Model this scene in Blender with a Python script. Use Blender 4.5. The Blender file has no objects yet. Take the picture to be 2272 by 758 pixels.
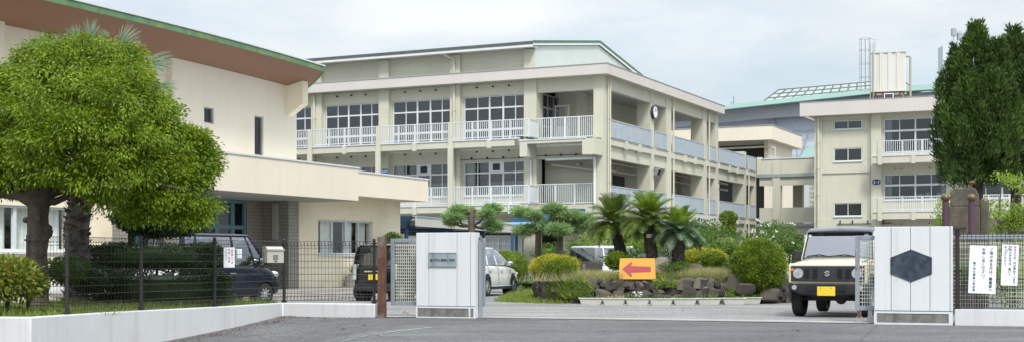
import bpy, bmesh, math, random
import numpy as np
from mathutils import Vector, Matrix
R = math.radians
scene = bpy.context.scene
COL = scene.collection
random.seed(7)
rng = np.random.default_rng(11)
F, CX, HY, H = 2900.0, 1136.0, 575.0, 1.1      # camera: focal in photo pixels, centre, horizon row, eye height

def smooth(t):
    t = max(0.0, min(1.0, t)); return t * t * (3 - 2 * t)
def gz(x, y):
    """ground height: level at the gate, falling gently into the yard and down to the street on the left"""
    back = -0.006 * min(max(y - 24.0, 0.0), 26.0)
    front = -0.087 * min(max(0.0, 26.0 - y), 6.0) * smooth((-x - 1.8) / 3.0)
    return back + front
def P(px, py, Y):
    return Vector(((px - CX) / F * Y, Y, H + (HY - py) * Y / F))
def G(px, py):
    z = 0.0
    for _ in range(12):
        Y = (H - z) * F / (py - HY); z = gz((px - CX) / F * Y, Y)
    return Vector(((px - CX) / F * Y, Y, z))

# ------------------------------------------------------------------ materials
def newmat(name):
    m = bpy.data.materials.new(name); m.use_nodes = True
    nt = m.node_tree; b = nt.nodes['Principled BSDF']
    return m, nt, b
def N(nt, kind, **kw):
    n = nt.nodes.new(kind)
    for k, v in kw.items():
        if k in n.inputs.keys(): n.inputs[k].default_value = v
        else: setattr(n, k, v)
    return n
def L(nt, a, ao, b, bi): nt.links.new(a.outputs[ao], b.inputs[bi])
def c4(c): return (c[0], c[1], c[2], 1)
def ramp(nt, a, b, ca, cb):
    r = N(nt, 'ShaderNodeValToRGB'); e = r.color_ramp.elements
    e[0].position = a; e[1].position = b; e[0].color = c4(ca); e[1].color = c4(cb); return r
def mat(name, col, rough=0.6, var=0.08, scale=3.0, bump=0.0, bscale=60.0, metal=0.0, spec=0.5,
        streak=0.0, streakcol=None, stain=0.0, staincol=(0.2, 0.18, 0.13), coat=0.0, stainscale=1.3, fine=0.0):
    m, nt, b = newmat(name)
    tc = N(nt, 'ShaderNodeTexCoord')
    n1 = N(nt, 'ShaderNodeTexNoise', Scale=scale, Detail=6.0, Roughness=0.6); L(nt, tc, 'Object', n1, 'Vector')
    dark = [c * (1 - var) for c in col]; light = [min(1, c * (1 + var)) for c in col]
    r = ramp(nt, 0.3, 0.7, dark, light); L(nt, n1, 'Fac', r, 'Fac')
    cur = (r, 'Color')
    if fine:
        nf = N(nt, 'ShaderNodeTexNoise', Scale=fine, Detail=3.0); L(nt, tc, 'Object', nf, 'Vector')
        rf = ramp(nt, 0.35, 0.65, (0.62,) * 3, (1.05,) * 3); L(nt, nf, 'Fac', rf, 'Fac')
        mx = N(nt, 'ShaderNodeMix', data_type='RGBA', blend_type='MULTIPLY'); mx.inputs[0].default_value = 1
        nt.links.new(cur[0].outputs[cur[1]], mx.inputs[6]); L(nt, rf, 'Color', mx, 7); cur = (mx, 2)
    if streak:
        mp = N(nt, 'ShaderNodeMapping'); mp.inputs['Scale'].default_value = (4.5, 4.5, 0.22); L(nt, tc, 'Object', mp, 'Vector')
        n2 = N(nt, 'ShaderNodeTexNoise', Scale=1.0, Detail=8.0, Roughness=0.65); L(nt, mp, 'Vector', n2, 'Vector')
        r2 = ramp(nt, 0.5, 0.75, (0, 0, 0), (streak,) * 3); L(nt, n2, 'Fac', r2, 'Fac')
        mx = N(nt, 'ShaderNodeMix', data_type='RGBA'); L(nt, r2, 'Color', mx, 0)
        nt.links.new(cur[0].outputs[cur[1]], mx.inputs[6]); mx.inputs[7].default_value = c4(streakcol or [c * 0.55 for c in col]); cur = (mx, 2)
    if stain:
        n3 = N(nt, 'ShaderNodeTexNoise', Scale=stainscale, Detail=10.0, Roughness=0.7); L(nt, tc, 'Object', n3, 'Vector')
        r3 = ramp(nt, 0.5, 0.68, (0, 0, 0), (stain,) * 3); L(nt, n3, 'Fac', r3, 'Fac')
        mx = N(nt, 'ShaderNodeMix', data_type='RGBA'); L(nt, r3, 'Color', mx, 0)
        nt.links.new(cur[0].outputs[cur[1]], mx.inputs[6]); mx.inputs[7].default_value = c4(staincol); cur = (mx, 2)
    nt.links.new(cur[0].outputs[cur[1]], b.inputs['Base Color'])
    b.inputs['Roughness'].default_value = rough; b.inputs['Metallic'].default_value = metal
    b.inputs['Specular IOR Level'].default_value = spec
    if coat: b.inputs['Coat Weight'].default_value = coat; b.inputs['Coat Roughness'].default_value = 0.04
    if bump:
        nb = N(nt, 'ShaderNodeTexNoise', Scale=bscale, Detail=4.0); L(nt, tc, 'Object', nb, 'Vector')
        bp = N(nt, 'ShaderNodeBump', Strength=bump, Distance=0.01); L(nt, nb, 'Fac', bp, 'Height'); L(nt, bp, 'Normal', b, 'Normal')
    return m
def glassmat(name, tint=(0.55, 0.6, 0.62), refl=0.14, rough=0.02, opaque=0.0, body=(0.02, 0.025, 0.03), flat=False):
    m, nt, b = newmat(name); nt.nodes.remove(b); out = nt.nodes['Material Output']
    t = N(nt, 'ShaderNodeBsdfTransparent', Color=c4(tint)); g = N(nt, 'ShaderNodeBsdfGlossy', Color=(0.95, 0.97, 1, 1), Roughness=rough)
    d = N(nt, 'ShaderNodeBsdfDiffuse', Color=c4(body))
    m0 = N(nt, 'ShaderNodeMixShader', Fac=opaque); L(nt, t, 0, m0, 1); L(nt, d, 0, m0, 2)
    fr = N(nt, 'ShaderNodeFresnel', IOR=1.5); ma = N(nt, 'ShaderNodeMath', operation='ADD'); L(nt, fr, 0, ma, 0); ma.inputs[1].default_value = refl - 0.04
    ma.use_clamp = True
    mx = N(nt, 'ShaderNodeMixShader', Fac=refl)
    if not flat: L(nt, ma, 0, mx, 0)
    L(nt, m0, 0, mx, 1); L(nt, g, 0, mx, 2); L(nt, mx, 0, out, 'Surface')
    return m
def leafmat(name, c1, c2, trans=0.3, cl=1.5, rough=0.5, c3=None):
    m, nt, b = newmat(name); out = nt.nodes['Material Output']
    ge = N(nt, 'ShaderNodeNewGeometry'); tc = N(nt, 'ShaderNodeTexCoord')
    n1 = N(nt, 'ShaderNodeTexNoise', Scale=cl, Detail=2.0); L(nt, tc, 'Object', n1, 'Vector')
    ad = N(nt, 'ShaderNodeMath', operation='MULTIPLY_ADD'); L(nt, ge, 'Random Per Island', ad, 0); ad.inputs[1].default_value = 0.55
    mu = N(nt, 'ShaderNodeMapRange'); mu.inputs[1].default_value = 0.35; mu.inputs[2].default_value = 0.65; mu.inputs[3].default_value = 0; mu.inputs[4].default_value = 0.45
    L(nt, n1, 'Fac', mu, 0); L(nt, mu, 0, ad, 2)
    r = ramp(nt, 0.0, 1.0, c1, c2); L(nt, ad, 0, r, 'Fac')
    if c3:
        e = r.color_ramp.elements.new(0.80); e.color = c4(c2); r.color_ramp.elements[2].color = c4(c3)
    L(nt, r, 'Color', b, 'Base Color'); b.inputs['Roughness'].default_value = rough; b.inputs['Specular IOR Level'].default_value = 0.35
    tr = N(nt, 'ShaderNodeBsdfTranslucent'); L(nt, r, 'Color', tr, 'Color')
    mx = N(nt, 'ShaderNodeMixShader', Fac=trans); L(nt, b, 0, mx, 1); L(nt, tr, 0, mx, 2); L(nt, mx, 0, out, 'Surface')
    return m

M = {}
M['wall'] = mat('plaster_sage', (0.53, 0.525, 0.43), 0.8, 0.05, 0.7, 0.25, 90, streak=0.28, streakcol=(0.37, 0.36, 0.29))
M['room'] = mat('room_shade', (0.055, 0.065, 0.08), 0.85, 0.25, 1.2)  # dark colour stands in for the low light inside the rooms
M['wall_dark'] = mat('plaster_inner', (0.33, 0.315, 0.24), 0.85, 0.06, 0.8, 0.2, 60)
M['fascia'] = mat('parapet_pink', (0.56, 0.525, 0.495), 0.75, 0.04, 0.6, 0.15, 80, streak=0.18, streakcol=(0.42, 0.38, 0.35))
M['gymwall'] = mat('gable_render', (0.50, 0.55, 0.545), 0.8, 0.03, 0.8, 0.2, 60)
M['cap'] = mat('grey_capping', (0.35, 0.37, 0.38), 0.45, 0.08, 4, metal=0.3)
M['white_metal'] = mat('white_painted_metal', (0.62, 0.65, 0.68), 0.4, 0.04, 2)
M['rail'] = mat('railing_white', (0.60, 0.63, 0.65), 0.45, 0.04, 2)
M['railpanel'] = mat('railing_pale_blue', (0.40, 0.465, 0.515), 0.5, 0.05, 2)
M['pipe'] = mat('pipe_beige', (0.55, 0.53, 0.43), 0.5, 0.05, 2)
M['pipe_w'] = mat('pipe_white', (0.66, 0.68, 0.67), 0.45, 0.05, 2)
M['green'] = mat('roof_green', (0.07, 0.15, 0.09), 0.6, 0.15, 3)
M['dgreen'] = mat('weathered_copper_edge', (0.10, 0.20, 0.10), 0.7, 0.25, 2.5, stain=0.8, staincol=(0.25, 0.28, 0.09), stainscale=2.2)
M['roofdark'] = mat('roof_dark', (0.09, 0.10, 0.10), 0.6, 0.2, 3)
M['cream'] = mat('render_cream', (0.74, 0.68, 0.56), 0.85, 0.03, 0.5, 0.25, 70, streak=0.28, streakcol=(0.60, 0.50, 0.36), stain=0.25, staincol=(0.66, 0.55, 0.38), stainscale=0.6)
M['cream_low'] = mat('render_warm_stained', (0.82, 0.74, 0.57), 0.85, 0.04, 0.7, 0.25, 70, stain=0.4, staincol=(0.66, 0.54, 0.35), stainscale=0.9)
M['soffit'] = mat('soffit_brown', (0.23, 0.125, 0.078), 0.8, 0.05, 0.5, streak=0.0)
M['ceil'] = mat('ceiling_grey', (0.40, 0.40, 0.38), 0.8, 0.04)
M['dark'] = mat('dark_void', (0.03, 0.03, 0.035), 0.9, 0.2)
M['curtain'] = mat('curtain_cream', (0.55, 0.54, 0.40), 0.9, 0.15, 6)
M['curtain_w'] = mat('curtain_white', (0.80, 0.80, 0.76), 0.9, 0.12, 6)
M['curtain_p'] = mat('curtain_pink', (0.62, 0.52, 0.50), 0.9, 0.12, 6)
M['teal'] = mat('frame_teal', (0.12, 0.25, 0.29), 0.45, 0.08)
M['blue'] = mat('painted_blue', (0.02, 0.085, 0.20), 0.45, 0.12, 2)
M['bluepost'] = mat('post_blue', (0.03, 0.08, 0.17), 0.45, 0.15, 2)
M['blueroof'] = mat('roof_pale_blue', (0.28, 0.42, 0.55), 0.4, 0.1, 2)
M['conc'] = mat('concrete_grey', (0.36, 0.35, 0.32), 0.85, 0.12, 3, 0.4, 60, streak=0.4, stain=0.3)
M['conc_pale'] = mat('concrete_pale', (0.50, 0.49, 0.45), 0.85, 0.08, 3, 0.3, 60, stain=0.25, staincol=(0.3, 0.28, 0.24))
M['monument'] = mat('concrete_mossy', (0.085, 0.075, 0.058), 0.9, 0.2, 3, 0.8, 35, streak=0.6, streakcol=(0.08, 0.075, 0.06), stain=0.5, staincol=(0.27, 0.24, 0.16), stainscale=2.5)
M['purple'] = mat('post_mauve', (0.075, 0.035, 0.062), 0.55, 0.1, 3)
M['ball'] = mat('ball_bronze', (0.13, 0.085, 0.04), 0.35, 0.15, 6, metal=0.35)
M['gatewhite'] = mat('gate_white_panel', (0.60, 0.625, 0.645), 0.6, 0.03, 1.2, 0.3, 90, streak=0.35, streakcol=(0.42, 0.42, 0.40))
M['lowwall'] = mat('low_wall_white', (0.56, 0.575, 0.585), 0.8, 0.05, 1.5, 0.5, 70, streak=0.5, streakcol=(0.36, 0.36, 0.34))
M['groove'] = mat('joint_dark', (0.10, 0.10, 0.10), 0.8, 0.1)
M['inset'] = mat('stone_inset_stained', (0.17, 0.17, 0.165), 0.8, 0.3, 8, 0.4, 80, streak=0.95, streakcol=(0.05, 0.05, 0.05), stain=0.7, staincol=(0.08, 0.08, 0.08), stainscale=5)
M['plaque'] = mat('plaque_verdigris', (0.30, 0.36, 0.38), 0.45, 0.2, 9, metal=0.2, streak=0.7, streakcol=(0.13, 0.18, 0.21))
M['emblem'] = mat('emblem_dark_metal', (0.055, 0.072, 0.10), 0.4, 0.4, 7, metal=0.6, stain=0.6, staincol=(0.13, 0.16, 0.19), stainscale=6)
M['char'] = mat('letter_dark', (0.03, 0.035, 0.04), 0.5, 0.1)
M['ink'] = mat('ink_black', (0.02, 0.02, 0.03), 0.6, 0.05)
M['redink'] = mat('ink_red', (0.60, 0.08, 0.13), 0.6, 0.05)
M['paper'] = mat('sign_white', (0.78, 0.82, 0.86), 0.45, 0.02)
M['fence'] = mat('fence_black_coat', (0.022, 0.020, 0.022), 0.45, 0.2)
M['gateframe'] = mat('gate_galvanised', (0.27, 0.31, 0.35), 0.5, 0.12, 5, metal=0.2, stain=0.2, staincol=(0.18, 0.11, 0.07), stainscale=3)
M['gatebar'] = mat('gate_bars_pale', (0.50, 0.52, 0.45), 0.5, 0.08, 3)
M['rust'] = mat('rusty_steel', (0.12, 0.055, 0.032), 0.8, 0.4, 7, 0.4, 60, stain=1.0, staincol=(0.25, 0.27, 0.28), stainscale=1.5, streak=0.6, streakcol=(0.06, 0.02, 0.012))
M['steel'] = mat('steel_grey', (0.42, 0.43, 0.44), 0.35, 0.1, 4, metal=0.6)
M['tank'] = mat('tank_panel', (0.58, 0.575, 0.54), 0.5, 0.03, 1, streak=0.55, streakcol=(0.48, 0.42, 0.33))
M['mint'] = mat('copper_mint', (0.34, 0.52, 0.47), 0.5, 0.06, 0.2)
M['arena'] = mat('arena_panel', (0.46, 0.52, 0.60), 0.4, 0.06, 0.08)
M['arena_up'] = mat('arena_panel_dark', (0.36, 0.385, 0.42), 0.4, 0.06, 0.08)
M['arenaglass'] = mat('skylight_pane', (0.30, 0.39, 0.37), 0.4, 0.12, 0.15)
M['brown'] = mat('skylight_frame', (0.10, 0.09, 0.075), 0.6, 0.1)
M['far'] = mat('far_block_pale', (0.55, 0.60, 0.64), 0.6, 0.04, 0.1)
M['asphalt_in'] = mat('yard_asphalt', (0.25, 0.247, 0.24), 0.9, 0.12, 0.6, 0.7, 90, stain=0.35, staincol=(0.30, 0.295, 0.28), stainscale=0.5, fine=22)
M['asphalt_out'] = mat('street_asphalt', (0.150, 0.149, 0.148), 0.9, 0.2, 0.8, 0.9, 90, stain=0.6, staincol=(0.21, 0.208, 0.20), stainscale=0.6, fine=20)
def asphalt(name, col, seed, crack=0.5):
    m, nt, b = newmat(name); tc = N(nt, 'ShaderNodeTexCoord')
    n1 = N(nt, 'ShaderNodeTexNoise', Scale=0.35, Detail=8.0, Roughness=0.65); L(nt, tc, 'Object', n1, 'Vector'); r = ramp(nt, 0.34, 0.68, [c * 0.80 for c in col], [c * 1.22 for c in col]); L(nt, n1, 'Fac', r, 'Fac'); cur = (r, 'Color')
    def mul(n, out, lo, hi, a, b_):
        nonlocal cur
        q = ramp(nt, lo, hi, (a,) * 3, (b_,) * 3); L(nt, n, out, q, 'Fac'); mx = N(nt, 'ShaderNodeMix', data_type='RGBA', blend_type='MULTIPLY'); mx.inputs[0].default_value = 1
        nt.links.new(cur[0].outputs[cur[1]], mx.inputs[6]); L(nt, q, 'Color', mx, 7); cur = (mx, 2)
    n2 = N(nt, 'ShaderNodeTexNoise', Scale=26.0, Detail=3.0, Roughness=0.7); L(nt, tc, 'Object', n2, 'Vector'); mul(n2, 'Fac', 0.36, 0.64, 0.55, 1.45)
    n3 = N(nt, 'ShaderNodeTexNoise', Scale=6.0, Detail=5.0, Roughness=0.7); L(nt, tc, 'Object', n3, 'Vector'); mul(n3, 'Fac', 0.35, 0.65, 0.80, 1.15)
    n4 = N(nt, 'ShaderNodeTexNoise', Scale=1.1, Detail=4.0); L(nt, tc, 'Object', n4, 'Vector')
    va = N(nt, 'ShaderNodeVectorMath', operation='ADD'); L(nt, tc, 'Object', va, 0); L(nt, n4, 'Color', va, 1)
    vo = N(nt, 'ShaderNodeTexVoronoi', feature='DISTANCE_TO_EDGE', Scale=0.42); L(nt, va, 0, vo, 'Vector'); mul(vo, 'Distance', 0.0, 0.006, crack, 1.0)
    mp = N(nt, 'ShaderNodeMapping'); mp.inputs['Scale'].default_value = (0.25, 1.6, 1); mp.inputs['Rotation'].default_value = (0, 0, R(18)); L(nt, tc, 'Object', mp, 'Vector')
    n5 = N(nt, 'ShaderNodeTexNoise', Scale=0.8, Detail=6.0); L(nt, mp, 'Vector', n5, 'Vector'); mul(n5, 'Fac', 0.38, 0.62, 0.82, 1.1)
    nt.links.new(cur[0].outputs[cur[1]], b.inputs['Base Color']); b.inputs['Roughness'].default_value = 0.92
    bp = N(nt, 'ShaderNodeBump', Strength=0.8, Distance=0.012); L(nt, n2, 'Fac', bp, 'Height'); L(nt, bp, 'Normal', b, 'Normal'); return m
M['asphalt_in'] = asphalt('yard_asphalt', (0.225, 0.222, 0.216), 1, 0.75)
M['asphalt_out'] = asphalt('street_asphalt', (0.112, 0.112, 0.114), 2, 0.45)
M['soil'] = mat('soil_earth', (0.09, 0.075, 0.05), 0.95, 0.25, 4, 0.6, 30)
M['stone'] = mat('rubble_stone', (0.075, 0.070, 0.062), 0.9, 0.5, 2.2, 0.8, 25, stain=0.5, staincol=(0.06, 0.06, 0.05), stainscale=3)
M['stone_l'] = mat('boulder_stone', (0.24, 0.21, 0.18), 0.9, 0.25, 2.5, 0.8, 20, stain=0.4, staincol=(0.10, 0.09, 0.075), stainscale=2)
M['bark'] = mat('bark_grey', (0.115, 0.095, 0.07), 0.95, 0.35, 6, 1.0, 22, streak=0.7, streakcol=(0.035, 0.03, 0.022))
M['barkd'] = mat('bark_dark', (0.05, 0.042, 0.035), 0.95, 0.35, 8, 1.0, 30)
M['palmbark'] = mat('palm_bark', (0.12, 0.105, 0.09), 0.95, 0.4, 10, 1.0, 30, stain=0.4, staincol=(0.26, 0.24, 0.22), stainscale=6)
M['planter'] = mat('planter_plastic', (0.47, 0.48, 0.43), 0.6, 0.08, 4, 0.3, 50, streak=0.4, streakcol=(0.35, 0.34, 0.27))
M['yellow'] = mat('sign_yellow', (0.60, 0.30, 0.03), 0.45, 0.05, 3, stain=0.25, staincol=(0.55, 0.30, 0.05), stainscale=4)
M['redarrow'] = mat('arrow_red', (0.36, 0.04, 0.055), 0.5, 0.1, 5)
M['plate'] = mat('plate_yellow', (0.76, 0.56, 0.04), 0.4, 0.03)
M['tyre'] = mat('tyre_rubber', (0.018, 0.018, 0.018), 0.85, 0.2, 20, 0.4, 60)
M['rim'] = mat('rim_alloy', (0.60, 0.62, 0.64), 0.3, 0.05, metal=0.7)
M['rimdark'] = mat('rim_recess', (0.03, 0.03, 0.03), 0.7, 0.1)
M['chrome'] = mat('chrome', (0.80, 0.82, 0.84), 0.12, 0.02, metal=1.0)
M['blackplastic'] = mat('black_plastic', (0.022, 0.023, 0.026), 0.55, 0.15, 8, 0.2, 120)
M['carwhite'] = mat('car_pearl_white', (0.80, 0.82, 0.83), 0.25, 0.01, coat=1.0)
M['carcream'] = mat('car_ivory', (0.66, 0.595, 0.395), 0.3, 0.015, coat=0.9)
M['carnavy'] = mat('car_dark_navy', (0.008, 0.011, 0.022), 0.25, 0.05, coat=0.5, spec=0.3)
M['carblack'] = mat('car_black', (0.006, 0.006, 0.008), 0.2, 0.05, coat=0.6, spec=0.3)
M['roofblk'] = mat('car_roof_black', (0.03, 0.035, 0.05), 0.18, 0.05, coat=1.0)
M['seam'] = mat('panel_gap', (0.01, 0.01, 0.01), 0.9, 0.05)
M['lens'] = mat('lamp_lens_clear', (0.75, 0.78, 0.80), 0.08, 0.05, 30, metal=0.75)
M['lensred'] = mat('lamp_lens_red', (0.35, 0.015, 0.015), 0.15, 0.1, coat=1.0)
M['amber'] = mat('lamp_lens_amber', (0.65, 0.20, 0.02), 0.2, 0.1, coat=1.0)
M['carglass'] = glassmat('car_glass', (0.45, 0.48, 0.50), 0.30, 0.02, 0.3)
M['carglass_dark'] = glassmat('car_glass_privacy', (0.10, 0.11, 0.12), 0.13, 0.015, 0.7)
M['glass'] = glassmat('window_glass', (0.78, 0.83, 0.88), 0.055, 0.03, 0.0)
M['glass_r'] = glassmat('window_glass_bright', (0.95, 0.97, 0.97), 0.05, 0.03, 0.0, flat=True)
M['bark_red'] = M['bark']
M['box_grey'] = mat('letterbox_grey', (0.44, 0.43, 0.38), 0.5, 0.06, 4, streak=0.3)
M['track'] = mat('track_steel', (0.34, 0.34, 0.33), 0.6, 0.1)
M['dirt_leaf'] = mat('leaf_litter', (0.20, 0.07, 0.03), 0.8, 0.4, 20)
M['green_line'] = mat('paint_pale_green', (0.36, 0.52, 0.36), 0.7, 0.1, 10)
M['kerb'] = mat('kerb_concrete', (0.40, 0.39, 0.36), 0.85, 0.1, 3, 0.4, 60, stain=0.4, staincol=(0.24, 0.23, 0.2), stainscale=2)
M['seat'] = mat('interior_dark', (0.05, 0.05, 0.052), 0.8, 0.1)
def stonemat():
    m = M['stone']; nt = m.node_tree; b = nt.nodes['Principled BSDF']; src = b.inputs['Base Color'].links[0].from_socket
    ge = N(nt, 'ShaderNodeNewGeometry'); q = ramp(nt, 0, 1, (0.45, 0.45, 0.47), (1.45, 1.35, 1.2)); L(nt, ge, 'Random Per Island', q, 'Fac')
    mx = N(nt, 'ShaderNodeMix', data_type='RGBA', blend_type='MULTIPLY'); mx.inputs[0].default_value = 1; nt.links.new(src, mx.inputs[6]); L(nt, q, 'Color', mx, 7); L(nt, mx, 2, b, 'Base Color')
stonemat()
# tiles: small square wall tiles with pale joints
def tilemat():
    m, nt, b = newmat('wall_tiles_greige')
    tc = N(nt, 'ShaderNodeTexCoord'); mp = N(nt, 'ShaderNodeMapping'); mp.inputs['Rotation'].default_value = (R(90), 0, 0)
    sx = N(nt, 'ShaderNodeSeparateXYZ'); L(nt, tc, 'Object', sx, 0)
    ad = N(nt, 'ShaderNodeMath', operation='ADD'); L(nt, sx, 0, ad, 0); L(nt, sx, 1, ad, 1)
    cb = N(nt, 'ShaderNodeCombineXYZ'); L(nt, ad, 0, cb, 0); L(nt, sx, 2, cb, 1)
    br = N(nt, 'ShaderNodeTexBrick', Scale=1.0); br.offset = 0.0
    br.inputs['Color1'].default_value = (0.34, 0.32, 0.27, 1); br.inputs['Color2'].default_value = (0.28, 0.265, 0.225, 1); br.inputs['Mortar'].default_value = (0.17, 0.16, 0.14, 1)
    br.inputs['Mortar Size'].default_value = 0.009; br.inputs['Brick Width'].default_value = 0.11; br.inputs['Row Height'].default_value = 0.11
    L(nt, cb, 0, br, 'Vector'); L(nt, br, 'Color', b, 'Base Color'); b.inputs['Roughness'].default_value = 0.45
    return m
M['tiles'] = tilemat()
LEAF = {}
LEAF['camphor'] = leafmat('camphor_leaf', (0.040, 0.085, 0.004), (0.235, 0.345, 0.014), 0.38, 2.2, 0.42, (0.40, 0.48, 0.05))
LEAF['conifer'] = leafmat('conifer_needles', (0.010, 0.030, 0.006), (0.105, 0.185, 0.030), 0.2, 1.2, 0.7)
LEAF['dark'] = leafmat('hedge_leaf_dark', (0.008, 0.024, 0.006), (0.055, 0.105, 0.022), 0.12, 2, 0.4)
LEAF['mid'] = leafmat('shrub_leaf_mid', (0.03, 0.08, 0.012), (0.15, 0.25, 0.035), 0.3, 2, 0.5)
LEAF['box'] = leafmat('boxwood_leaf', (0.03, 0.075, 0.006), (0.27, 0.37, 0.035), 0.28, 4, 0.5)
LEAF['yellow'] = leafmat('golden_leaf', (0.12, 0.17, 0.015), (0.60, 0.55, 0.05), 0.3, 3, 0.5)
LEAF['light'] = leafmat('maple_leaf_light', (0.13, 0.24, 0.02), (0.34, 0.47, 0.06), 0.45, 2, 0.45)
LEAF['pine'] = leafmat('pine_needles', (0.13, 0.24, 0.08), (0.42, 0.58, 0.26), 0.32, 3, 0.6)
LEAF['cycad_y'] = leafmat('cycad_leaflet_bright', (0.08, 0.17, 0.015), (0.32, 0.44, 0.05), 0.35, 2, 0.35)
LEAF['cycad_o'] = leafmat('cycad_leaflet_dark', (0.045, 0.09, 0.015), (0.20, 0.27, 0.05), 0.3, 2, 0.35)
LEAF['cycad_g'] = leafmat('cycad_leaflet_grey', (0.05, 0.10, 0.05), (0.20, 0.28, 0.17), 0.2, 2, 0.3)
LEAF['palm'] = leafmat('fan_palm_blade', (0.13, 0.20, 0.12), (0.30, 0.38, 0.27), 0.25, 2, 0.5)
LEAF['photinia'] = leafmat('photinia_leaf', (0.08, 0.14, 0.02), (0.26, 0.30, 0.05), 0.25, 4, 0.35, (0.40, 0.10, 0.04))
LEAF['grass'] = leafmat('grass_blade', (0.09, 0.16, 0.02), (0.34, 0.42, 0.09), 0.35, 1.2, 0.6)
LEAF['straw'] = leafmat('dry_grass_blade', (0.25, 0.26, 0.10), (0.52, 0.47, 0.24), 0.3, 2, 0.7)
LEAF['white'] = leafmat('white_petal', (0.7, 0.7, 0.68), (0.85, 0.85, 0.85), 0.2, 2, 0.6)
LEAF['pink'] = leafmat('pink_petal', (0.6, 0.25, 0.3), (0.75, 0.45, 0.45), 0.2, 2, 0.6)

# ------------------------------------------------------------------ mesh helpers
class MB:
    def __init__(s): s.v = []; s.f = []
    def add(s, vs, fs, T=None):
        o = len(s.v)
        for p in vs:
            p = Vector(p); s.v.append(T @ p if T else p)
        s.f += [tuple(i + o for i in f) for f in fs]; return s
    def box(s, x0, x1, y0, y1, z0, z1, T=None):
        if x0 > x1: x0, x1 = x1, x0
        if y0 > y1: y0, y1 = y1, y0
        if z0 > z1: z0, z1 = z1, z0
        return s.add([(x0, y0, z0), (x1, y0, z0), (x1, y1, z0), (x0, y1, z0), (x0, y0, z1), (x1, y0, z1), (x1, y1, z1), (x0, y1, z1)],
                     [(0, 3, 2, 1), (4, 5, 6, 7), (0, 1, 5, 4), (1, 2, 6, 5), (2, 3, 7, 6), (3, 0, 4, 7)], T)
    def tube(s, pts, r, n=6, cap=True):
        pts = [Vector(p) for p in pts]; rr = r if isinstance(r, (list, tuple)) else [r] * len(pts)
        rings = []; up0 = None
        for i, p in enumerate(pts):
            if i == 0: d = pts[1] - p
            elif i == len(pts) - 1: d = p - pts[i - 1]
            else: d = (pts[i + 1] - p).normalized() + (p - pts[i - 1]).normalized()
            if d.length < 1e-9: d = Vector((0, 0, 1))
            d.normalize()
            if up0 is None: up0 = Vector((0, 0, 1)) if abs(d.z) < 0.9 else Vector((1, 0, 0))
            a = d.cross(up0)
            if a.length < 1e-6: a = d.orthogonal()
            a.normalize(); b = d.cross(a).normalized(); up0 = a.cross(d)
            rings.append([p + (a * math.cos(t) + b * math.sin(t)) * rr[i] for t in [2 * math.pi * k / n for k in range(n)]])
        o = len(s.v)
        for rg in rings: s.v += rg
        for i in range(len(rings) - 1):
            for k in range(n):
                s.f.append((o + i * n + k, o + i * n + (k + 1) % n, o + (i + 1) * n + (k + 1) % n, o + (i + 1) * n + k))
        if cap:
            s.f.append(tuple(o + k for k in reversed(range(n)))); e = o + (len(rings) - 1) * n
            s.f.append(tuple(e + k for k in range(n)))
        return s
    def cyl(s, p0, p1, r, n=12): return s.tube([p0, p1], r, n)
    def prism(s, poly, a0, a1, axis='y', T=None):
        n = len(poly)
        def mk(u, w, a): return {'y': (u, a, w), 'x': (a, u, w), 'z': (u, w, a)}[axis]
        vs = [mk(u, w, a0) for u, w in poly] + [mk(u, w, a1) for u, w in poly]
        fs = [tuple(range(n)), tuple(reversed(range(n, 2 * n)))] + [(i, (i + 1) % n + 0, (i + 1) % n + n, i + n)[::-1] for i in range(n)]
        return s.add(vs, fs, T)
    def ell(s, c, r, n=12, m=8, jit=0.0, T=None):
        vs = []; c = Vector(c)
        for j in range(1, m):
            t = math.pi * j / m
            for i in range(n):
                p = 2 * math.pi * i / n; k = 1 + random.uniform(-jit, jit)
                vs.append(c + Vector((r[0] * k * math.sin(t) * math.cos(p), r[1] * k * math.sin(t) * math.sin(p), r[2] * k * math.cos(t))))
        vs += [c + Vector((0, 0, r[2])), c - Vector((0, 0, r[2]))]; fs = []
        for j in range(m - 2):
            for i in range(n): fs.append((j * n + i, (j + 1) * n + i, (j + 1) * n + (i + 1) % n, j * n + (i + 1) % n))
        a = (m - 1) * n
        for i in range(n):
            fs.append((a, i, (i + 1) % n)); fs.append((a + 1, (m - 2) * n + (i + 1) % n, (m - 2) * n + i))
        return s.add(vs, fs, T)
    def loft(s, rings, closed=True, cap=True):
        n = len(rings[0]); o = len(s.v)
        for rg in rings: s.v += [Vector(p) for p in rg]
        for i in range(len(rings) - 1):
            for k in range(n if closed else n - 1):
                s.f.append((o + i * n + k, o + i * n + (k + 1) % n, o + (i + 1) * n + (k + 1) % n, o + (i + 1) * n + k))
        if cap and closed:
            s.f.append(tuple(o + k for k in reversed(range(n)))); e = o + (len(rings) - 1) * n
            s.f.append(tuple(e + k for k in range(n)))
        return s
    def build(s, name, m, parent=None, smooth=None, bevel=0.0, seg=2, fix=False, sub=0):
        me = bpy.data.meshes.new(name); me.from_pydata([tuple(v) for v in s.v], [], s.f); me.update()
        if fix:
            bm = bmesh.new(); bm.from_mesh(me); bmesh.ops.remove_doubles(bm, verts=bm.verts, dist=1e-5)
            bmesh.ops.recalc_face_normals(bm, faces=bm.faces); bm.to_mesh(me); bm.free()
        me.materials.append(m)
        if smooth is not None:
            me.shade_smooth(); me.set_sharp_from_angle(angle=R(smooth))
        o = bpy.data.objects.new(name, me); COL.objects.link(o)
        if parent is not None: o.parent = parent
        if bevel:
            md = o.modifiers.new('bevel', 'BEVEL'); md.width = bevel; md.segments = seg; md.limit_method = 'ANGLE'; md.angle_limit = R(35)
        if sub:
            md = o.modifiers.new('sub', 'SUBSURF'); md.levels = sub; md.render_levels = sub
        return o
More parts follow.
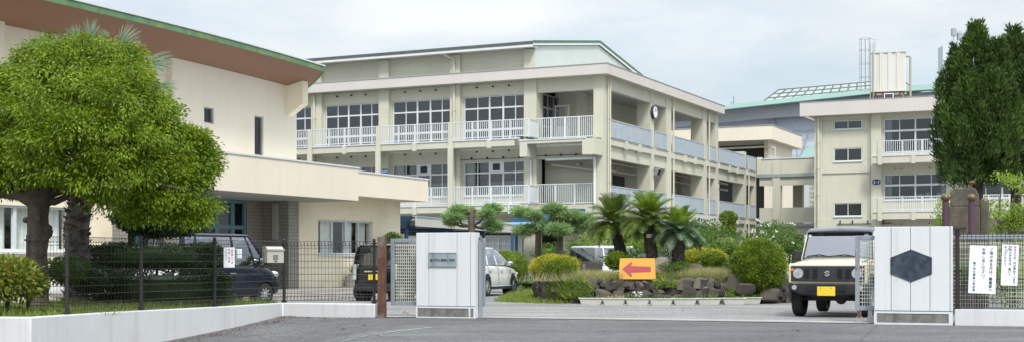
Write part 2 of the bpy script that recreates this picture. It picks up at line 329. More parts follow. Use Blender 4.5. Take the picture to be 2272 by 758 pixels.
def tag(o, label=None, cat=None, group=None, kind=None):
    if label: o['label'] = label
    if cat: o['category'] = cat
    if group: o['group'] = group
    if kind: o['kind'] = kind
    return o
def thing(name, label, cat, loc=(0, 0, 0), rz=0.0, group=None):
    o = bpy.data.objects.new(name, None); COL.objects.link(o); o.empty_display_size = 0.2
    o.location = loc; o.rotation_euler = (0, 0, rz); return tag(o, label, cat, group)
def copy_tree(o, parent=None):
    c = o.copy(); COL.objects.link(c)
    if parent is not None: c.parent = parent
    for ch in list(o.children): copy_tree(ch, c)
    return c
def quads_np(name, V, m, parent=None, tri=False):
    """V: (n,4,3) or (n,3,3) array -> one mesh of loose faces"""
    n, k, _ = V.shape
    me = bpy.data.meshes.new(name); me.vertices.add(n * k); me.vertices.foreach_set('co', V.reshape(-1).astype(np.float32))
    me.loops.add(n * k); me.loops.foreach_set('vertex_index', np.arange(n * k, dtype=np.int32))
    me.polygons.add(n); me.polygons.foreach_set('loop_start', np.arange(0, n * k, k, dtype=np.int32))
    me.update(calc_edges=True); me.materials.append(m)
    o = bpy.data.objects.new(name, me); COL.objects.link(o)
    if parent is not None: o.parent = parent
    return o
def unit(a): return a / (np.linalg.norm(a, axis=-1, keepdims=True) + 1e-9)
def leaf_quads(Pn, D, ln, wd):
    """rhombus leaves at Pn pointing along D"""
    n = len(Pn); D = unit(D); S = unit(np.cross(D, rng.normal(size=(n, 3))))
    ln = np.broadcast_to(ln, (n,))[:, None]; wd = np.broadcast_to(wd, (n,))[:, None]
    return np.stack([Pn, Pn + D * ln * 0.5 + S * wd * 0.5, Pn + D * ln, Pn + D * ln * 0.5 - S * wd * 0.5], axis=1)
def clump_pts(c, r, n, inner=0.55):
    d = unit(rng.normal(size=(n, 3))); k = inner + (1 - inner) * rng.random(n) ** 0.7
    return np.array(c) + d * k[:, None] * np.array(r), d
CH = {}
def glyph(ch):
    if ch not in CH:
        cu = bpy.data.curves.new('glyph', 'FONT'); cu.body = ch; cu.resolution_u = 2; cu.size = 1.0; cu.extrude = 0.01; cu.offset = 0.014
        cu.align_x = 'CENTER'
        ob = bpy.data.objects.new('glyph', cu); COL.objects.link(ob)
        dg = bpy.context.evaluated_depsgraph_get(); me = bpy.data.meshes.new_from_object(ob.evaluated_get(dg))
        CH[ch] = ([v.co.copy() for v in me.vertices], [tuple(p.vertices) for p in me.polygons])
        bpy.data.objects.remove(ob); bpy.data.curves.remove(cu); bpy.data.meshes.remove(me)
    return CH[ch]
def letters(mb, text, x, z, size, T, step=None, vertical=False, sx=1.0):
    """flat letters in the local x-z plane facing -y; T places them; x = centre (vertical) or left edge"""
    for i, ch in enumerate(text):
        vs, fs = glyph(ch)
        if not vs: continue
        st = step or size
        ox = x if vertical else x + (i + 0.5) * st
        oz = z - (i + 1) * st if vertical else z
        if vertical and ch in '、。': ox += size * 0.5; oz += size * 0.55
        mb.add([(ox + v.x * size * sx, -v.z * size * 0.3, oz + v.y * size) for v in vs], fs, T)
# ------------------------------------------------------------------ setting: ground
TH = -math.atan2(0.4332, 0.9013)                       # the school's axes
def Tz(x, y, z, a=0.0): return Matrix.Translation((x, y, z)) @ Matrix.Rotation(a, 4, 'Z')
GA = R(-18.5)                                          # gate line direction
GO = Vector((-1.80, 24.98, 0)); gdir = Vector((math.cos(GA), math.sin(GA), 0)); ndir = Vector((-math.sin(GA), math.cos(GA), 0))
def GP(u, n, z=0.0): return GO + gdir * u + ndir * n + Vector((0, 0, z))
def gcoord(x, y):
    d = Vector((x, y, 0)) - GO; return d.dot(gdir), d.dot(ndir)
def axis(lo, hi, step, far):
    a = [lo - f for f in far[::-1]]; v = lo
    while v < hi + 1e-6: a.append(v); v += step
    return a + [hi + f for f in far]
def sheet(name, us, ns, dz, m):
    mb = MB(); W = len(us)
    for n in ns:
        for u in us:
            p = GP(u, n); p.z = gz(p.x, p.y) + dz; mb.v.append(p)
    for j in range(len(ns) - 1):
        for i in range(W - 1): mb.f.append((j * W + i, j * W + i + 1, (j + 1) * W + i + 1, (j + 1) * W + i))
    return mb.build(name, m, smooth=60)
us = axis(-24, 40, 0.5, [20, 60, 200, 800]); ns = axis(-24, 40, 0.5, [20, 60, 200, 1200])
tag(sheet('ground', us, ns, 0.0, M['asphalt_out']), kind='structure')
usi = [u for u in us if -24 <= u <= 140]; nsi = [n for n in ns if n >= 0.5 and n <= 140]
tag(sheet('school_yard', usi, nsi, 0.006, M['asphalt_in']), kind='structure')
# gate sill: pale concrete strip with two steel rails
mb = MB()
for i in range(48):
    u0, u1 = -3.0 + i * 0.5, -2.5 + i * 0.5
    q = []
    for (u, n) in ((u0, 0.08), (u1, 0.08), (u1, 0.53), (u0, 0.53)):
        p = GP(u, n); p.z = gz(p.x, p.y) + 0.011; q.append(p)
    mb.add(q, [(0, 1, 2, 3)])
tag(mb.build('gate_sill', M['kerb']), kind='structure')
mb = MB()
for n in (0.24, 0.40):
    for i in range(24):
        a, b = GP(1.0 + i, n), GP(2.0 + i, n)
        a.z = gz(a.x, a.y) + 0.017; b.z = gz(b.x, b.y) + 0.017
        mb.tube([a, b], 0.007, 4)
tag(mb.build('gate_track', M['track']), 'pair of steel gate rails set in the concrete strip between the pillars', 'gate track')
# painted line + expansion joint on the street
mb = MB(); a, b = G(700, 772), G(958, 725); d = (b - a).normalized(); s = Vector((-d.y, d.x, 0)) * 0.022
for i in range(20):
    if random.random() < 0.08: continue
    p, q = a.lerp(b, i / 20), a.lerp(b, (i + 1) / 20)
    k = [p - s, q - s, q + s, p + s]
    mb.add([Vector((v.x, v.y, gz(v.x, v.y) + 0.006)) for v in k], [(0, 1, 2, 3)])
tag(mb.build('ground_line', M['green_line']), kind='structure')
mb = MB(); a, b = G(1885, 775), G(1948, 719); d = (b - a).normalized(); s = Vector((-d.y, d.x, 0)) * 0.006
mb.add([v + Vector((0, 0, 0.006)) for v in (a - s, b - s, b + s, a + s)], [(0, 1, 2, 3)])
tag(mb.build('pavement_joint', M['groove']), kind='structure')

# ------------------------------------------------------------------ building helpers
def pane_mesh(mb, x0, x1, y, z0, z1, T=None): mb.box(x0, x1, y - 0.004, y + 0.004, z0, z1, T)
def curtain(mb, x0, x1, y, z0, z1, T=None, amp=0.04):
    n = max(6, int((x1 - x0) / 0.05)); vs = []
    for i in range(n + 1):
        x = x0 + (x1 - x0) * i / n; yy = y + amp * math.sin(i * 1.7) + random.uniform(-0.01, 0.01)
        vs += [(x, yy, z0), (x, yy, z1)]
    mb.add(vs, [(2 * i, 2 * i + 2, 2 * i + 3, 2 * i + 1) for i in range(n)], T)
def window(par, x0, x1, y, z0, z1, vs, zs, T=None, m='white_metal', g='glass', w=0.055, thick=(), curt=None, cm='curtain', sill=True, panels=(), vent=None):
    fr = MB(); d = 0.05
    fr.box(x0, x0 + w, y - d, y + d, z0, z1, T); fr.box(x1 - w, x1, y - d, y + d, z0, z1, T)
    fr.box(x0 + w, x1 - w, y - d, y + d, z1 - w, z1, T); fr.box(x0 + w, x1 - w, y - d, y + d, z0, z0 + w * 1.2, T)
    for i, f in enumerate(vs):
        x = x0 + (x1 - x0) * f; ww = w * (0.85 if i in thick else 0.42)
        fr.box(x - ww, x + ww, y - d * (0.9 if i in thick else 0.6), y + d * 0.8, z0 + w, z1 - w, T)
    for z, hw in zs: fr.box(x0 + w, x1 - w, y - d * 0.75, y + d * 0.7, z - hw, z + hw, T)
    if sill: fr.box(x0 - 0.04, x1 + 0.04, y - 0.16, y - 0.052, z0 - 0.06, z0 - 0.002, T)
    o = fr.build('window', M[m], par)
    gl = MB(); pane_mesh(gl, x0 + w * 0.5, x1 - w * 0.5, y + 0.01, z0 + w * 0.5, z1 - w * 0.5, T); gl.build('pane', M[g], o)
    if curt:
        cu = MB()
        for a, b, za, zb in curt: curtain(cu, x0 + (x1 - x0) * a, x0 + (x1 - x0) * b, y + 0.18, za, zb, T)
        cu.build('curtain', M[cm], o)
    if panels:
        pn = MB()
        for a, b, za, zb in panels: pn.box(x0 + (x1 - x0) * a + 0.03, x0 + (x1 - x0) * b - 0.03, y - 0.03, y + 0.006, za, zb, T)
        pn.build('panel', M['white_metal'], o)
    if vent:
        a, b, za, zb = vent; vb = MB(); xa, xb = x0 + (x1 - x0) * a, x0 + (x1 - x0) * b
        vb.box(xa, xb, y - 0.07, y - 0.031, za, zb, T)
        for k in range(6): vb.box(xa + 0.03, xb - 0.03, y - 0.09, y - 0.071, za + (zb - za) * (k + 0.3) / 6, za + (zb - za) * (k + 0.7) / 6, T)
        vb.build('vent', M['seat'], o)
    return o
def railing(par, p0, p1, z0, z1, pitch=0.115, w=0.034, post=1.1, m='rail', panel=False, name='railing'):
    p0, p1 = Vector((p0[0], p0[1], 0)), Vector((p1[0], p1[1], 0)); d = p1 - p0; ln = d.length
    T = Matrix.Translation(p0) @ Matrix.Rotation(math.atan2(d.y, d.x), 4, 'Z'); mb = MB()
    mb.box(0, ln, -0.035, 0.035, z1 - 0.05, z1, T); mb.box(0, ln, -0.025, 0.025, z0 + 0.06, z0 + 0.11, T)
    k = max(1, round(ln / post))
    for i in range(k + 1):
        x = ln * i / k; mb.box(max(0, x - 0.035), min(ln, x + 0.035), -0.032, 0.032, z0, z1 - 0.051, T)
    n = int(ln / pitch)
    for i in range(1, n):
        x = ln * i / n; mb.box(x - w / 2, x + w / 2, -0.016, 0.016, z0 + 0.111, z1 - 0.051, T)
    return mb.build(name, M[m], par)
def downpipe(par, x, y, z0, z1, r=0.055, m='pipe', top=None):
    mb = MB(); pts = [(x, y, z0), (x, y, z1)]
    if top: pts += top
    mb.tube(pts, r, 8); z = z0 + 0.5
    while z < z1: mb.cyl((x, y, z), (x, y, z + 0.05), r * 1.5, 8); z += 1.7
    return mb.build('downpipe', M[m], par, smooth=50)

# ------------------------------------------------------------------ main school block
main = thing('school_building', 'three storey sage green school block with gabled gym roof and open corner terraces', 'school building', (4.90, 70.3, 0), TH)
colL = [(-0.56, 0.0), (-4.71, -3.95), (-9.36, -8.72), (-14.09, -13.41), (-18.82, -18.08), (-23.5, -22.8), (-28.2, -27.5)]
for i, (a, b) in enumerate(colL):
    MB().box(a, b, 0, 0.75, -0.4, 10.998).build('column', M['wall'], main)
mb = MB()   # beams and spandrels between the columns, set back 0.22
for i in range(len(colL) - 1):
    xr, xl = colL[i][0], colL[i + 1][1]
    if i == 0:
        mb.box(xl, xr, 0.12, 0.5, 10.27, 10.998); mb.box(xl, xr, 0.12, 0.5, 6.6, 7.29)
    else:
        mb.box(xl, xr, 0.22, 0.5, 10.28, 10.998); mb.box(xl, xr, 0.22, 0.5, 6.6, 7.64)
        mb.box(xl, xr, 0.25, 0.45, 4.101, 4.68); mb.box(xl, xr, 0.22, 0.5, 3.0, 4.08)
        mb.box(xl, xl + 0.12, 0.24, 0.45, 4.681, 6.599); mb.box(xl, xl + 0.12, 0.24, 0.45, 7.661, 10.279)
mb.build('spandrel', M['wall'], main)
mb = MB()   # gym walls above the parapet, columns and recessed panels
mb.box(-30, -4.1, 0.16, 0.5, 11.0, 12.74); mb.box(-4.35, -4.1, 0.501, 18.4, 11.0, 12.74)
for a, b in colL[1:]: mb.box(a, b - (0.15 if a > -5 else 0), 0.0, 0.159, 11.0, 12.70)
mb.build('gym_wall', M['wall'], main)
# gable wall: facing right, rises to the ridge
gp = [(0.02, 11.0), (18.6, 11.0), (18.6, 12.85), (9.3, 14.25), (0.02, 12.85)]
MB().prism(gp, -4.098, -4.03, 'x').build('gable_wall', M['gymwall'], main)
rp = [(-0.45, 12.88), (9.3, 14.34), (19.05, 12.88), (19.05, 13.0), (9.3, 14.47), (-0.45, 13.0)]
MB().prism(rp, -30, -3.95, 'x').build('gym_roof', M['roofdark'], main)
mb = MB()
for (a, b) in (((-0.47, 12.80), (9.3, 14.26)), ((9.3, 14.26), (19.07, 12.80))):
    mb.prism([(a[0], a[1]), (b[0], b[1]), (b[0], b[1] + 0.13), (a[0], a[1] + 0.13)], -3.949, -3.90, 'x')
mb.build('verge_board', M['white_metal'], main)
mb = MB(); mb.box(-30, -3.95, -0.58, -0.46, 12.72, 12.86); mb.box(-30, -3.95, -0.458, 0.15, 12.745, 12.79); mb.build('gutter', M['pipe_w'], main)
MB().box(-30, -3.94, -0.60, -0.452, 12.862, 13.03).build('roof_lip', M['roofdark'], main)
mb = MB()
for (a, b) in (((-0.47, 12.935), (9.3, 14.395)), ((9.3, 14.395), (19.07, 12.935))):
    mb.prism([(a[0], a[1]), (b[0], b[1]), (b[0], b[1] + 0.14), (a[0], a[1] + 0.14)], -3.948, -3.88, 'x')
mb.build('verge_trim', M['green'], main)
# flat roof with pink parapet and grey capping
MB().box(-30, 0.30, -0.35, 21.0, 11.0, 11.18).build('roof', M['wall'], main)
mb = MB(); mb.box(-30, 0.42, -0.50, -0.36, 11.0, 11.54); mb.box(0.31, 0.42, -0.359, 21.4, 11.0, 11.54); mb.box(-4, 0.309, 21.2, 21.4, 11.0, 11.54)
mb.build('parapet', M['fascia'], main)
mb = MB(); mb.box(-30, 0.45, -0.53, -0.33, 11.542, 11.58); mb.box(0.28, 0.45, -0.329, 21.43, 11.542, 11.58)
mb.build('capping', M['cap'], main)
# inner slabs / rooms
mb = MB()
mb.box(-30, -0.01, 0.51, 9.0, 7.30, 7.655); mb.box(-30, -0.01, 0.51, 9.0, 3.72, 4.095); mb.box(-2.79, -0.01, 9.001, 31.0, 7.30, 7.655); mb.box(-2.79, -0.01, 9.001, 31.0, 3.72, 4.095)
mb.box(-30, -0.36, 0.51, 21.0, 10.62, 10.99)
mb.build('floor_slab', M['ceil'], main)
mb = MB(); mb.box(-30, -4.13, 0.52, 7.49, 10.58, 10.618); mb.box(-30, -4.13, 0.52, 7.49, 7.26, 7.298); mb.box(-30, -4.13, 0.52, 7.49, 7.656, 7.67); mb.box(-30, -4.13, 0.52, 7.49, 4.096, 4.11); mb.build('room_shade_lining', M['room'], main)  # dark sheets over floors and ceilings, indoor shade put into their colour
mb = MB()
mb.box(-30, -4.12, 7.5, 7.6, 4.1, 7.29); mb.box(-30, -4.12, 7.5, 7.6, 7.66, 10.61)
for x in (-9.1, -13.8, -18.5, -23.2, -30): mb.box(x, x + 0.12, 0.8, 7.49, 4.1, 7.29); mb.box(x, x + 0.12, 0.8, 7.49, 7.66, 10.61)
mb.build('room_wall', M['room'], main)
mb = MB()    # inner walls of corner and corridors
mb.box(-4.1, -3.96, 2.9, 7.49, 7.66, 10.61); mb.box(-4.1, -2.80, 3.0, 3.15, 7.656, 10.61); mb.box(-2.95, -2.80, 3.151, 19.6, 7.656, 10.61)
mb.box(-4.1, -0.9, 1.5, 1.65, 4.10, 7.29); mb.box(-2.95, -2.80, 1.651, 25.0, 4.10, 7.29)
mb.box(-30, -2.8, 9.01, 9.15, -0.4, 4.09); mb.box(-2.95, -2.80, 0.8, 31, -0.4, 3.71); mb.box(-30, -3, 0.3, 0.45, -0.4, 1.0)
mb.build('inner_wall', M['wall'], main)
mb = MB(); mb.box(-2.75, -2.5, 13.2, 13.9, 4.1, 7.29); mb.box(-2.75, -2.5, 21.0, 21.7, 4.1, 7.29); mb.build('inner_column', M['wall'], main)
mb = MB()
for y in (3.2, 5.6, 8.6): mb.box(-2.79, -2.74, y, y + 1.9, 5.4, 6.2)
mb.build('notice_board', M['seat'], main)
mb = MB()
for z in (6.75, 6.3): mb.cyl((-1.9, 0.9, z), (-1.9, 30, z), 0.07, 8)
mb.tube([(-3.4, 0.9, 6.35), (-0.9, 1.35, 6.0)], 0.07, 8); mb.build('service_pipe', M['pipe'], main, smooth=50)
for y in (4, 10, 16, 22): MB().box(-1.3, -1.15, y, y + 1.2, 6.95, 7.02).build('ceiling_lamp', M['white_metal'], main)
# ground floor rear wall + window seen under the cycle shelter
mb = MB(); mb.box(-30, -13.2, 0.3, 0.45, 1.001, 3.0); mb.box(-9.8, -8.0, 0.3, 0.45, 1.001, 3.0); mb.box(-13.2, -9.8, 0.3, 0.45, 2.35, 3.0)
mb.box(-13.2, -4.8, 0.31, 0.44, 2.36, 2.99); mb.box(-4.9, -4.0, 0.3, 0.45, -0.4, 3.72); mb.build('ground_floor_wall', M['wall'], main)
window(main, -8.0 + 0.05, -4.95, 0.36, 1.02, 2.34, (0.25, 0.5, 0.75), ((2.0, 0.03),), thick=(1,), curt=[(0.01, 0.99, 1.0, 2.34)], cm='curtain_w', g='glass_r')
window(main, -13.15, -9.85, 0.36, 1.02, 2.34, (0.25, 0.5, 0.75), ((2.0, 0.03),), thick=(1,), curt=[(0.01, 0.99, 1.0, 2.34)], cm='curtain_w', g='glass_r')
# windows of the upper floors on the left facade
vf = (0.22, 0.415, 0.635, 0.83)
for i in range(1, 6):
    xl, xr = colL[i + 1][1] + 0.13, colL[i][0] - 0.0
    window(main, xl, xr, 0.34, 7.70, 10.275, vf, ((9.60, 0.042), (8.38, 0.06)), thick=(1, 2), sill=False,
           panels=[(0.0, 0.2, 7.72, 8.3), (0.22, 0.41, 7.72, 8.3), (0.42, 0.63, 7.72, 8.3), (0.64, 0.82, 7.72, 8.3), (0.84, 1, 7.72, 8.3)] if False else ())
    if i <= 3:
        window(main, xl, xr, 0.34, 4.70, 6.595, vf, ((5.97, 0.04),), thick=(1, 2), sill=True,
               curt=[(0.02, 0.17, 4.72, 6.58)] + ([(0.93, 1.0, 4.72, 6.58)] if i == 1 else []),
               panels=[(0.415, 0.635, 6.02, 6.54)], vent=(0.47, 0.58, 6.1, 6.46))
    else: window(main, xl, xr, 0.34, 4.70, 6.595, vf, ((5.97, 0.04),), thick=(1, 2))
# desks, boards seen dimly inside
mb = MB()
for i in range(1, 5):
    x = colL[i][0]
    mb.box(x - 3.4, x - 0.8, 2.2, 2.3, 4.1, 5.6)
mb.build('room_screen', M['paper'], main)
mb = MB()
for i in range(1, 5):
    x = colL[i][0]
    for dx in (0.8, 2.4): mb.box(x - dx - 1.0, x - dx, 2.0, 2.12, 6.9, 6.96)
mb.build('strip_light', M['white_metal'], main)
# balconies: slabs, caps, posts, corbels, railings
for z0 in (3.72, 7.29):
    zt = z0 + 0.36
    MB().box(-30, -4.72 if z0 > 5 else -3.9, -1.2, -0.001, z0, zt).build('balcony_slab', M['wall'], main)
    mb = MB(); mb.box(-30, -4.40, -1.25, -1.10, zt + 0.002, zt + 0.07); mb.build('slab_edge', M['white_metal'], main)
    for i in range(2, 7):
        xc = (colL[i][0] + colL[i][1]) / 2 + 0.42
        if z0 > 5: MB().box(xc - 0.14, xc + 0.14, -1.32, -1.255, z0 - 0.26, zt + 1.08).build('balcony_post', M['wall'], main)
        else: MB().box(xc - 0.16, xc + 0.16, -1.34, -1.255, -0.4, zt + 3.3).build('balcony_post', M['wall'], main)
        MB().box(xc + 2.25, xc + 2.50, -1.29, -1.201, z0 - 0.08, zt - 0.002).build('corbel', M['wall'], main)
    for i in range(1, 6):
        xr = -3.85 if i == 1 else (colL[i][0] + colL[i][1]) / 2 + 0.42 - 0.18
        xl = (colL[i + 1][0] + colL[i + 1][1]) / 2 + 0.42 + 0.18
        railing(main, (xl, -1.17), (xr, -1.17), zt + 0.07, zt + 1.08)
    railing(main, (-3.85, -1.15), (-3.85, -0.02), zt + 0.07, zt + 1.08)
# corner bay: projecting slab with piers, railings, pipes
mb = MB(); mb.box(-4.40, -0.02, -1.2, -0.001, 7.36, 7.52); mb.box(-4.40, -3.96, -1.2, -0.002, 6.67, 7.359); mb.box(-0.72, -0.02, -1.2, -0.002, 6.67, 7.359)
mb.build('corner_slab', M['wall'], main)
mb = MB(); mb.box(-4.42, -0.5, -1.24, -1.10, 7.522, 7.57); mb.build('slab_edge', M['white_metal'], main)
mb = MB(); mb.box(-4.15, -3.9, -1.1, -0.3, 7.66, 7.74); mb.box(-0.40, -0.1, -0.5, -0.02, 7.53, 7.60); mb.build('waterproofing', M['green'], main)
railing(main, (-3.94, 0.06), (-0.57, 0.06), 7.66, 8.86, w=0.034, post=0.95)
railing(main, (-3.94, 0.06), (-0.57, 0.06), 4.10, 5.25, w=0.034, post=1.1)
mb = MB(); mb.box(-3.95, -0.56, -0.01, 0.5, 3.5, 4.099); mb.build('corner_beam', M['wall'], main)
mb = MB(); mb.tube([(-3.3, -0.15, 6.55), (-0.5, -0.15, 6.55)], 0.075, 8); mb.tube([(-0.45, -0.12, 6.62), (-0.45, -0.12, 4.0)], 0.075, 8)
mb.tube([(-4.25, -0.08, 6.55), (-4.25, -0.08, 4.35), (-4.3, -0.3, 4.2), (-5.0, -1.3, 4.15), (-5.0, -1.3, 3.6)], 0.055, 8)
mb.build('drain_pipe', M['pipe_w'], main, smooth=50)
# terrace window wall and open door
window(main, 0.75, 3.0, 0.0, 7.7, 10.3, (0.35, 0.7), ((9.55, 0.05), (8.5, 0.05)), T=Matrix.Translation((-3.95, 0, 0)) @ Matrix.Rotation(R(90), 4, 'Z'), m='steel', sill=False)
mb = MB(); T = Matrix.Translation((-3.88, 2.35, 0)) @ Matrix.Rotation(R(2), 4, 'Z')
for a in ((0, 0.9, 7.68, 7.76), (0, 0.9, 8.5, 8.6), (0, 0.9, 9.72, 9.8), (0, 0.08, 7.76, 9.72), (0.82, 0.9, 7.76, 9.72), (0.08, 0.82, 7.76, 8.5)): mb.box(a[0], a[1], -0.02, 0.02, a[2], a[3], T)
d = mb.build('door', M['white_metal'], main); mb = MB(); mb.box(0.08, 0.82, -0.006, 0.006, 8.6, 9.72, T); mb.build('pane', M['glass_r'], d)
mb = MB()
for x in (-2.05, -1.75): mb.cyl((x + 0.0, 2.9, 8.8), (x, 2.9, 10.5), 0.02, 5)
for k in range(6): mb.cyl((-2.05, 2.9, 8.9 + k * 0.28), (-1.75, 2.9, 8.9 + k * 0.28), 0.015, 5)
mb.build('ladder', M['wall_dark'], main)
# right facade: deep columns, beams, slab bands, panel railings
colR = [(7.56, 8.2), (10.38, 11.35), (17.85, 18.65), (20.6, 21.3)]
for a, b in colR: MB().box(-0.85, 0, a, b, -0.4, 10.998).build('column', M['wall'], main)
MB().box(-0.85, 0, 27.7, 28.35, -0.4, 8.95).build('column', M['wall'], main)
MB().box(-0.35, 0, 30.7, 31.1, -0.4, 8.7).build('column', M['wall'], main)
segs = [(0.76, 7.55), (8.21, 10.37), (11.36, 17.84), (18.66, 20.59), (21.31, 27.69), (28.36, 30.69)]
mb = MB(); m2 = MB(); m3 = MB()
for k, (a, b) in enumerate(segs):
    if k < 4: mb.box(-0.35, -0.04, a, b, 10.33, 10.998)
    mb.box(-0.35, -0.04, a, b, 6.6, 7.655); mb.box(-0.35, -0.04, a, b, 3.1, 4.095)
    for z in (7.29, 3.72):
        m2.box(-0.039, 0.13, a, b, z, z + 0.34); m3.box(-0.039, 0.17, a, b, z + 0.342, z + 0.40)
        if b - a > 3:
            for f in (0.34, 0.66): m2.box(0.131, 0.24, a + (b - a) * f - 0.17, a + (b - a) * f + 0.17, z - 0.08, z + 0.36)
        railing(main, (0.04, a + 0.05), (0.04, b - 0.05), z + 0.40, z + 1.42, pitch=0.12, w=0.062, post=1.15, m='railpanel')
mb.build('beam', M['wall'], main); m2.build('slab_band', M['wall'], main); m3.build('slab_edge', M['cap'], main)
for y in (0.8, 11.5, 18.9): downpipe(main, 0.10, y, -0.3, 10.95)
for y in (0.55,): downpipe(main, 0.10, y, -0.3, 10.95, 0.04)
downpipe(main, 0.12, 28.6, -0.3, 8.2)
for x in (-18.55, -9.05): downpipe(main, x, -0.08, 3.9, 10.9, 0.07)
for x in (-18.55, -9.05): downpipe(main, x, -0.08, 11.6, 12.3, 0.06, top=[(x, -0.1, 12.45), (x - 0.25, -0.3, 12.55), (x - 0.45, -0.5, 12.7)])
mb = MB()   # small vent stubs in the spandrels
for i in range(1, 6):
    xl, xr = colL[i + 1][1], colL[i][0]
    for f in (0.25, 0.5, 0.75):
        for z in (10.78, 7.15): mb.cyl((xl + (xr - xl) * f, 0.1, z), (xl + (xr - xl) * f, 0.221, z), 0.045, 8)
mb.build('vent_stub', M['dark'], main)
mb = MB(); mb.cyl((-8.7, 0.05, 6.72), (-4.7, 0.05, 6.72), 0.02, 5); mb.cyl((-3.9, -0.05, 6.78), (0, -0.05, 6.78), 0.02, 5)
for x in (-8, -7, -6, -5, -3.4, -2.5, -1.6, -0.8): mb.box(x - 0.04, x + 0.04, 0, 0.1, 6.74, 6.84)
mb.build('cable', M['dark'], main)
# white entrance canopy slab on the right flank
mb = MB(); mb.box(0.2, 2.77, 7.5, 13.3, 3.12, 3.75); mb.box(1.9, 2.5, 12.3, 12.9, -0.4, 3.119); mb.build('entrance_canopy', M['conc_pale'], main)
# blue fascia and lean-to roof below the corner bay
mb = MB(); mb.box(-4.6, -0.5, -1.6, -1.3, 3.15, 3.80); mb.build('blue_fascia', M['blue'], main)
mb = MB(); mb.prism([(-1.62, 3.06), (-4.8, 2.72), (-4.8, 2.80), (-1.62, 3.14)], -7.0, -1.6, 'x'); mb.build('lean_to_roof', M['blueroof'], main)
mb = MB()
for x, y in ((-0.6, -4.6), (-3.2, -4.6), (-6.8, -4.6)): mb.cyl((x, y, -0.3), (x, y, 2.75), 0.08, 8)
mb.build('lean_to_post', M['blue'], main)
# clock, floodlight, badges
t = thing('wall_clock', 'round outdoor clock with pale face bracketed to the open corner column', 'clock', main.matrix_basis @ Vector((0, 0, 0)), 0)
t.location = Matrix.Translation((4.90, 70.3, 0)) @ Matrix.Rotation(TH, 4, 'Z') @ Vector((0.02, 7.9, 9.78)); t.rotation_euler = (0, 0, TH)
MB().cyl((0, 0, 0), (0.16, 0, 0), 0.40, 28).build('case', M['seat'], t, smooth=40)
MB().cyl((0.161, 0, 0), (0.175, 0, 0), 0.345, 28).build('dial', M['paper'], t, smooth=40)
mb = MB(); mb.tube([(0.19, 0, 0), (0.19, 0.10, 0.16)], 0.02, 4); mb.tube([(0.19, 0, 0), (0.19, -0.06, 0.25)], 0.014, 4)
for k in range(12):
    a = k * math.pi / 6; mb.tube([(0.18, 0.29 * math.sin(a), 0.29 * math.cos(a)), (0.18, 0.325 * math.sin(a), 0.325 * math.cos(a))], 0.012, 4)
mb.build('hands', M['ink'], t)
mb = MB(); mb.tube([(0, 0, 0.62), (0.08, 0, 0.66), (0.12, 0, 0.55), (0.1, 0, 0.4)], 0.02, 6); mb.build('bracket', M['steel'], t)
def mainpt(x, y, z): return Matrix.Translation((4.90, 70.3, 0)) @ Matrix.Rotation(TH, 4, 'Z') @ Vector((x, y, z))
t = thing('floodlight', 'small square floodlight fixed on the corridor column below the clock', 'floodlight', mainpt(0.05, 8.1, 6.35), TH)
MB().box(0.1, 0.3, -0.22, 0.22, -0.2, 0.2, Matrix.Rotation(R(20), 4, 'Y')).build('housing', M['steel'], t)
MB().box(0.301, 0.31, -0.18, 0.18, -0.16, 0.16, Matrix.Rotation(R(20), 4, 'Y')).build('lens', M['carglass'], t)
MB().tube([(-0.05, 0, 0.1), (0.15, 0, 0.1)], 0.03, 6).build('arm', M['steel'], t)
def badge(name, label, loc, text, w, h, colr, ts):
    t = thing(name, label, 'sign', loc, TH)
    mb = MB(); n = 24; pl = []
    for k in range(n):
        a = 2 * math.pi * k / n; c, s = math.cos(a), math.sin(a)
        pl.append((w * abs(c) ** 0.6 * (1 if c > 0 else -1), h * abs(s) ** 0.6 * (1 if s > 0 else -1)))
    mb.prism(pl, -0.03, 0, 'y'); mb.build('plate', colr, t)
    mb = MB(); letters(mb, text, -ts * len(text) * 0.5 * (0.62 if text[0] < 'z' else 1.0), -ts * 0.36, ts, Matrix.Translation((0, -0.034, 0)), step=ts * (0.62 if text[0] < 'z' else 1.0))
    mb.build('lettering', M['paper'], t)
M['signblue'] = mat('sign_blue', (0.03, 0.16, 0.48), 0.4, 0.05); M['signnavy'] = mat('sign_navy', (0.015, 0.03, 0.12), 0.4, 0.05)
badge('room_sign', 'rounded blue sign with white characters on the pillar above the left canopy', mainpt(-13.65, -0.01, 6.22), '職員室', 0.24, 0.15, M['signblue'], 0.15)

# ------------------------------------------------------------------ second block (right) and link bridge
R2 = thing('classroom_building', 'sage green classroom block with pink parapet and white balconies behind the small off-roader', 'school building', mainpt(0, 21.6, 0), TH)
mb = MB(); mb.box(6.5, 7.0, 0, 0.4, -0.4, 10.548)
mb.build('corner_pier', M['wall'], R2)
for x0, x1 in ((10.2, 10.86), (15.45, 16.15), (20.7, 21.4), (25.9, 26.6)): MB().box(x0, x1, -0.06, 0.6, -0.4, 10.548).build('column', M['wall'], R2)
mb = MB()
bays = [(10.86, 15.45), (16.15, 20.7), (21.4, 25.9)]
w1, w2 = (7.75, 9.55, 9.66, 10.22), (7.80, 9.60, 7.55, 8.40)
w3 = (7.85, 9.66, 3.96, 4.83)
ys = (0.12, 0.4)
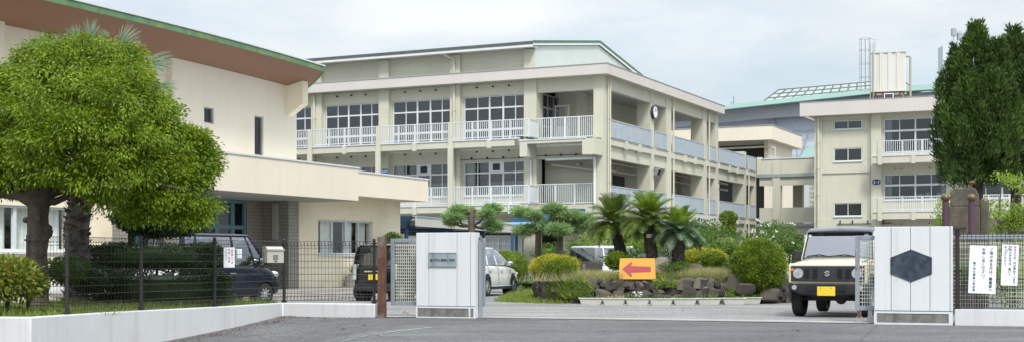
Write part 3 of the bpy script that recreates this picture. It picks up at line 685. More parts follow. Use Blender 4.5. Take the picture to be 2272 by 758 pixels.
# left panel with three small window openings
mb.box(7.001, 7.75, *ys, -0.4, 10.3); mb.box(9.60, 10.199, *ys, -0.4, 10.3)
for za, zb in ((-0.4, 3.95), (4.84, 7.54), (8.42, 9.65), (10.23, 10.3)): mb.box(7.75, 9.60, *ys, za, zb)
mb.box(7.001, 10.199, 0.0, 0.4, 10.301, 10.548); mb.box(7.001, 10.199, 0.04, 0.119, 6.79, 7.36); mb.box(7.001, 10.199, 0.04, 0.119, 3.2, 3.75)
for a, b in bays:
    mb.box(a, b, *ys, -0.4, 4.95); mb.box(a, b, *ys, 6.62, 8.0); mb.box(a, b, *ys, 10.2, 10.548); mb.box(a, a + 0.12, *ys, 4.95, 6.62); mb.box(a, a + 0.12, *ys, 8.0, 10.2)
    mb.box(b - 0.5, b, *ys, 4.95, 6.62); mb.box(b - 0.5, b, *ys, 8.0, 10.2); mb.box(a, b, 0.0, 0.119, 10.35, 10.548)
mb.build('wall', M['wall'], R2)
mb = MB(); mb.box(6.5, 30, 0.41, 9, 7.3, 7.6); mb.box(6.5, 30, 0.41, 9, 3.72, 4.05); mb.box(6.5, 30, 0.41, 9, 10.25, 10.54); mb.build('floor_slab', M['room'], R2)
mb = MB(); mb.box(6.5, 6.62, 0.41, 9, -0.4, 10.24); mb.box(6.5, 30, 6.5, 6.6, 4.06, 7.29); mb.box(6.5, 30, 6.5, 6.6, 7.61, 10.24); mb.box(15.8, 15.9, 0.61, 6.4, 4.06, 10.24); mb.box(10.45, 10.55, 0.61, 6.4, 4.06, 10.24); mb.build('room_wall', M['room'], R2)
window(R2, 7.76, 9.59, 0.2, 9.66, 10.225, (0.5,), (), w=0.05)
window(R2, 7.76, 9.59, 0.2, 7.55, 8.41, (0.5,), (), w=0.05, g='glass_r')
window(R2, 7.76, 9.59, 0.2, 3.96, 4.83, (0.5,), (), w=0.05)
for k, (a, b) in enumerate(bays):
    window(R2, a + 0.13, b - 0.51, 0.22, 8.02, 10.19, (0.25, 0.5, 0.75), ((9.42, 0.06),), thick=(1,), curt=[(0.01, 0.12, 8.1, 10.1), (0.9, 0.99, 8.1, 10.1)], cm='curtain_p', sill=False)
    window(R2, a + 0.13, b - 0.51, 0.22, 4.97, 6.61, (0.25, 0.5, 0.75), ((5.92, 0.06),), thick=(1,), curt=[(0.01, 0.12, 5.0, 6.55), (0.9, 0.99, 5.0, 6.55)], cm='curtain_p')
for z0 in (3.70, 7.25):
    zt = z0 + 0.44
    MB().box(10.5, 30, -1.2, -0.07, z0, zt).build('balcony_slab', M['wall'], R2)
    MB().box(10.45, 30, -1.25, -1.1, zt + 0.002, zt + 0.07).build('slab_edge', M['white_metal'], R2)
    for x in (10.98, 16.2, 21.4):
        MB().box(x - 0.14, x + 0.14, -1.31, -1.255, z0 - 0.1, zt + 1.0).build('balcony_post', M['wall'], R2)
        MB().box(x + 1.95, x + 2.2, -1.27, -1.201, z0 - 0.07, zt - 0.02).build('corbel', M['wall'], R2)
    railing(R2, (10.55, -1.17), (10.82, -1.17), zt + 0.07, zt + 1.0)
    railing(R2, (11.13, -1.17), (16.05, -1.17), zt + 0.07, zt + 1.0, pitch=0.13)
    railing(R2, (16.35, -1.17), (21.2, -1.17), zt + 0.07, zt + 1.0, pitch=0.13)
MB().box(6.2, 30, -0.55, 9, 10.55, 10.70).build('roof', M['wall'], R2)
mb = MB(); mb.box(5.7, 30, -0.75, -0.56, 10.55, 11.44); mb.box(5.7, 5.9, -0.559, 9, 10.55, 11.44); mb.build('parapet', M['fascia'], R2)
mb = MB(); mb.box(5.68, 30, -0.78, -0.53, 11.442, 11.48); mb.build('capping', M['cap'], R2)
downpipe(R2, 6.78, -0.1, -0.2, 10.5, 0.08); downpipe(R2, 15.25, -0.0, -0.2, 10.5, 0.08, )
mb = MB()
for a, b in bays:
    for f in (0.18, 0.27, 0.65, 0.74):
        for z in (6.95, 3.4): mb.cyl((a + (b - a) * f, 0.04, z), (a + (b - a) * f, 0.121, z), 0.07, 10)
mb.build('vent_stub', M['wall_dark'], R2)
mb = MB(); mb.cyl((8.0, -0.02, 3.45), (11.5, -0.02, 3.45), 0.03, 6)
for x in (8.2, 9, 10, 11): mb.box(x - 0.03, x + 0.03, -0.05, 0.03, 3.45, 3.7)
mb.build('cable_tray', M['dark'], R2)
mb = MB(); mb.cyl((10.16, -0.12, 4.0), (10.16, -0.12, 11.9), 0.025, 5); mb.build('lightning_conductor', M['wall_dark'], R2)
def r2pt(x, y, z): return mainpt(x, y + 21.6, z)
badge('room_sign', 'oval navy sign reading 2-3 on the classroom block pillar', r2pt(10.55, -0.065, 6.15), '2-3', 0.26, 0.17, M['signnavy'], 0.22)
mb = MB()
for x, w_ in ((11.9, 0.25), (13.0, 0.4), (13.5, 0.22), (14.2, 0.35), (12.5, 0.15)):
    mb.box(x, x + w_, 0.9, 1.2, 5.1, 5.1 + random.uniform(0.15, 0.35))
mb.build('room_clutter', M['curtain_w'], R2)
# bridge
br = thing('link_bridge', 'two level sage green link bridge joining the two school blocks', 'bridge', mainpt(0, 31.1, 0), TH)
mb = MB()
for zl, zp0, zp1 in ((7.38, 7.50, 8.58), (3.70, 3.85, 4.98)):
    mb.box(0.25, 6.3, 0, 0.18, zp0, zp1); mb.box(0.25, 6.3, 0.19, 2.8, zl - 0.3, zl - 0.02); mb.box(0.25, 6.3, 0.0, 0.185, zl - 0.75, zl - 0.14)
mb.build('parapet', M['wall'], br)
mb = MB()
for zl in (7.38, 3.70): mb.box(0.05, 6.4, -0.15, 0.19, zl - 0.13, zl + 0.10)
mb.build('ledge', M['cap'], br)
mb = MB(); mb.box(0.1, 6.4, -0.06, 0.24, 8.582, 8.64); mb.build('capping', M['white_metal'], br)
MB().box(1.25, 1.86, -0.1, 0.5, -0.4, 8.45).build('column', M['wall'], br)
MB().box(0.05, 0.4, -0.05, 0.3, 7.5, 8.75).build('end_pier', M['wall'], br)
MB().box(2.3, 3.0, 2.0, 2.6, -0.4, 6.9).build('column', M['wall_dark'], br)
# small pavilion behind the bridge
pv = P(1713, 278, 104); pav = thing('roof_pavilion', 'cream flat roofed pavilion standing behind the link bridge', 'pavilion', (pv.x, pv.y, 0), TH)
zt = pv.z
mb = MB(); mb.box(-12, 0, 0, 10.2, zt - 1.12, zt); mb.build('roof', M['cream'], pav)
MB().box(-12.05, 0.05, -0.05, 10.25, zt + 0.002, zt + 0.06).build('capping', M['cap'], pav)
mb = MB(); mb.box(-0.95, -0.6, 1.2, 1.6, -1, zt - 1.121); mb.box(-0.8, -0.6, 1.61, 9.2, -1, zt - 1.121); mb.box(-5.2, -4.8, 1.4, 1.6, -1, zt - 1.121); mb.build('wall', M['cream'], pav)
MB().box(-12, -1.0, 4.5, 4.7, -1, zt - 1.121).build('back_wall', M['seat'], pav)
mb = MB(); mb.tube([(-12, 0.8, zt - 1.75), (-0.9, 0.8, zt - 1.62), (0.0, 0.9, zt - 1.75), (0.0, 0.9, zt - 4)], 0.09, 6); mb.build('pipe', M['pipe'], pav)
# white wall and patterned building seen through the bridge
t = thing('patterned_building', 'pale building with incised brick pattern seen through the link bridge opening', 'building', P(1770, 575, 118), TH)
MB().box(-3.2, 1.0, 0, 0.4, -1, 6.9).build('white_wall', M['far'], t)
pmat, nt, b = newmat('incised_brick'); tc = N(nt, 'ShaderNodeTexCoord'); sx = N(nt, 'ShaderNodeSeparateXYZ'); L(nt, tc, 'Object', sx, 0); cb = N(nt, 'ShaderNodeCombineXYZ'); L(nt, sx, 0, cb, 0); L(nt, sx, 2, cb, 1)
bt = N(nt, 'ShaderNodeTexBrick', Scale=1.0); bt.inputs['Color1'].default_value = (0.5, 0.49, 0.44, 1); bt.inputs['Color2'].default_value = (0.44, 0.43, 0.39, 1); bt.inputs['Mortar'].default_value = (0.2, 0.2, 0.18, 1)
bt.inputs['Brick Width'].default_value = 0.9; bt.inputs['Row Height'].default_value = 0.4; bt.inputs['Mortar Size'].default_value = 0.04; L(nt, cb, 0, bt, 'Vector'); L(nt, bt, 'Color', b, 'Base Color')
MB().box(1.01, 9, 0.2, 0.6, -1, 7.6).build('wall', pmat, t)
mb = MB(); mb.box(1.6, 2.6, 0.05, 0.19, 0, 4.6); mb.box(4.4, 4.9, 0.05, 0.19, 0, 4.0); mb.build('opening', M['dark'], t)

# ------------------------------------------------------------------ water tank on the right roof
tk = thing('water_tank', 'ribbed white rooftop water tank with caged ladder on rusty legs', 'water tank', r2pt(9.9, 1.6, 11.42), TH + R(8))
def trib():
    w, d, h, z0 = 2.15, 1.7, 2.50, 0.85; mb = MB(); n = 8; pts = []
    front = []
    for i in range(n + 1):
        x = w * i / n; front.append((x, -0.05 if i % 2 else 0.0))
    poly = []
    for i in range(n):
        x0, x1 = w * i / n, w * (i + 1) / n; y = -0.06 if i % 2 == 0 else 0.0
        poly += [(x0 + 0.03, y), (x1 - 0.03, y)]
    poly += [(w + 0.02, 0.1)]
    for i in range(6):
        y0, y1 = d * i / 6 + 0.1, d * (i + 1) / 6 + 0.1; x = w + (0.06 if i % 2 == 0 else 0.0); poly += [(x, y0 + 0.03), (x, y1 - 0.03)]
    poly += [(0, d + 0.1)]
    mb.prism(poly, z0, z0 + h, 'z'); mb.box(-0.02, w + 0.08, -0.08, d + 0.12, z0 - 0.08, z0 - 0.002); mb.box(-0.02, w + 0.08, -0.08, d + 0.12, z0 + h + 0.002, z0 + h + 0.05)
    return mb
trib().build('body', M['tank'], tk)
mb = MB()
for x in (0.1, 0.75, 1.4, 2.05):
    for y in (0.05, 1.7): mb.box(x - 0.06, x + 0.06, y - 0.06, y + 0.06, -0.1, 0.765)
for a, b in (((0.1, 0.05, 0.85), (0.75, 0.05, 0.1)), ((2.05, 0.05, 0.85), (1.4, 0.05, 0.1)), ((2.1, 0.05, 0.85), (2.1, 1.7, 0.1))): mb.tube([a, b], 0.04, 4)
mb.box(0, 2.2, -0.02, 0.1, 0.66, 0.768)
mb.build('stand', M['rust'], tk)
mb = MB()
for x in (-0.12, 0.12):
    mb.cyl((-0.03, x, 0.0), (-0.03, x, 4.1), 0.022, 5)
for k in range(15): mb.cyl((-0.03, -0.12, 0.2 + k * 0.3), (-0.03, 0.12, 0.2 + k * 0.3), 0.014, 4)
for z in (0.9, 1.8, 2.7, 3.6, 4.35):
    mb.tube([(-0.37 + 0.36 * math.cos(a), 0.36 * math.sin(a), z) for a in [k * math.pi / 8 for k in range(17)]], 0.018, 4)
for k in range(7):
    a = math.pi * (0.25 + 0.25 * k); mb.cyl((-0.37 + 0.36 * math.cos(a), 0.36 * math.sin(a), 0.9), (-0.37 + 0.36 * math.cos(a), 0.36 * math.sin(a), 4.35), 0.014, 4)
mb.tube([(-0.03, 0.2, 4.35), (0.25, 0.2, 4.3), (0.25, 0.2, 3.4)], 0.02, 4)
mb.build('caged_ladder', M['steel'], tk)
mb = MB(); mb.tube([(2.2, 0.4, 3.1), (2.45, 0.4, 3.1), (2.5, 0.4, 3.0), (2.5, 0.4, 0.0)], 0.07, 8); mb.cyl((0.15, -0.15, 0), (0.15, -0.15, 4.0), 0.03, 6); mb.build('pipe', M['wall_dark'], tk, smooth=50)
MB().ell((1.6, 0.6, 3.47), (0.12, 0.12, 0.12), 8, 6).build('valve', M['steel'], tk, smooth=60)
mb = MB(); mb.box(0.85, 1.45, -0.3, -0.27, 0.12, 0.62); mb.build('panel_board', M['paper'], tk)
mb = MB(); mb.box(0.9, 1.4, -0.31, -0.301, 0.17, 0.57); mb.build('panel_face', M['seat'], tk)

# ------------------------------------------------------------------ glass sided arena far behind
Y0 = 190.0
ar = thing('sports_arena', 'large blue grey panelled arena with mint eaves and glazed ridge far behind', 'arena', (0, 0, 0))
def AP(px, py, Y=Y0): return P(px, py, Y)
def slab(pts, dy): # polygon facing the camera given real thickness
    vs = [Vector(p) for p in pts]; vb = [v + Vector((dy * 0.2, dy, 0)) for v in vs]; n = len(vs)
    return vs + vb, [tuple(range(n))] + [tuple(reversed(range(n, 2 * n)))] + [(i, i + n, (i + 1) % n + n, (i + 1) % n) for i in range(n)]
mb = MB(); mb.add(*slab([AP(1480, 250), AP(1480, 640), AP(2200, 640), AP(2200, 186), AP(2060, 190), AP(1940, 199), AP(1800, 215), AP(1606, 237)], 40)); mb.build('wall', M['arena'], ar)
mb = MB(); mb.add(*slab([AP(1480, 250, 188), AP(1480, 285, 188), AP(1700, 263, 188), AP(1850, 252, 188), AP(2200, 228, 188), AP(2200, 195, 188), AP(1800, 221, 188)], 1.2)); mb.build('upper_band', M['arena_up'], ar)
mb = MB(); mb.add(*slab([AP(1480, 247, 186), AP(1480, 256, 186), AP(1606, 243, 186), AP(1800, 222, 186), AP(1940, 207, 186), AP(2060, 199, 186), AP(2200, 196, 186), AP(2200, 184, 186), AP(2060, 187, 186), AP(1940, 196, 186), AP(1800, 212, 186), AP(1606, 234, 186)], 1.8)); mb.build('eaves', M['mint'], ar)
def skl(i, k):
    f = i * 21 / 358; return AP(1690 + i * 21, 228 - 32 * f, 187).lerp(AP(1727 + i * 17.5, 200 - 20 * min(1, f * 1.3), 197), k)
mb = MB()
for i in range(16):
    q = [skl(i, 0), skl(i + 1, 0), skl(i + 1, 1), skl(i, 1)]; mb.add(q, [(0, 1, 2, 3)]); mb.add([v + Vector((0, 0.4, -0.3)) for v in q], [(3, 2, 1, 0)])
mb.add([skl(16, 0), skl(16, 0) + Vector((2.2, 2, 0)), skl(16, 1)], [(0, 1, 2)])
mb.build('skylight', M['arenaglass'], ar)
mb = MB()
for px0, px1 in [(1690 + i * 21, 1727 + i * 17.5) for i in range(17)]:
    f = (px0 - 1690) / 358; yb = 228 - 32 * f; yt = 200 - 20 * min(1, f * 1.3)
    mb.tube([AP(px0, yb, 186.8), AP(px1, yt, 196.8)], 0.11, 4)
for k in (0.0, 0.33, 0.66, 1.0):
    pts = []
    for i in range(17):
        f = i * 21 / 358; a = AP(1690 + i * 21, 228 - 32 * f, 186.8); b = AP(1727 + i * 17.5, 200 - 20 * min(1, f * 1.3), 196.8); pts.append(a.lerp(b, k))
    mb.tube(pts, 0.11, 4)
mb.build('skylight_frame', M['brown'], ar)
mb = MB()
for px in range(1500, 2180, 42): mb.tube([AP(px, 262, 187.2), AP(px + 14, 300, 189.9), AP(px + 22, 420, 189.9)], 0.045, 4)
for py in (300, 318, 336, 354): mb.tube([AP(1500, py + 12, 189.7), AP(1700, py - 4, 189.7), AP(1900, py - 18, 189.7)], 0.035, 4)
mb.tube([AP(1716, 262, 189.6), AP(1695, 300, 189.6)], 0.1, 4); mb.tube([AP(1716, 262, 189.6), AP(1737, 300, 189.6)], 0.1, 4); mb.tube([AP(1796, 290, 189.6), AP(1775, 350, 189.6)], 0.1, 4)
mb.build('panel_joint', M['arena_up'], ar)
mb = MB(); mb.tube([AP(1628, 240, 190), AP(1628, 213, 190)], 0.08, 4); mb.tube([AP(1621, 240, 190), AP(1622, 228, 190), AP(1626, 226, 190)], 0.08, 4); mb.build('antenna', M['cap'], ar)
md = thing('domed_hall', 'mint green ribbed curved roof rising beside the classroom block', 'hall roof', P(1800, 400, 140))
mb = MB(); dp = P(1800, 400, 140)
pts = [P(1775, 350, 140) - dp, P(1783, 336, 140) - dp, P(1793, 327, 140) - dp, P(1812, 318, 140) - dp, P(1830, 316, 140) - dp, P(1830, 600, 140) - dp, P(1775, 600, 140) - dp]
mb.add(*slab(pts, 6)); mb.build('roof', M['mint'], md)
# far tower block behind the conifers
t = thing('office_block', 'pale high rise with rooftop antennas far behind the conifers', 'building', P(2180, 575, 260))
o0 = P(2180, 575, 260)
a, b = P(2092, 102, 260) - o0, P(2330, 80, 260) - o0
mb = MB(); mb.box(a.x, b.x, 0, 3, -5, a.z); mb.build('wall', M['far'], t)
mb = MB()
for k in range(14):
    z = 38 - k * 3.1; mb.box(a.x + 0.6, b.x - 0.6, -0.12, -0.01, z, z + 1.2)
mb.build('window_band', M['glass'], t)
mb = MB()
for px, yt in ((2116, 62), (2124, 70), (2130, 68)): p = P(px, yt, 262) - o0; mb.cyl((p.x, 2, 40), (p.x, 2, p.z), 0.09, 5)
for px, y0_, y1_ in ((2116, 64, 80), (2129, 74, 88)): p = P(px, y0_, 262) - o0; q = P(px, y1_, 262) - o0; mb.box(p.x - 0.4, p.x + 0.4, 1.5, 2.5, q.z, p.z)
mb.build('antenna', M['cap'], t)

# ------------------------------------------------------------------ left hall with canopies
hall = thing('assembly_hall', 'cream rendered hall with curved brown soffit and green roof edge', 'hall', (-4.96, 42.2, 0), TH)
UW = -3.5
def zw(y): return 7.2 - (0.19 * ((y + 8) / 9.5) ** 2 if y > -8 else 0.0)
mb = MB(); n = 24
def wallseg(x, ya, yb, z0):
    pts = [(ya, z0)] + [(yb, z0)] + [(yb + (ya - yb) * k / 10, zw(yb + (ya - yb) * k / 10)) for k in range(11)]
    mb.prism(pts, x - 0.35, x, 'x')
# upper wall in three panels with window slots cut as gaps
def upper(x, ya, yb, slots):
    cur = ya
    for (s0, s1, z0, z1) in slots:
        wallseg(x, cur, s0, -0.3); mb.box(x - 0.35, x, s0, s1, -0.3, z0)
        pts = [(s0, z1), (s1, z1), (s1, zw(s1)), (s0, zw(s0))]; mb.prism(pts, x - 0.35, x, 'x'); cur = s1
    wallseg(x, cur, yb, -0.3)
upper(UW, -4.87, 1.56, [(-3.38, -2.9, 5.34, 5.84), (-0.81, -0.32, 4.52, 5.82)])
wallseg(UW - 0.22, -11.3, -4.871, -0.3); wallseg(UW, -24, -11.301, -0.3)
mb.box(-16, UW - 0.36, 1.3, 1.55, -0.3, 7.0)
mb.build('upper_wall', M['cream'], hall)
for (s0, s1, z0, z1) in [(-3.38, -2.9, 5.34, 5.84), (-0.81, -0.32, 4.52, 5.82)]:
    T = Matrix.Translation((UW, 0, 0)) @ Matrix.Rotation(R(90), 4, 'Z')
    window(hall, s0, s1, 0.10, z0, z1, (), (), T=T, m='steel', w=0.035, sill=False)
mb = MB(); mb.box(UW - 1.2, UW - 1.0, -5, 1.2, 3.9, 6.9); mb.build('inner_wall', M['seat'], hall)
# roof: curved bowl soffit with end rake
mb = MB(); cols = 9; ylist = [-24 + k * 1.0 for k in range(26)] + [2.0]
prof = []
for j in range(cols):
    f = j / (cols - 1); prof.append((UW - 0.3 + f * 1.65, 0.42 * f ** 1.7 - 0.05 * (1 - f)))
rings_lo = []
for y in ylist:
    row = []
    for (x, dz), f in zip(prof, [j / (cols - 1) for j in range(cols)]):
        yy = y if y < 1.9 else 2.15 - 0.95 * f
        row.append((x, yy, zw(yy) + dz + 0.0))
    rings_lo.append(row)
V = []; FN = []
for row in rings_lo: V += row
nr = len(rings_lo); o2 = len(V)
for row in rings_lo: V += [(x, y, z + 0.13) for x, y, z in row]
for i in range(nr - 1):
    for j in range(cols - 1):
        FN.append((i * cols + j, i * cols + j + 1, (i + 1) * cols + j + 1, (i + 1) * cols + j))
soff = MB(); soff.add(V[:o2], FN); soff.build('soffit', M['soffit'], hall, smooth=60)
mb = MB()
edge = [row[-1] for row in rings_lo]; rake = rings_lo[-1][::-1]
def strip(mb, pts, off, z0, z1, th=0.05):
    rings = []
    for (x, y, z) in pts: rings.append([(x + off[0], y + off[1], z + z0), (x + off[0] + th, y + off[1], z + z0), (x + off[0] + th, y + off[1], z + z1), (x + off[0], y + off[1], z + z1)])
    mb.loft(rings)
strip(mb, edge, (0.002, 0), -0.01, 0.16); rk = [(x, y, z) for x, y, z in rake]
rings = [[(x, y + 0.002, z - 0.02), (x, y + 0.06, z - 0.02), (x, y + 0.06, z + 0.16), (x, y + 0.002, z + 0.16)] for x, y, z in rk]; mb.loft(rings)
mb.build('roof_edge', M['dgreen'], hall)
mb = MB(); top = MB()
strip(mb, edge, (-0.02, 0), 0.165, 0.21, 0.10); mb.build('roof_drip', M['white_metal'], hall)
tp = MB(); V = []; FN = []
for row in rings_lo:
    x, y, z = row[-1]; V += [(x, y, z + 0.15), (-16, y, z + 1.6)]
for i in range(nr - 1): FN.append((2 * i, 2 * i + 2, 2 * i + 3, 2 * i + 1))
tp.add(V, FN); tp.build('roof', M['cap'], hall)
mb = MB(); zf = zw(1.2)
mb.add([(UW + 0.001, 1.0, 5.98), (UW + 0.64, 1.0, 6.37), (UW + 0.64, 1.0, zf + 0.13), (UW + 0.001, 1.0, zf), (UW + 0.001, 1.32, 5.98), (UW + 0.64, 1.32, 6.37), (UW + 0.64, 1.32, zf + 0.13), (UW + 0.001, 1.32, zf)],
       [(0, 1, 2, 3), (7, 6, 5, 4), (0, 4, 5, 1), (1, 5, 6, 2), (2, 6, 7, 3), (3, 7, 4, 0)]); mb.build('bracket_fin', M['cream_low'], hall)
# canopies
MB().box(UW + 0.001, 0, -8.6, 0, 3.0, 4.02).build('canopy', M['cream'], hall)
MB().box(UW + 0.002, 0.03, -8.6, 0.03, 4.022, 4.07).build('canopy_capping', M['white_metal'], hall)
MB().box(-16, -0.95, 0.001, 6.28, 3.24, 4.03).build('canopy', M['cream'], hall)
MB().box(-16, -0.92, 0.05, 6.31, 4.032, 4.08).build('canopy_capping', M['white_metal'], hall)
MB().box(UW, -0.06, -8.5, -0.06, 2.985, 2.999).build('canopy_soffit', M['ceil'], hall)
# annex walls
mb = MB(); X0, X1 = -2.16, -1.86
mb.box(X0, X1, -0.65, 0.46, -0.3, 3.239); mb.box(X0, X1, 3.91, 5.8, -0.3, 3.239); mb.box(X0, X1, 0.46, 3.91, -0.3, 1.27); mb.box(X0, X1, 0.46, 3.91, 2.45, 3.239); mb.box(-16, X0, 5.5, 5.8, -0.3, 3.239)
mb.build('annex_wall', M['cream_low'], hall)
T9 = Matrix.Translation((-2.0, 0, 0)) @ Matrix.Rotation(R(90), 4, 'Z')
window(hall, 0.46, 3.91, -0.02, 1.27, 2.45, (0.34, 0.63, 0.83) if False else (0.27, 0.52, 0.76), (), T=T9, curt=[(0.02, 0.10, 1.3, 2.4), (0.16, 0.40, 1.3, 2.4), (0.55, 0.70, 1.3, 2.4), (0.80, 0.97, 1.3, 2.4)], cm='curtain_w', g='glass_r', thick=(1,))
mb = MB(); mb.box(-2.7, -2.4, 0.6, 3.8, 1.15, 1.55); mb.build('window_box', M['teal'] if False else M['green'], hall)
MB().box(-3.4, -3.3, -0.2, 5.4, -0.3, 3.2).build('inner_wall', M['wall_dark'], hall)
mb = MB(); mb.box(-2.16, -1.862, -1.22, -0.651, -0.3, 2.998); mb.box(-3.2, -2.161, -1.22, -1.0, -0.3, 2.998); mb.box(-3.2, -2.87, -2.05, -1.221, -0.3, 2.998)
mb.box(-3.2, -1.862, -9.2, -8.6, -0.3, 2.998); mb.build('tiled_wall', M['tiles'], hall)
T8 = Matrix.Translation((-2.95, 0, 0)) @ Matrix.Rotation(R(90), 4, 'Z')
window(hall, -8.6, -2.06, 0.0, 0.15, 2.98, (0.12, 0.24, 0.36, 0.5, 0.64, 0.78, 0.9), ((2.12, 0.06),), T=T8, m='teal', thick=(1, 3, 5, 6), w=0.1, sill=False)
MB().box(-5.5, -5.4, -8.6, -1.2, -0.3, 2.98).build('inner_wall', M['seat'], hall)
mb = MB(); mb.box(-1.98, -1.80, -1.32, -1.221, 1.75, 2.9, Matrix.Translation((-0.45, 0, 0))); mb.build('wall_lamp', M['ceil'], hall)
# left wing wall with curtained sliding windows
mb = MB(); mb.box(X0, X1, -24, -9.2, -0.3, 1.30); mb.box(X0, X1, -24, -9.2, 2.42, 3.4); mb.box(X0, X1, -10.7, -9.2, 1.30, 2.42); mb.box(X0, X1, -14.6, -14.2, 1.30, 2.42); mb.box(-3.49, X1, -24, -8.61, 3.401, 3.6)
mb.build('wing_wall', M['cream_low'], hall)
for a, b in ((-14.2, -10.7), (-18.3, -14.6)):
    window(hall, a, b, -0.02, 1.30, 2.42, (0.25, 0.5, 0.75), (), T=T9, curt=[(0.02, 0.47, 1.32, 2.4), (0.53, 0.98, 1.32, 2.4)], cm='curtain_w', thick=(1,), g='glass_r')
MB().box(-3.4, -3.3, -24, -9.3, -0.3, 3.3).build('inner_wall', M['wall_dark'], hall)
# entrance steps + raised planter box
MB().box(-1.86, -0.5, -8.0, 5.3, -0.3, 0.17).build('step', M['conc'], hall, bevel=0.01); MB().box(-0.499, 0.1, -8.0, 5.5, -0.3, 0.06).build('step', M['conc'], hall, bevel=0.01); MB().box(0.101, 0.7, -8.0, 5.7, -0.3, -0.04).build('step', M['conc'], hall, bevel=0.01)
def hallpt(x, y, z): return Matrix.Translation((-4.96, 42.2, 0)) @ Matrix.Rotation(TH, 4, 'Z') @ Vector((x, y, z))
t = thing('planter_box', 'long grey concrete planter box against the hall wall', 'planter', hallpt(-1.3, 2.9, 0.16), TH)
MB().box(-0.45, 0.45, -1.0, 2.0, 0, 0.40).build('box', M['conc'], t, bevel=0.02)
MB().box(-0.38, 0.38, -0.93, 1.93, 0.401, 0.42).build('earth', M['soil'], t)

# ------------------------------------------------------------------ cycle shelter on blue posts
a0 = P(922, 481, 50); b0 = P(1149, 504.6, 62.5)
dv = (b0 - a0); ang = math.atan2(dv.y, dv.x); ln = Vector((dv.x, dv.y, 0)).length; zt = a0.z - gz(a0.x, a0.y)
sh = thing('cycle_shelter', 'long low cycle shelter with blue posts beside the hall', 'shelter', (a0.x, a0.y, gz(a0.x, a0.y)), ang)
mb = MB(); mb.prism([(0, zt), (0, zt - 0.12), (3.2, zt - 0.30), (6.5, zt - 0.12), (6.5, zt)], 0, ln + 3, 'x'); mb.build('roof', M['conc'], sh)
MB().box(-0.05, ln + 3, -0.06, -0.002, zt - 0.34, zt + 0.02).build('fascia', M['conc_pale'], sh)
MB().box(-0.05, ln + 3, -0.09, 0.3, zt + 0.022, zt + 0.06).build('roof_edge', M['blueroof'], sh)
mb = MB()
for k in range(6):
    y = 0.1 + k * 1.05; mb.add([(-0.3, y, zt + 0.05), (-0.3, y + 0.75, zt + 0.05), (-0.3, y + 0.37, zt - 0.42), (0.3, y, zt + 0.05), (0.3, y + 0.75, zt + 0.05), (0.3, y + 0.37, zt - 0.42)], [(0, 1, 2), (5, 4, 3), (0, 3, 4, 1), (1, 4, 5, 2), (2, 5, 3, 0)])
mb.build('folded_end', M['bluepost'], sh)
for x in (0.3, 4.5, 9.5, 14.5):
    MB().cyl((x, 0.5, 0), (x, 0.5, zt - 0.16), 0.075, 10).build('post', M['blue'], sh, smooth=50)
    MB().cyl((x, 5.6, 0), (x, 5.6, zt - 0.16), 0.075, 10).build('post', M['blue'], sh, smooth=50)
mb = MB()
for x in (0.3, 4.5, 9.5, 14.5): mb.box(x - 0.05, x + 0.05, 0.1, 6.2, zt - 0.42, zt - 0.31)
mb.build('rafter', M['bluepost'], sh)
# ------------------------------------------------------------------ gate pillars
def place(u, n, name, label, cat, group=None, z=None):
    p = GP(u, n); return thing(name, label, cat, (p.x, p.y, gz(p.x, p.y) if z is None else z), GA, group)
gp1 = place(-0.035, 0.0, 'gate_pillar', 'white panelled gate pillar carrying the school name plaque', 'gate pillar', 'white gate pillars')
W1, D1, HP = 1.20, 0.26, 1.62
mb = MB()
for a, b in ((0, 0.255), (0.262, 0.83), (0.837, 1.10), (1.107, 1.20)): mb.box(a, b, 0, D1, 0.225, HP)
mb.build('panel', M['gatewhite'], gp1, bevel=0.008)
MB().box(0.01, 1.19, 0.015, D1 - 0.01, -0.12, HP - 0.02).build('core', M['groove'], gp1)
mb = MB(); mb.box(-0.004, 0.03, -0.006, D1, -0.1, 0.215); mb.box(1.075, 1.105, -0.006, 0.02, -0.1, 0.215); mb.box(1.17, 1.204, -0.006, D1, -0.1, 0.215); mb.box(0.031, 1.074, -0.006, 0.02, 0.185, 0.215); mb.box(0.031, 1.074, -0.006, 0.02, -0.1, 0.02); mb.box(1.106, 1.169, -0.006, 0.02, 0.185, 0.215); mb.box(1.106, 1.169, -0.006, 0.02, -0.1, 0.02)
mb.box(0.0, 1.2, 0.021, D1, 0.18, 0.2249)
mb.build('base_frame', M['gatewhite'], gp1)
mb = MB(); mb.box(0.031, 1.074, 0.004, 0.014, 0.021, 0.184); mb.box(1.106, 1.169, 0.004, 0.014, 0.021, 0.184); mb.build('stone_inset', M['inset'], gp1)
pl = MB(); pl.box(0.27, 0.825, -0.022, -0.001, 0.985, 1.235); po = pl.build('name_plaque', M['plaque'], gp1)
mb = MB(); mb.box(0.262, 0.833, -0.03, -0.023, 0.977, 0.990); mb.box(0.262, 0.833, -0.03, -0.023, 1.230, 1.243); mb.box(0.262, 0.275, -0.03, -0.023, 0.991, 1.229); mb.box(0.820, 0.833, -0.03, -0.023, 0.991, 1.229)
mb.build('border', M['plaque'], po)
mb = MB(); letters(mb, '倉敷市立葦高小学校', 0.293, 1.075, 0.060, Matrix.Translation((0, -0.025, 0)), step=0.0565); mb.build('lettering', M['char'], po)
p2 = GO + gdir * 8.42
gp2 = place(8.42, 0.0, 'gate_pillar', 'white panelled gate pillar bearing a dark hexagonal emblem', 'gate pillar', 'white gate pillars', z=0)
W2 = 1.27; HQ = 1.66
mb = MB()
for a, b in ((0, 0.27), (0.277, 0.585), (0.592, 0.90), (0.907, 1.22)): mb.box(a, b, 0, 0.30, 0.235, HQ)
mb.box(1.227, W2, 0, 0.30, 0.235, HQ)
mb.build('panel', M['gatewhite'], gp2, bevel=0.008)
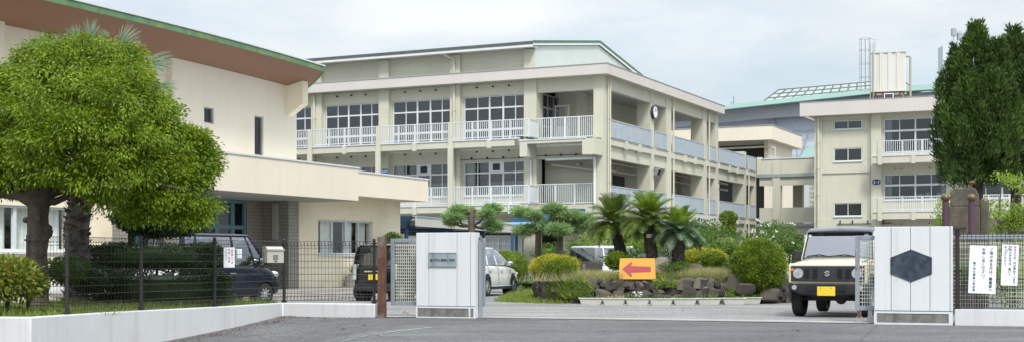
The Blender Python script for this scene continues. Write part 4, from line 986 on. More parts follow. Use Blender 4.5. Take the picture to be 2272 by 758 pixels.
MB().box(0.01, W2 - 0.01, 0.015, 0.29, -0.12, HQ - 0.02).build('core', M['groove'], gp2)
mb = MB(); mb.box(-0.004, 0.04, -0.006, 0.02, -0.1, 0.224); mb.box(1.205, W2, -0.006, 0.02, -0.1, 0.224); mb.box(0.041, 1.204, -0.006, 0.02, 0.19, 0.224); mb.box(0.041, 1.204, -0.006, 0.02, -0.1, 0.03); mb.box(0, W2, 0.021, 0.3, 0.17, 0.2349)
mb.build('base_frame', M['gatewhite'], gp2)
MB().box(0.041, 1.204, 0.004, 0.014, 0.031, 0.189).build('stone_inset', M['inset'], gp2)
def hexa(w, h): return [(0, h), (w, h * 0.5), (w, -h * 0.5), (0, -h), (-w, -h * 0.5), (-w, h * 0.5)]
mb = MB(); T = Matrix.Translation((0.60, 0, 1.00)); mb.prism(hexa(0.335, 0.275), -0.014, -0.002, 'y', T); eo = mb.build('emblem', M['emblem'], gp2)
mb = MB()
for k, (x_, h_) in enumerate(((-0.12, 0.10), (-0.08, 0.14), (-0.04, 0.17), (0.0, 0.18), (0.04, 0.17), (0.08, 0.14), (0.12, 0.10))): mb.box(x_ - 0.011, x_ + 0.011, -0.019, -0.0141, -h_ * 0.5 + 0.06, h_ * 0.9 + 0.02, T)
mb.build('relief', M['emblem'], eo)
mb = MB(); hx = hexa(0.32, 0.262); mb.tube([T @ Vector((x, -0.016, z)) for x, z in hx + hx[:1]], 0.008, 4); mb.build('rim', M['emblem'], eo)

# ------------------------------------------------------------------ sliding gates
def grille(par, u0, u1, z0, z1, pv, ph, wv=0.011, wh=0.013, name='grille', m='gatebar', y=0.0):
    mb = MB(); n = int((u1 - u0) / pv)
    for i in range(1, n):
        u = u0 + (u1 - u0) * i / n; mb.box(u - wv / 2, u + wv / 2, y - 0.006, y + 0.006, z0, z1)
    k = int((z1 - z0) / ph)
    for i in range(1, k):
        z = z0 + (z1 - z0) * i / k; mb.box(u0, u1, y - 0.010, y + 0.012, z - wh / 2, z + wh / 2)
    return mb.build(name, M[m], par)
def slide_gate(name, label, u, n, ln, z):
    t = place(u, n, name, label, 'sliding gate', 'sliding gates'); t.location.z = z
    mb = MB(); zt = 1.52; zb = 0.22
    mb.box(0, 0.075, -0.03, 0.03, zb, zt); mb.box(ln - 0.075, ln, -0.03, 0.03, zb, zt); mb.box(0.076, ln - 0.076, -0.03, 0.03, zt - 0.075, zt); mb.box(0.076, ln - 0.076, -0.03, 0.03, zb, zb + 0.08)
    mb.build('frame', M['gateframe'], t, bevel=0.006)
    grille(t, 0.08, ln - 0.08, zb + 0.08, zt - 0.075, 0.040, 0.062)
    return t
g2 = slide_gate('sliding_gate', 'open sliding gate with pale bars behind the emblem pillar', 8.08, 0.36, 5.6, 0.0)
mb = MB(); mb.tube([(0.03, -0.04, 1.28), (0.03, -0.09, 1.25), (0.03, -0.09, 0.98), (0.03, -0.04, 0.95)], 0.012, 6); mb.build('handle', M['steel'], g2)
for x in (0.07, 0.25, 4.8):
    w = MB().cyl((x, -0.02, 0.07), (x, 0.02, 0.07), 0.062, 14).build('wheel', M['steel'], g2, smooth=40)
    MB().box(x - 0.035, x + 0.035, -0.03, 0.03, 0.10, 0.215).build('wheel_bracket', M['rust' if x < 0.1 else 'steel'], g2)
mb = MB(); mb.box(0.35, 5.5, -0.015, 0.0, 0.16, 0.215); mb.build('bottom_channel', M['gateframe'], g2)
g1 = slide_gate('sliding_gate', 'sliding gate with pale bars left of the name plaque pillar', -0.72, 0.38, 1.95, -0.01)
mb = MB()
for x in (0.3, 0.6): mb.cyl((x, -0.02, 0.06), (x, 0.02, 0.06), 0.06, 12)
mb.build('wheel', M['steel'], g1)
t = place(-0.84, 0.10, 'gate_post', 'rusty steel channel post left of the barred sliding gate', 'post')
MB().box(-0.02, 0.12, -0.06, 0.06, -0.15, 1.56).build('channel', M['rust'], t)
t = place(1.178, 0.22, 'gate_post', 'thin rust streaked steel post right of the name plaque pillar', 'post')
mb = MB(); mb.box(0, 0.042, -0.05, 0.05, -0.1, 1.47); mb.build('channel', M['gateframe'], t); MB().box(-0.006, -0.001, -0.05, 0.05, 0.1, 1.45).build('rusty_edge', M['rust'], t); MB().tube([(0.03, 0, 1.47), (0.03, 0, 1.50), (0.0, 0.0, 1.53)], 0.03, 6).build('cap', M['rust'], t)

# ------------------------------------------------------------------ low white walls
def wallrun(name, label, pts, zt, th, m, zb=-0.7):
    t = thing(name, label, 'low wall'); mb = MB(); n = len(pts); L_, R_ = [], []
    for i, p in enumerate(pts):
        a = pts[max(0, i - 1)]; b = pts[min(n - 1, i + 1)]; d = Vector((b[0] - a[0], b[1] - a[1], 0)).normalized(); s = Vector((-d.y, d.x, 0)) * th
        L_.append(Vector((p[0], p[1], 0))); R_.append(Vector((p[0], p[1], 0)) + s)
    rings = []
    for a, b in zip(L_, R_): rings.append([(a.x, a.y, zb), (b.x, b.y, zb), (b.x, b.y, zt), (a.x, a.y, zt)])
    mb.loft(rings); mb.build('wall', m, t, smooth=30, bevel=0.02); return t
zt1 = 0.245
pts = [(-9.2, 19.9), (-8.35, 19.62), (-7.18, 19.5), (-6.93, 20.2), (-6.55, 21.4), (-6.05, 22.35), (-5.62, 23.2), (-5.20, 24.1), (-4.88, 25.0), (-4.56, 25.95), (-2.66, 25.35)]
wallrun('low_wall', 'low white rendered wall curving from the left corner to the gate', pts, zt1, 0.16, M['lowwall'])
mb = MB(); mb.box(-0.95, 0, -0.02, 0.0, -0.6, -0.02, Matrix.Translation((-7.20, 19.49, 0)) @ Matrix.Rotation(R(-14), 4, 'Z')); mb.build('low_wall_plinth', M['lowwall']); bpy.data.objects['low_wall_plinth'].parent = None
o = bpy.data.objects['low_wall_plinth']; bpy.data.objects.remove(o)
p = GP(9.70, 0.02)
t = place(9.72, 0.02, 'low_wall', 'low white wall under the black mesh fence at the right edge', 'low wall', z=0)
MB().box(0, 6, 0.0, 0.18, -0.2, 0.27).build('wall', M['lowwall'], t, bevel=0.01)

# ------------------------------------------------------------------ black mesh fences
def meshpanel(par, p0, p1, z0, z1, pitch=0.072, r=0.0048, loops=True, hz=8):
    p0, p1 = Vector((p0[0], p0[1], 0)), Vector((p1[0], p1[1], 0)); d = p1 - p0; ln = d.length
    T = Matrix.Translation(p0) @ Matrix.Rotation(math.atan2(d.y, d.x), 4, 'Z'); mb = MB(); n = max(2, int(ln / pitch)); k = 0.045
    for i in range(n + 1):
        x = ln * i / n; w = 0.05 if loops else 0
        pts = [(x, -k, z0 + 0.04), (x, 0, z0 + 0.0), (x, 0, z1 - 0.09), (x, -k, z1 - 0.04), (x, 0, z1)] if loops else [(x, 0, z0), (x, 0, z1)]
        if loops: pts = [(x, 0, z0 + 0.08), (x, -k, z0 + 0.04), (x, 0, z0), (x, 0, z1), (x, -k, z1 - 0.04), (x, 0, z1 - 0.08)]
        mb.tube([T @ Vector(q) for q in pts], r, 3, cap=False)
    for z in [z0, z0 + 0.08, z1 - 0.08, z1] + [z0 + (z1 - z0) * (j + 1) / (hz + 1) for j in range(hz)]:
        mb.tube([T @ Vector((0, 0, z)), T @ Vector((ln, 0, z))], r * 1.15, 3, cap=False)
    return mb.build('mesh_panel', M['fence'], par)
def fpost(par, x, y, z0, z1, r=0.03):
    mb = MB(); mb.cyl((x, y, z0), (x, y, z1), r, 10); mb.ell((x, y, z1), (r * 1.1, r * 1.1, r * 0.8), 10, 6)
    for z in (z0 + 0.06, z0 + 0.5 * (z1 - z0), z1 - 0.09): mb.cyl((x, y, z), (x, y, z + 0.03), r * 1.45, 10); mb.box(x - 0.055, x + 0.055, y - 0.012, y + 0.012, z, z + 0.03)
    return mb.build('post', M['fence'], par, smooth=50)
def onwall(px):   # point on the wall path centreline for a pixel column
    best = None
    for i in range(len(pts) - 1):
        a, b = Vector(pts[i]), Vector(pts[i + 1])
        for k in range(40):
            q = a.lerp(b, k / 40); e = abs(CX + F * q.x / q.y - px)
            if best is None or e < best[0]: best = (e, q, (b - a).normalized())
    q, d = best[1], best[2]; return q + Vector((-d.y, d.x)) * 0.08
fl = thing('mesh_fence', 'black wire mesh fence on the low wall left of the gate', 'fence')
posts = [onwall(px) for px in (157, 322, 484, 627, 824)]
q0 = Vector(((62 - CX) / F * 20.9, 20.9))
posts = [q0] + posts
for q in posts: fpost(fl, q.x, q.y, zt1 - 0.05, 1.49)
for i in range(5):
    a, b = posts[i], posts[i + 1]
    seg = [a] + [onwall(px) for px in {1: (240,), 2: (400,), 3: (560,)}.get(i, ())] + [b]
    for j in range(len(seg) - 1): meshpanel(fl, seg[j], seg[j + 1], zt1 + 0.05, 1.46)
f2 = thing('mesh_fence', 'lower black mesh fence section at the far left behind the photinia', 'fence')
a = q0 + Vector((-0.08, 0.0)); b = Vector((-9.6, 21.4)); meshpanel(f2, b, a, 0.25, 1.12); fpost(f2, b.x, b.y, 0.1, 1.15)
f3 = place(9.74, 0.10, 'mesh_fence', 'black mesh fence panel right of the emblem pillar', 'fence', z=0)
fpost(f3, 0.02, 0, 0.2, 1.60, 0.035); fpost(f3, 3.0, 0, 0.2, 1.60, 0.035)
meshpanel(f3, (0.05, 0), (2.96, 0), 0.30, 1.57, pitch=0.066, hz=7)
mb = MB(); mb.box(-0.05, 0.16, -0.05, 0.05, 1.60, 1.64); mb.build('clamp', M['fence'], f3)

# ------------------------------------------------------------------ notices and mailbox
def notice(name, label, loc, rz, w, h, cols, tilt=0.0):
    t = thing(name, label, 'notice', loc, rz); T = Matrix.Rotation(tilt, 4, 'Y')
    MB().box(-w / 2, w / 2, -0.006, 0.0, -h / 2, h / 2, T).build('board', M['paper'], t, bevel=0.002)
    for (txt, x, z, size, step, ink) in cols:
        mb = MB(); letters(mb, txt, x, z, size, Matrix.Translation((0, -0.0085, 0)) @ T, step=step, vertical=True); mb.build('lettering', M[ink], t)
    return t
def fpt(u, n, z): q = GP(u, n); return Vector((q.x, q.y, z))
q = P(2178, 597, 21.75)
notice('notice_board', 'large white notice with three columns of black writing on the right fence', fpt(10.16, 0.085, q.z), GA, 0.43, 0.80,
       [('ご用のある方は、職員室へ', 0.13, 0.375, 0.060, 0.0610, 'ink'), ('お申し出ください。', 0.01, 0.375, 0.060, 0.0610, 'ink'), ('倉敷市立葦高小学校長', -0.13, 0.14, 0.046, 0.050, 'ink')], R(2))
q = P(2233, 587, 21.6)
notice('notice_board', 'smaller white notice with a red first word on the right fence', fpt(10.585, 0.085, q.z), GA, 0.26, 0.68,
       [('安全', 0.075, 0.33, 0.044, 0.0450, 'redink'), ('のため、門を閉めています。', 0.075, 0.24, 0.044, 0.0450, 'ink'), ('御用のある方は、開けて', 0.0, 0.33, 0.044, 0.046, 'ink'), ('お入りください。', -0.075, 0.33, 0.044, 0.046, 'ink')], R(2))
w = onwall(508); q = P(508.5, 570, w.y - 0.07)
notice('notice_board', 'small white parking notice hung on the fence beside the navy van', q, R(62) - R(0), 0.20, 0.37,
       [('正門前につき', 0.055, 0.175, 0.040, 0.0475, 'ink'), ('駐車ご遠慮', 0.0, 0.175, 0.040, 0.052, 'redink'), ('ください。', -0.055, 0.175, 0.040, 0.05, 'ink')]).rotation_euler = (0, 0, R(6))
q = P(606, 582, 25.5)
t = thing('letter_box', 'pale grey metal letter box fixed to the fence post', 'letter box', q, R(30))
mb = MB(); mb.add([(-0.17, -0.14, 0), (0.17, -0.14, 0), (0.17, 0.14, 0), (-0.17, 0.14, 0), (-0.17, -0.14, 0.27), (0.17, -0.14, 0.27), (0.17, -0.05, 0.32), (-0.17, -0.05, 0.32), (0.17, 0.14, 0.32), (-0.17, 0.14, 0.32)],
                  [(0, 3, 2, 1), (0, 1, 5, 4), (4, 5, 6, 7), (7, 6, 8, 9), (2, 3, 9, 8), (1, 2, 8, 6, 5), (0, 4, 7, 9, 3)])
mb.build('body', M['box_grey'], t, bevel=0.006)
MB().box(-0.19, 0.19, -0.155, -0.145, 0.235, 0.262).build('flap', M['steel'], t)
MB().box(-0.05, 0.05, -0.150, -0.141, 0.07, 0.16).build('window', M['carglass'], t); MB().box(-0.03, 0.03, -0.152, -0.141, 0.03, 0.045).build('latch', M['fence'], t)
MB().box(-0.32, -0.17, 0.05, 0.14, 0.03, 0.30).build('back_box', M['conc'], t) if False else None
q = P(530, 563, 25.2)
t = thing('junction_box', 'small white plastic box on the fence above the navy van bonnet', 'box', q, R(5))
MB().box(-0.06, 0.06, -0.04, 0.04, -0.08, 0.10).build('case', M['paper'], t, bevel=0.008)
MB().box(-0.061, -0.03, -0.045, 0.045, -0.075, 0.095).build('lid', M['steel'], t)

# ------------------------------------------------------------------ planting bed soil (left)
mb = MB(); bed = [(x, y) for x, y in pts[1:-1]]
inner = [(-4.7, 26.9), (-6.2, 27.6), (-8.0, 27.6), (-14, 27.6), (-14, 21.5)]
poly = [(x - 0.08, y + 0.1) for x, y in bed] + inner
o = len(mb.v); n = len(poly); mb.v += [Vector((x, y, 0.20)) for x, y in poly]; mb.f.append(tuple(range(n)))
mb.v += [Vector((x, y, -0.6)) for x, y in poly]
for i in range(n): mb.f.append((i, i + n, (i + 1) % n + n, (i + 1) % n))
tag(mb.build('planting_bed', M['soil']), kind='structure')

# ------------------------------------------------------------------ foliage makers
def grass_mesh(name, pts3, h, wd, m, lean=0.35, kind='stuff', label=None, cat='grass', parent=None):
    Pn = np.array(pts3); n = len(Pn); hh = h * (0.5 + 0.9 * rng.random(n))
    D = np.stack([rng.normal(0, lean, n), rng.normal(0, lean, n), np.ones(n)], 1); D = unit(D)
    S = unit(np.cross(D, rng.normal(size=(n, 3)))) * (wd / 2)
    tip = Pn + D * hh[:, None]; tip[:, :2] += rng.normal(0, 0.12, (n, 2)) * hh[:, None]
    o = quads_np(name, np.stack([Pn - S, Pn + S, tip], 1), m, parent); 
    return tag(o, label, cat, None, kind)
def shrub(name, label, cat, px, py, Y, rx, rz, m, n=2600, ls=0.045, ry=None, base=None, group=None, lump=0.12, core='dark', flat=0.0, droop=0.0, stem=True, nsub=26, wr=0.5, shell=False):
    """dense clipped or loose bush; px,py = centre pixel, rx,rz = radii in metres"""
    c = P(px, py, Y); ry = ry or rx; b = base if base is not None else gz(c.x, c.y)
    t = thing(name, label, cat, (c.x, c.y, b), random.uniform(0, 6), group); cz = c.z - b
    if shell:
        d = unit(rng.normal(size=(n, 3))); f0 = rx * 7; ka = 0.45 if rx > 0.71 and rz > 0.6 else 1.0; lum = 0.98 + ka * (0.05 * np.sin(d[:, 0] * 9 + d[:, 2] * 5 + f0) + 0.04 * np.sin(d[:, 1] * 8 - d[:, 2] * 7 + 2 * f0) + 0.035 * np.sin(d[:, 0] * 19 + d[:, 1] * 23 + f0))
        p = d * (lum * (0.84 + 0.2 * rng.random(n) ** 1.5))[:, None] * np.array([rx, ry, rz]); p[:, 2] += cz; D = d + rng.normal(0, 0.6, (n, 3)); D[:, 2] += 0.35; keep = p[:, 2] > 0.0
        quads_np('foliage', leaf_quads(p, D, ls * (0.6 + 0.8 * rng.random(n)), ls * wr)[keep], m, t)
        mb = MB(); mb.ell((0, 0, cz), (rx * 0.78, ry * 0.78, rz * 0.78), 20, 12, 0.04); mb.build('branches_or_core', m, t); return t  # solid leaf-coloured filler core that blocks see-through, no separate twigs
    d = unit(rng.normal(size=(nsub, 3))); cs = d * np.array([rx, ry, rz]) * (0.62 + 0.2 * rng.random((nsub, 1))); cs[:, 2] += cz
    V = []; k = n // nsub
    for i in range(nsub):
        p, dd = clump_pts(cs[i], np.array([rx, ry, rz]) * (0.40 + lump * rng.random()), k, 0.6)
        D = unit(dd + unit(p - np.array([0, 0, cz])) * 0.6 + rng.normal(0, 0.5, (k, 3))); D[:, 2] -= droop
        keep = p[:, 2] > 0.01
        V.append(leaf_quads(p, D, ls * (0.7 + 0.6 * rng.random(k)), ls * wr)[keep])
    quads_np('foliage', np.concatenate(V), m, t)
    MB().ell((0, 0, cz), (rx * 0.5, ry * 0.5, rz * 0.5), 12, 8, 0.08).build('inner_foliage', m, t); mb = MB()
    if stem:
        for a in range(4): mb.tube([(random.uniform(-.05, .05), random.uniform(-.05, .05), -0.05), (random.uniform(-rx, rx) * .4, random.uniform(-ry, ry) * .4, cz)], 0.02, 5)
    mb.build('branches_or_core', M['barkd'], t)
    return t

# camphor tree -----------------------------------------------------------------
tb = P(86, 690, 22.7); tree = thing('camphor_tree', 'large round camphor tree with bright green crown behind the left fence', 'tree', (tb.x, tb.y, 0.18), 0)
def tp3(px, py, dy=0.0): return P(px, py, 22.7 + dy) - Vector((tb.x, tb.y, 0.18))
def limb(mb, pts, rs, n=9): mb.tube(pts, rs, n)
mb = MB()
trunk = [tp3(84, 700), tp3(86, 670), tp3(86, 600), tp3(84, 560), tp3(85, 520), tp3(84, 480), tp3(86, 455), tp3(88, 430), tp3(92, 414)]
limb(mb, trunk, [0.21, 0.175, 0.155, 0.155, 0.19, 0.175, 0.185, 0.25, 0.20], 14)
for L_, r_ in (([tp3(70, 442), tp3(40, 430), tp3(0, 428), tp3(-60, 400)], [0.14, 0.10, 0.08, 0.05]), ([tp3(100, 438), tp3(122, 446), tp3(146, 436), tp3(160, 405), tp3(200, 360)], [0.13, 0.07, 0.06, 0.05, 0.03]),
               ([tp3(95, 425), tp3(150, 412, .3), tp3(240, 380, .4), tp3(360, 350, .2)], [0.16, 0.10, 0.07, 0.03]), ([tp3(92, 420), tp3(110, 350, -.4), tp3(160, 250, -.6), tp3(220, 160, -.3)], [0.16, 0.10, 0.06, 0.02]),
               ([tp3(90, 420), tp3(60, 330, .5), tp3(30, 240, .6)], [0.15, 0.08, 0.02]), ([tp3(200, 390, .3), tp3(300, 400, -.6), tp3(420, 420, -.7)], [0.07, 0.05, 0.02]), ([tp3(150, 412, .3), tp3(250, 300, 1.2), tp3(330, 230, 1)], [0.08, 0.05, 0.02]),
               ([tp3(97, 430, -.1), tp3(104, 412, -.25), tp3(100, 400, -.2)], [0.10, 0.08, 0.05])): limb(mb, L_, r_, 8)
# bark knobs
for k in range(26):
    a = random.uniform(0, 6.28); z = random.uniform(0.05, 2.1); r = 0.145 if z < 1.6 else 0.20
    mb.ell((tp3(85, 600).x + r * math.cos(a), r * math.sin(a), z), (0.06, 0.06, random.uniform(0.05, 0.14)), 7, 5, 0.25)
mb.ell((tp3(105, 520).x, 0, tp3(105, 512).z), (0.09, 0.12, 0.14), 8, 6, 0.15)
mb.build('trunk', M['bark'], tree, smooth=60)
lobes = [(200, 165, 120, 78, 0), (120, 240, 120, 95, -.3), (40, 260, 110, 100, 0), (-40, 330, 90, 100, 0), (240, 260, 140, 120, -.9), (325, 300, 100, 90, 0), (285, 200, 70, 68, .4), (392, 355, 80, 75, 0), (150, 340, 120, 75, -1.0), (60, 350, 110, 70, -.7),
         (260, 380, 110, 85, -.8), (350, 420, 85, 78, -.4), (408, 408, 62, 72, 0), (300, 470 - 28, 75, 55, -.3), (420, 465, 55, 35, .1), (10, 390, 60, 40, .2), (100, 170, 70, 60, .5), (30, 200, 60, 45, .6), (428, 322, 34, 34, .3), (200, 300, 170, 130, 1.2), (60, 300, 120, 90, 1.2), (360, 360, 110, 90, 1.2), (250, 130, 60, 45, .2), (310, 250, 70, 60, -.5), (90, 130, 55, 40, .2), (270, 150, 60, 45, -.2), (150, 120, 55, 38, -.2), (150, 220, 120, 90, -1.1), (230, 330, 130, 90, -1.3), (0, 300, 90, 80, -.6), (-20, 210, 70, 60, 0), (345, 268, 60, 58, 0), (430, 372, 42, 50, .1), (120, 400, 60, 30, .8), (180, 200, 150, 110, .8)]
V = []; k1 = 22.7 / F
for (px, py, rx, rz, dy) in lobes:
    c = np.array(tp3(px, py, dy)); rr = np.array([rx * k1, min(rx, 120) * k1 * 0.95, rz * k1]) * 0.90; nsub = int(20 + rx * rz / 420)
    for _ in range(nsub):
        d = unit(rng.normal(size=3)); cc = c + d * rr * (0.80 + 0.25 * rng.random()); r = 0.16 + 0.15 * rng.random(); n = 125
        p, dd = clump_pts(cc, (r * 1.15, r * 1.15, r * 0.75), n, 0.25)
        D = dd * 0.8 + d * 0.5; D[:, 2] -= 0.75; D += rng.normal(0, 0.25, D.shape)
        V.append(leaf_quads(p, D, 0.068 * (0.7 + 0.6 * rng.random(n)), 0.028))
quads_np('crown', np.concatenate(V), LEAF['camphor'], tree)

# fan palm behind --------------------------------------------------------------
pb = P(176, 640, 25.5); pm = thing('fan_palm', 'shaggy fan palm rising behind the camphor tree', 'palm tree', (pb.x, pb.y, 0.0), 0)
mb = MB(); kk = [(P(168, 690, 25.5), .23), (P(172, 570, 25.5), .22), (P(170, 500, 25.5), .24), (P(182, 430, 25.5), .21), (P(205, 300, 25.5), .18), (P(228, 160, 25.5), .17)]
off = Vector((pb.x, pb.y, 0)); mb.tube([p - off for p, _ in kk], [r for _, r in kk], 14)
for k in range(420):
    f = random.random() * 4.99; i = int(f); p = kk[i][0].lerp(kk[i + 1][0], f - i) - off; r = kk[i][1]; a = random.uniform(0, 6.28)
    o1 = p + Vector((math.cos(a), math.sin(a), 0)) * (r - 0.03); o2_ = o1 + Vector((math.cos(a) * 0.09, math.sin(a) * 0.09, random.uniform(0.05, 0.16))); s = Vector((-math.sin(a), math.cos(a), 0)) * 0.06
    mb.add([o1 - s, o1 + s, o2_ + s * 0.5, o2_ - s * 0.5, o1 - s + Vector((0, 0, .05)), o1 + s + Vector((0, 0, .05))], [(0, 1, 2, 3), (4, 5, 2, 3)])
mb.build('trunk', M['palmbark'], pm)
top = kk[-1][0] - off
def fan(tip_px, tip_py, r, a0, a1, dy=0):
    c = P(tip_px, tip_py, 25.5 + dy) - off; MB().tube([top, top.lerp(c, 0.5) + Vector((0, 0, 0.1)), c], 0.015, 4).build('stalk', LEAFM, pm)
    n = 34; V = []
    for k in range(n):
        a = R(a0 + (a1 - a0) * k / (n - 1)) + random.uniform(-.02, .02); rr = r * 0.85 * random.uniform(0.8, 1.08) * (0.8 + 0.2 * math.sin(math.pi * k / (n - 1))); d = Vector((math.cos(a), random.uniform(-0.25, 0.1), math.sin(a))); s = Vector((-math.sin(a), 0.3, math.cos(a)))
        p0 = c; p1 = c + d * rr * 0.6; p2 = c + d * rr + Vector((0, 0, -0.03))
        V.append([p0 - s * 0.004, p0 + s * 0.004, p1 + s * 0.007, p1 - s * 0.007]); V.append([p1 - s * 0.007, p1 + s * 0.007, p2 + s * 0.001, p2 - s * 0.001])
    quads_np('frond', np.array([[tuple(q) for q in f] for f in V]), LEAF['palm'], pm)
LEAFM = LEAF['palm']
for a in ((200, 95, 0.62, 55, 118), (120, 125, 0.80, 88, 190), (262, 105, 0.72, 10, 82, .2), (320, 140, 0.75, -25, 35, .1), (100, 155, 0.75, 110, 200), (175, 95, 0.5, 80, 150, .4), (345, 190, 0.6, -35, 20, .2), (230, 90, 0.3, 50, 130, .3), (150, 330, 0.6, 150, 260, .5)): fan(*a)

# right hand conifers ------------------------------------------------------------
def conifer(label, px, ptop, Y, pbot, halfw, n, lean=0.0, seed=1):
    b = P(px, 575, Y); t = thing('juniper_tree', label, 'conifer tree', (b.x, b.y, -0.05), 0, 'dark conifers at the right edge'); r0 = np.random.default_rng(seed)
    zt = P(px, ptop, Y).z + 0.05; zb = P(px, pbot, Y).z + 0.05; V = []
    for i in range(n):
        f = r0.random() ** 0.8; z = zb + (zt - zb) * f; j = r0.integers(0, 6); dx, ft, hf = ((0, 1.0, .72), (-.48, .83, .50), (.50, .87, .50), (.15, .74, .80), (-.28, .66, .80), (.55, .60, .5))[j]; dy = (0, .3, -.3, -.5, -.45, .2)[j]; z = zb + (zt - zb) * ft * f; a = r0.random() * 6.28; w = halfw * hf * min(1, math.sqrt(max(0.0, 1 - f)) * 1.45 * (0.06 + 0.94 * min(1, (1 - f) * 4.2)) + 0.01) * (0.86 + 0.14 * min(1, f * 6)) * (0.78 + 0.34 * r0.random()) * (1 + 0.16 * math.sin(a * 3 + f * 11 + seed)) * (1.16 if r0.random() < 0.1 else 1); c = np.array([dx * halfw + math.cos(a) * w * (0.5 + 0.5 * r0.random()), dy * halfw + math.sin(a) * w * (0.5 + .5 * r0.random()), z])
        m = 110; hgt = 0.38 + 0.40 * r0.random(); q = r0.random(m) ** 0.8; ph = r0.random(m) * 6.28; rr = 0.21 * (1 - q * 0.85) * np.sqrt(r0.random(m))
        out = np.array([math.cos(a), math.sin(a), 0])
        p = c + np.stack([np.cos(ph) * rr, np.sin(ph) * rr, (q - 0.4) * hgt], 1) + out * (q * 0.10)[:, None]
        D = np.stack([np.cos(ph) * 0.5, np.sin(ph) * 0.5, np.full(m, 0.9)], 1) + out * 0.35 + r0.normal(0, 0.25, (m, 3))
        V.append(leaf_quads(p, D, 0.12 * (0.5 + 1.0 * r0.random(m)), 0.034))
    quads_np('crown', np.concatenate(V), LEAF['conifer'], t)
    mb = MB(); mb.tube([(0.0, 0, -0.1), (0.05, 0, zb), (0, 0, zt - 0.6)], [0.17, 0.13, 0.02], 8)
    for k in range(22):
        z = zb + (zt - zb - 1) * k / 22; a = k * 2.4; l = halfw * 0.6 * (1 - k / 24); mb.tube([(0, 0, z), (math.cos(a) * l, math.sin(a) * l, z + 0.35)], [0.04, 0.01], 5)
    mb.build('trunk', M['barkd'], t); return t
conifer('tall dark juniper with pointed crown, the left one at the right edge', 2166, 72, 34, 402, 0.92, 760, seed=3)
conifer('dark juniper with pointed crown, cut by the right edge', 2250, 82, 35, 395, 1.05, 760, seed=5)

# light green tree below the junipers -----------------------------------------------
b = P(2245, 575, 28.5); t = thing('maple_tree', 'light green thin stemmed tree below the dark junipers', 'tree', (b.x, b.y, 0), 0); off = Vector((b.x, b.y, 0)); mb = MB(); ends = []
for k in range(9):
    a = P(2235 + random.uniform(-12, 12), 640, 28.5) - off; e = P(2205 + k * 12 + random.uniform(-8, 8), random.uniform(395, 470), 28.5 + random.uniform(-.6, .6)) - off; mid = a.lerp(e, 0.5) + Vector((random.uniform(-.15, .15), 0, -0.1)); mb.tube([a, mid, e], [0.03, 0.022, 0.008], 6); ends += [e, mid.lerp(e, .5)]
    for j in range(3): q = mid.lerp(e, random.random()); e2 = q + Vector((random.uniform(-.4, .4), random.uniform(-.3, .3), random.uniform(0, .3))); mb.tube([q, e2], [0.012, 0.004], 5); ends.append(e2)
mb.build('trunk', M['bark'], t); V = []
for e in ends:
    c = np.array(e) + rng.normal(0, 0.08, 3); n = 80; p, dd = clump_pts(c, (0.24, 0.24, 0.10), n, 0.1); D = dd * 0.6; D[:, 2] -= 0.25; D += rng.normal(0, .3, D.shape); V.append(leaf_quads(p, D, 0.07, 0.032))
quads_np('crown', np.concatenate(V), LEAF['light'], t)

# hedges and bushes in the left bed ----------------------------------------------------
def hedge(name, label, px0, px1, py0, py1, Y, ry, m, n, group=None, ls=0.045):
    a, b = P(px0, py0, Y), P(px1, py1, Y); cx, cz = (a.x + b.x) / 2, (a.z + b.z) / 2; rx, rz = (b.x - a.x) / 2, (a.z - b.z) / 2
    t = thing(name, label, 'hedge', (cx, Y, 0.2), 0, group); cz -= 0.2; d = unit(rng.normal(size=(n, 3)) * np.array([1.6, 1, 1]))
    q = np.sign(d) * np.abs(d) ** np.array([0.45, 0.6, 0.55]); lum = 1 + 0.06 * np.sin(q[:, 0] * 11 + 1) + 0.05 * np.sin(q[:, 1] * 7 + q[:, 2] * 6) + 0.03 * np.sin(q[:, 0] * 29)
    p = q * np.array([rx, ry, rz]) * (lum * (0.80 + 0.22 * rng.random(n)))[:, None]; p[:, 2] += cz; keep = p[:, 2] > 0
    D = d + rng.normal(0, .6, (n, 3)); D[:, 2] += 0.3
    quads_np('foliage', leaf_quads(p, D, ls * (0.6 + .8 * rng.random(n)), ls * .55)[keep], m, t)
    mb = MB(); core = MB(); core.ell((0, 0, 0), (1, 1, 1), 20, 10, 0.02)
    for v in core.v: v.x, v.y, v.z = math.copysign(abs(v.x) ** .5, v.x) * rx * .8, math.copysign(abs(v.y) ** .6, v.y) * ry * .78, max(0.02, cz + math.copysign(abs(v.z) ** .6, v.z) * rz * .78)
    core.build('inner_foliage', m, t)
    for i in range(5): mb.tube([(-rx * .7 + rx * .35 * i, 0, -0.05), (-rx * .7 + rx * .35 * i, 0, cz)], 0.03, 5)
    mb.build('stem', M['barkd'], t); return t
shrub('topiary_shrub', 'large dark rounded topiary crown above the clipped hedges', 'topiary', 357, 487, 27.0, 1.10, 0.36, LEAF['dark'], 13000, 0.055, ry=0.8, base=0.2, nsub=60, shell=True)
hedge('clipped_hedge', 'upper dark clipped hedge tier under the round topiary', 190, 505, 540, 602, 26.3, 0.5, LEAF['dark'], 16000, 'dark clipped hedges')
hedge('clipped_hedge', 'lower dark clipped hedge just behind the mesh fence', 215, 516, 600, 686, 24.7, 0.5, LEAF['dark'], 16000, 'dark clipped hedges')
shrub('azalea_bush', 'green rounded bush between camphor and palm trunks', 'bush', 150, 600, 23.6, 0.42, 0.27, LEAF['mid'], 2600, 0.045, base=0.2, shell=True)
shrub('azalea_bush', 'dark green bush at the foot of the hedge beside the post', 'bush', 205, 620, 24.0, 0.40, 0.30, LEAF['dark'], 2600, 0.045, base=0.2, shell=True)
shrub('photinia_bush', 'reddish green photinia bush at the far left corner', 'bush', 18, 620, 20.6, 0.50, 0.32, LEAF['photinia'], 4200, 0.085, base=0.2, lump=.2)
P3 = []
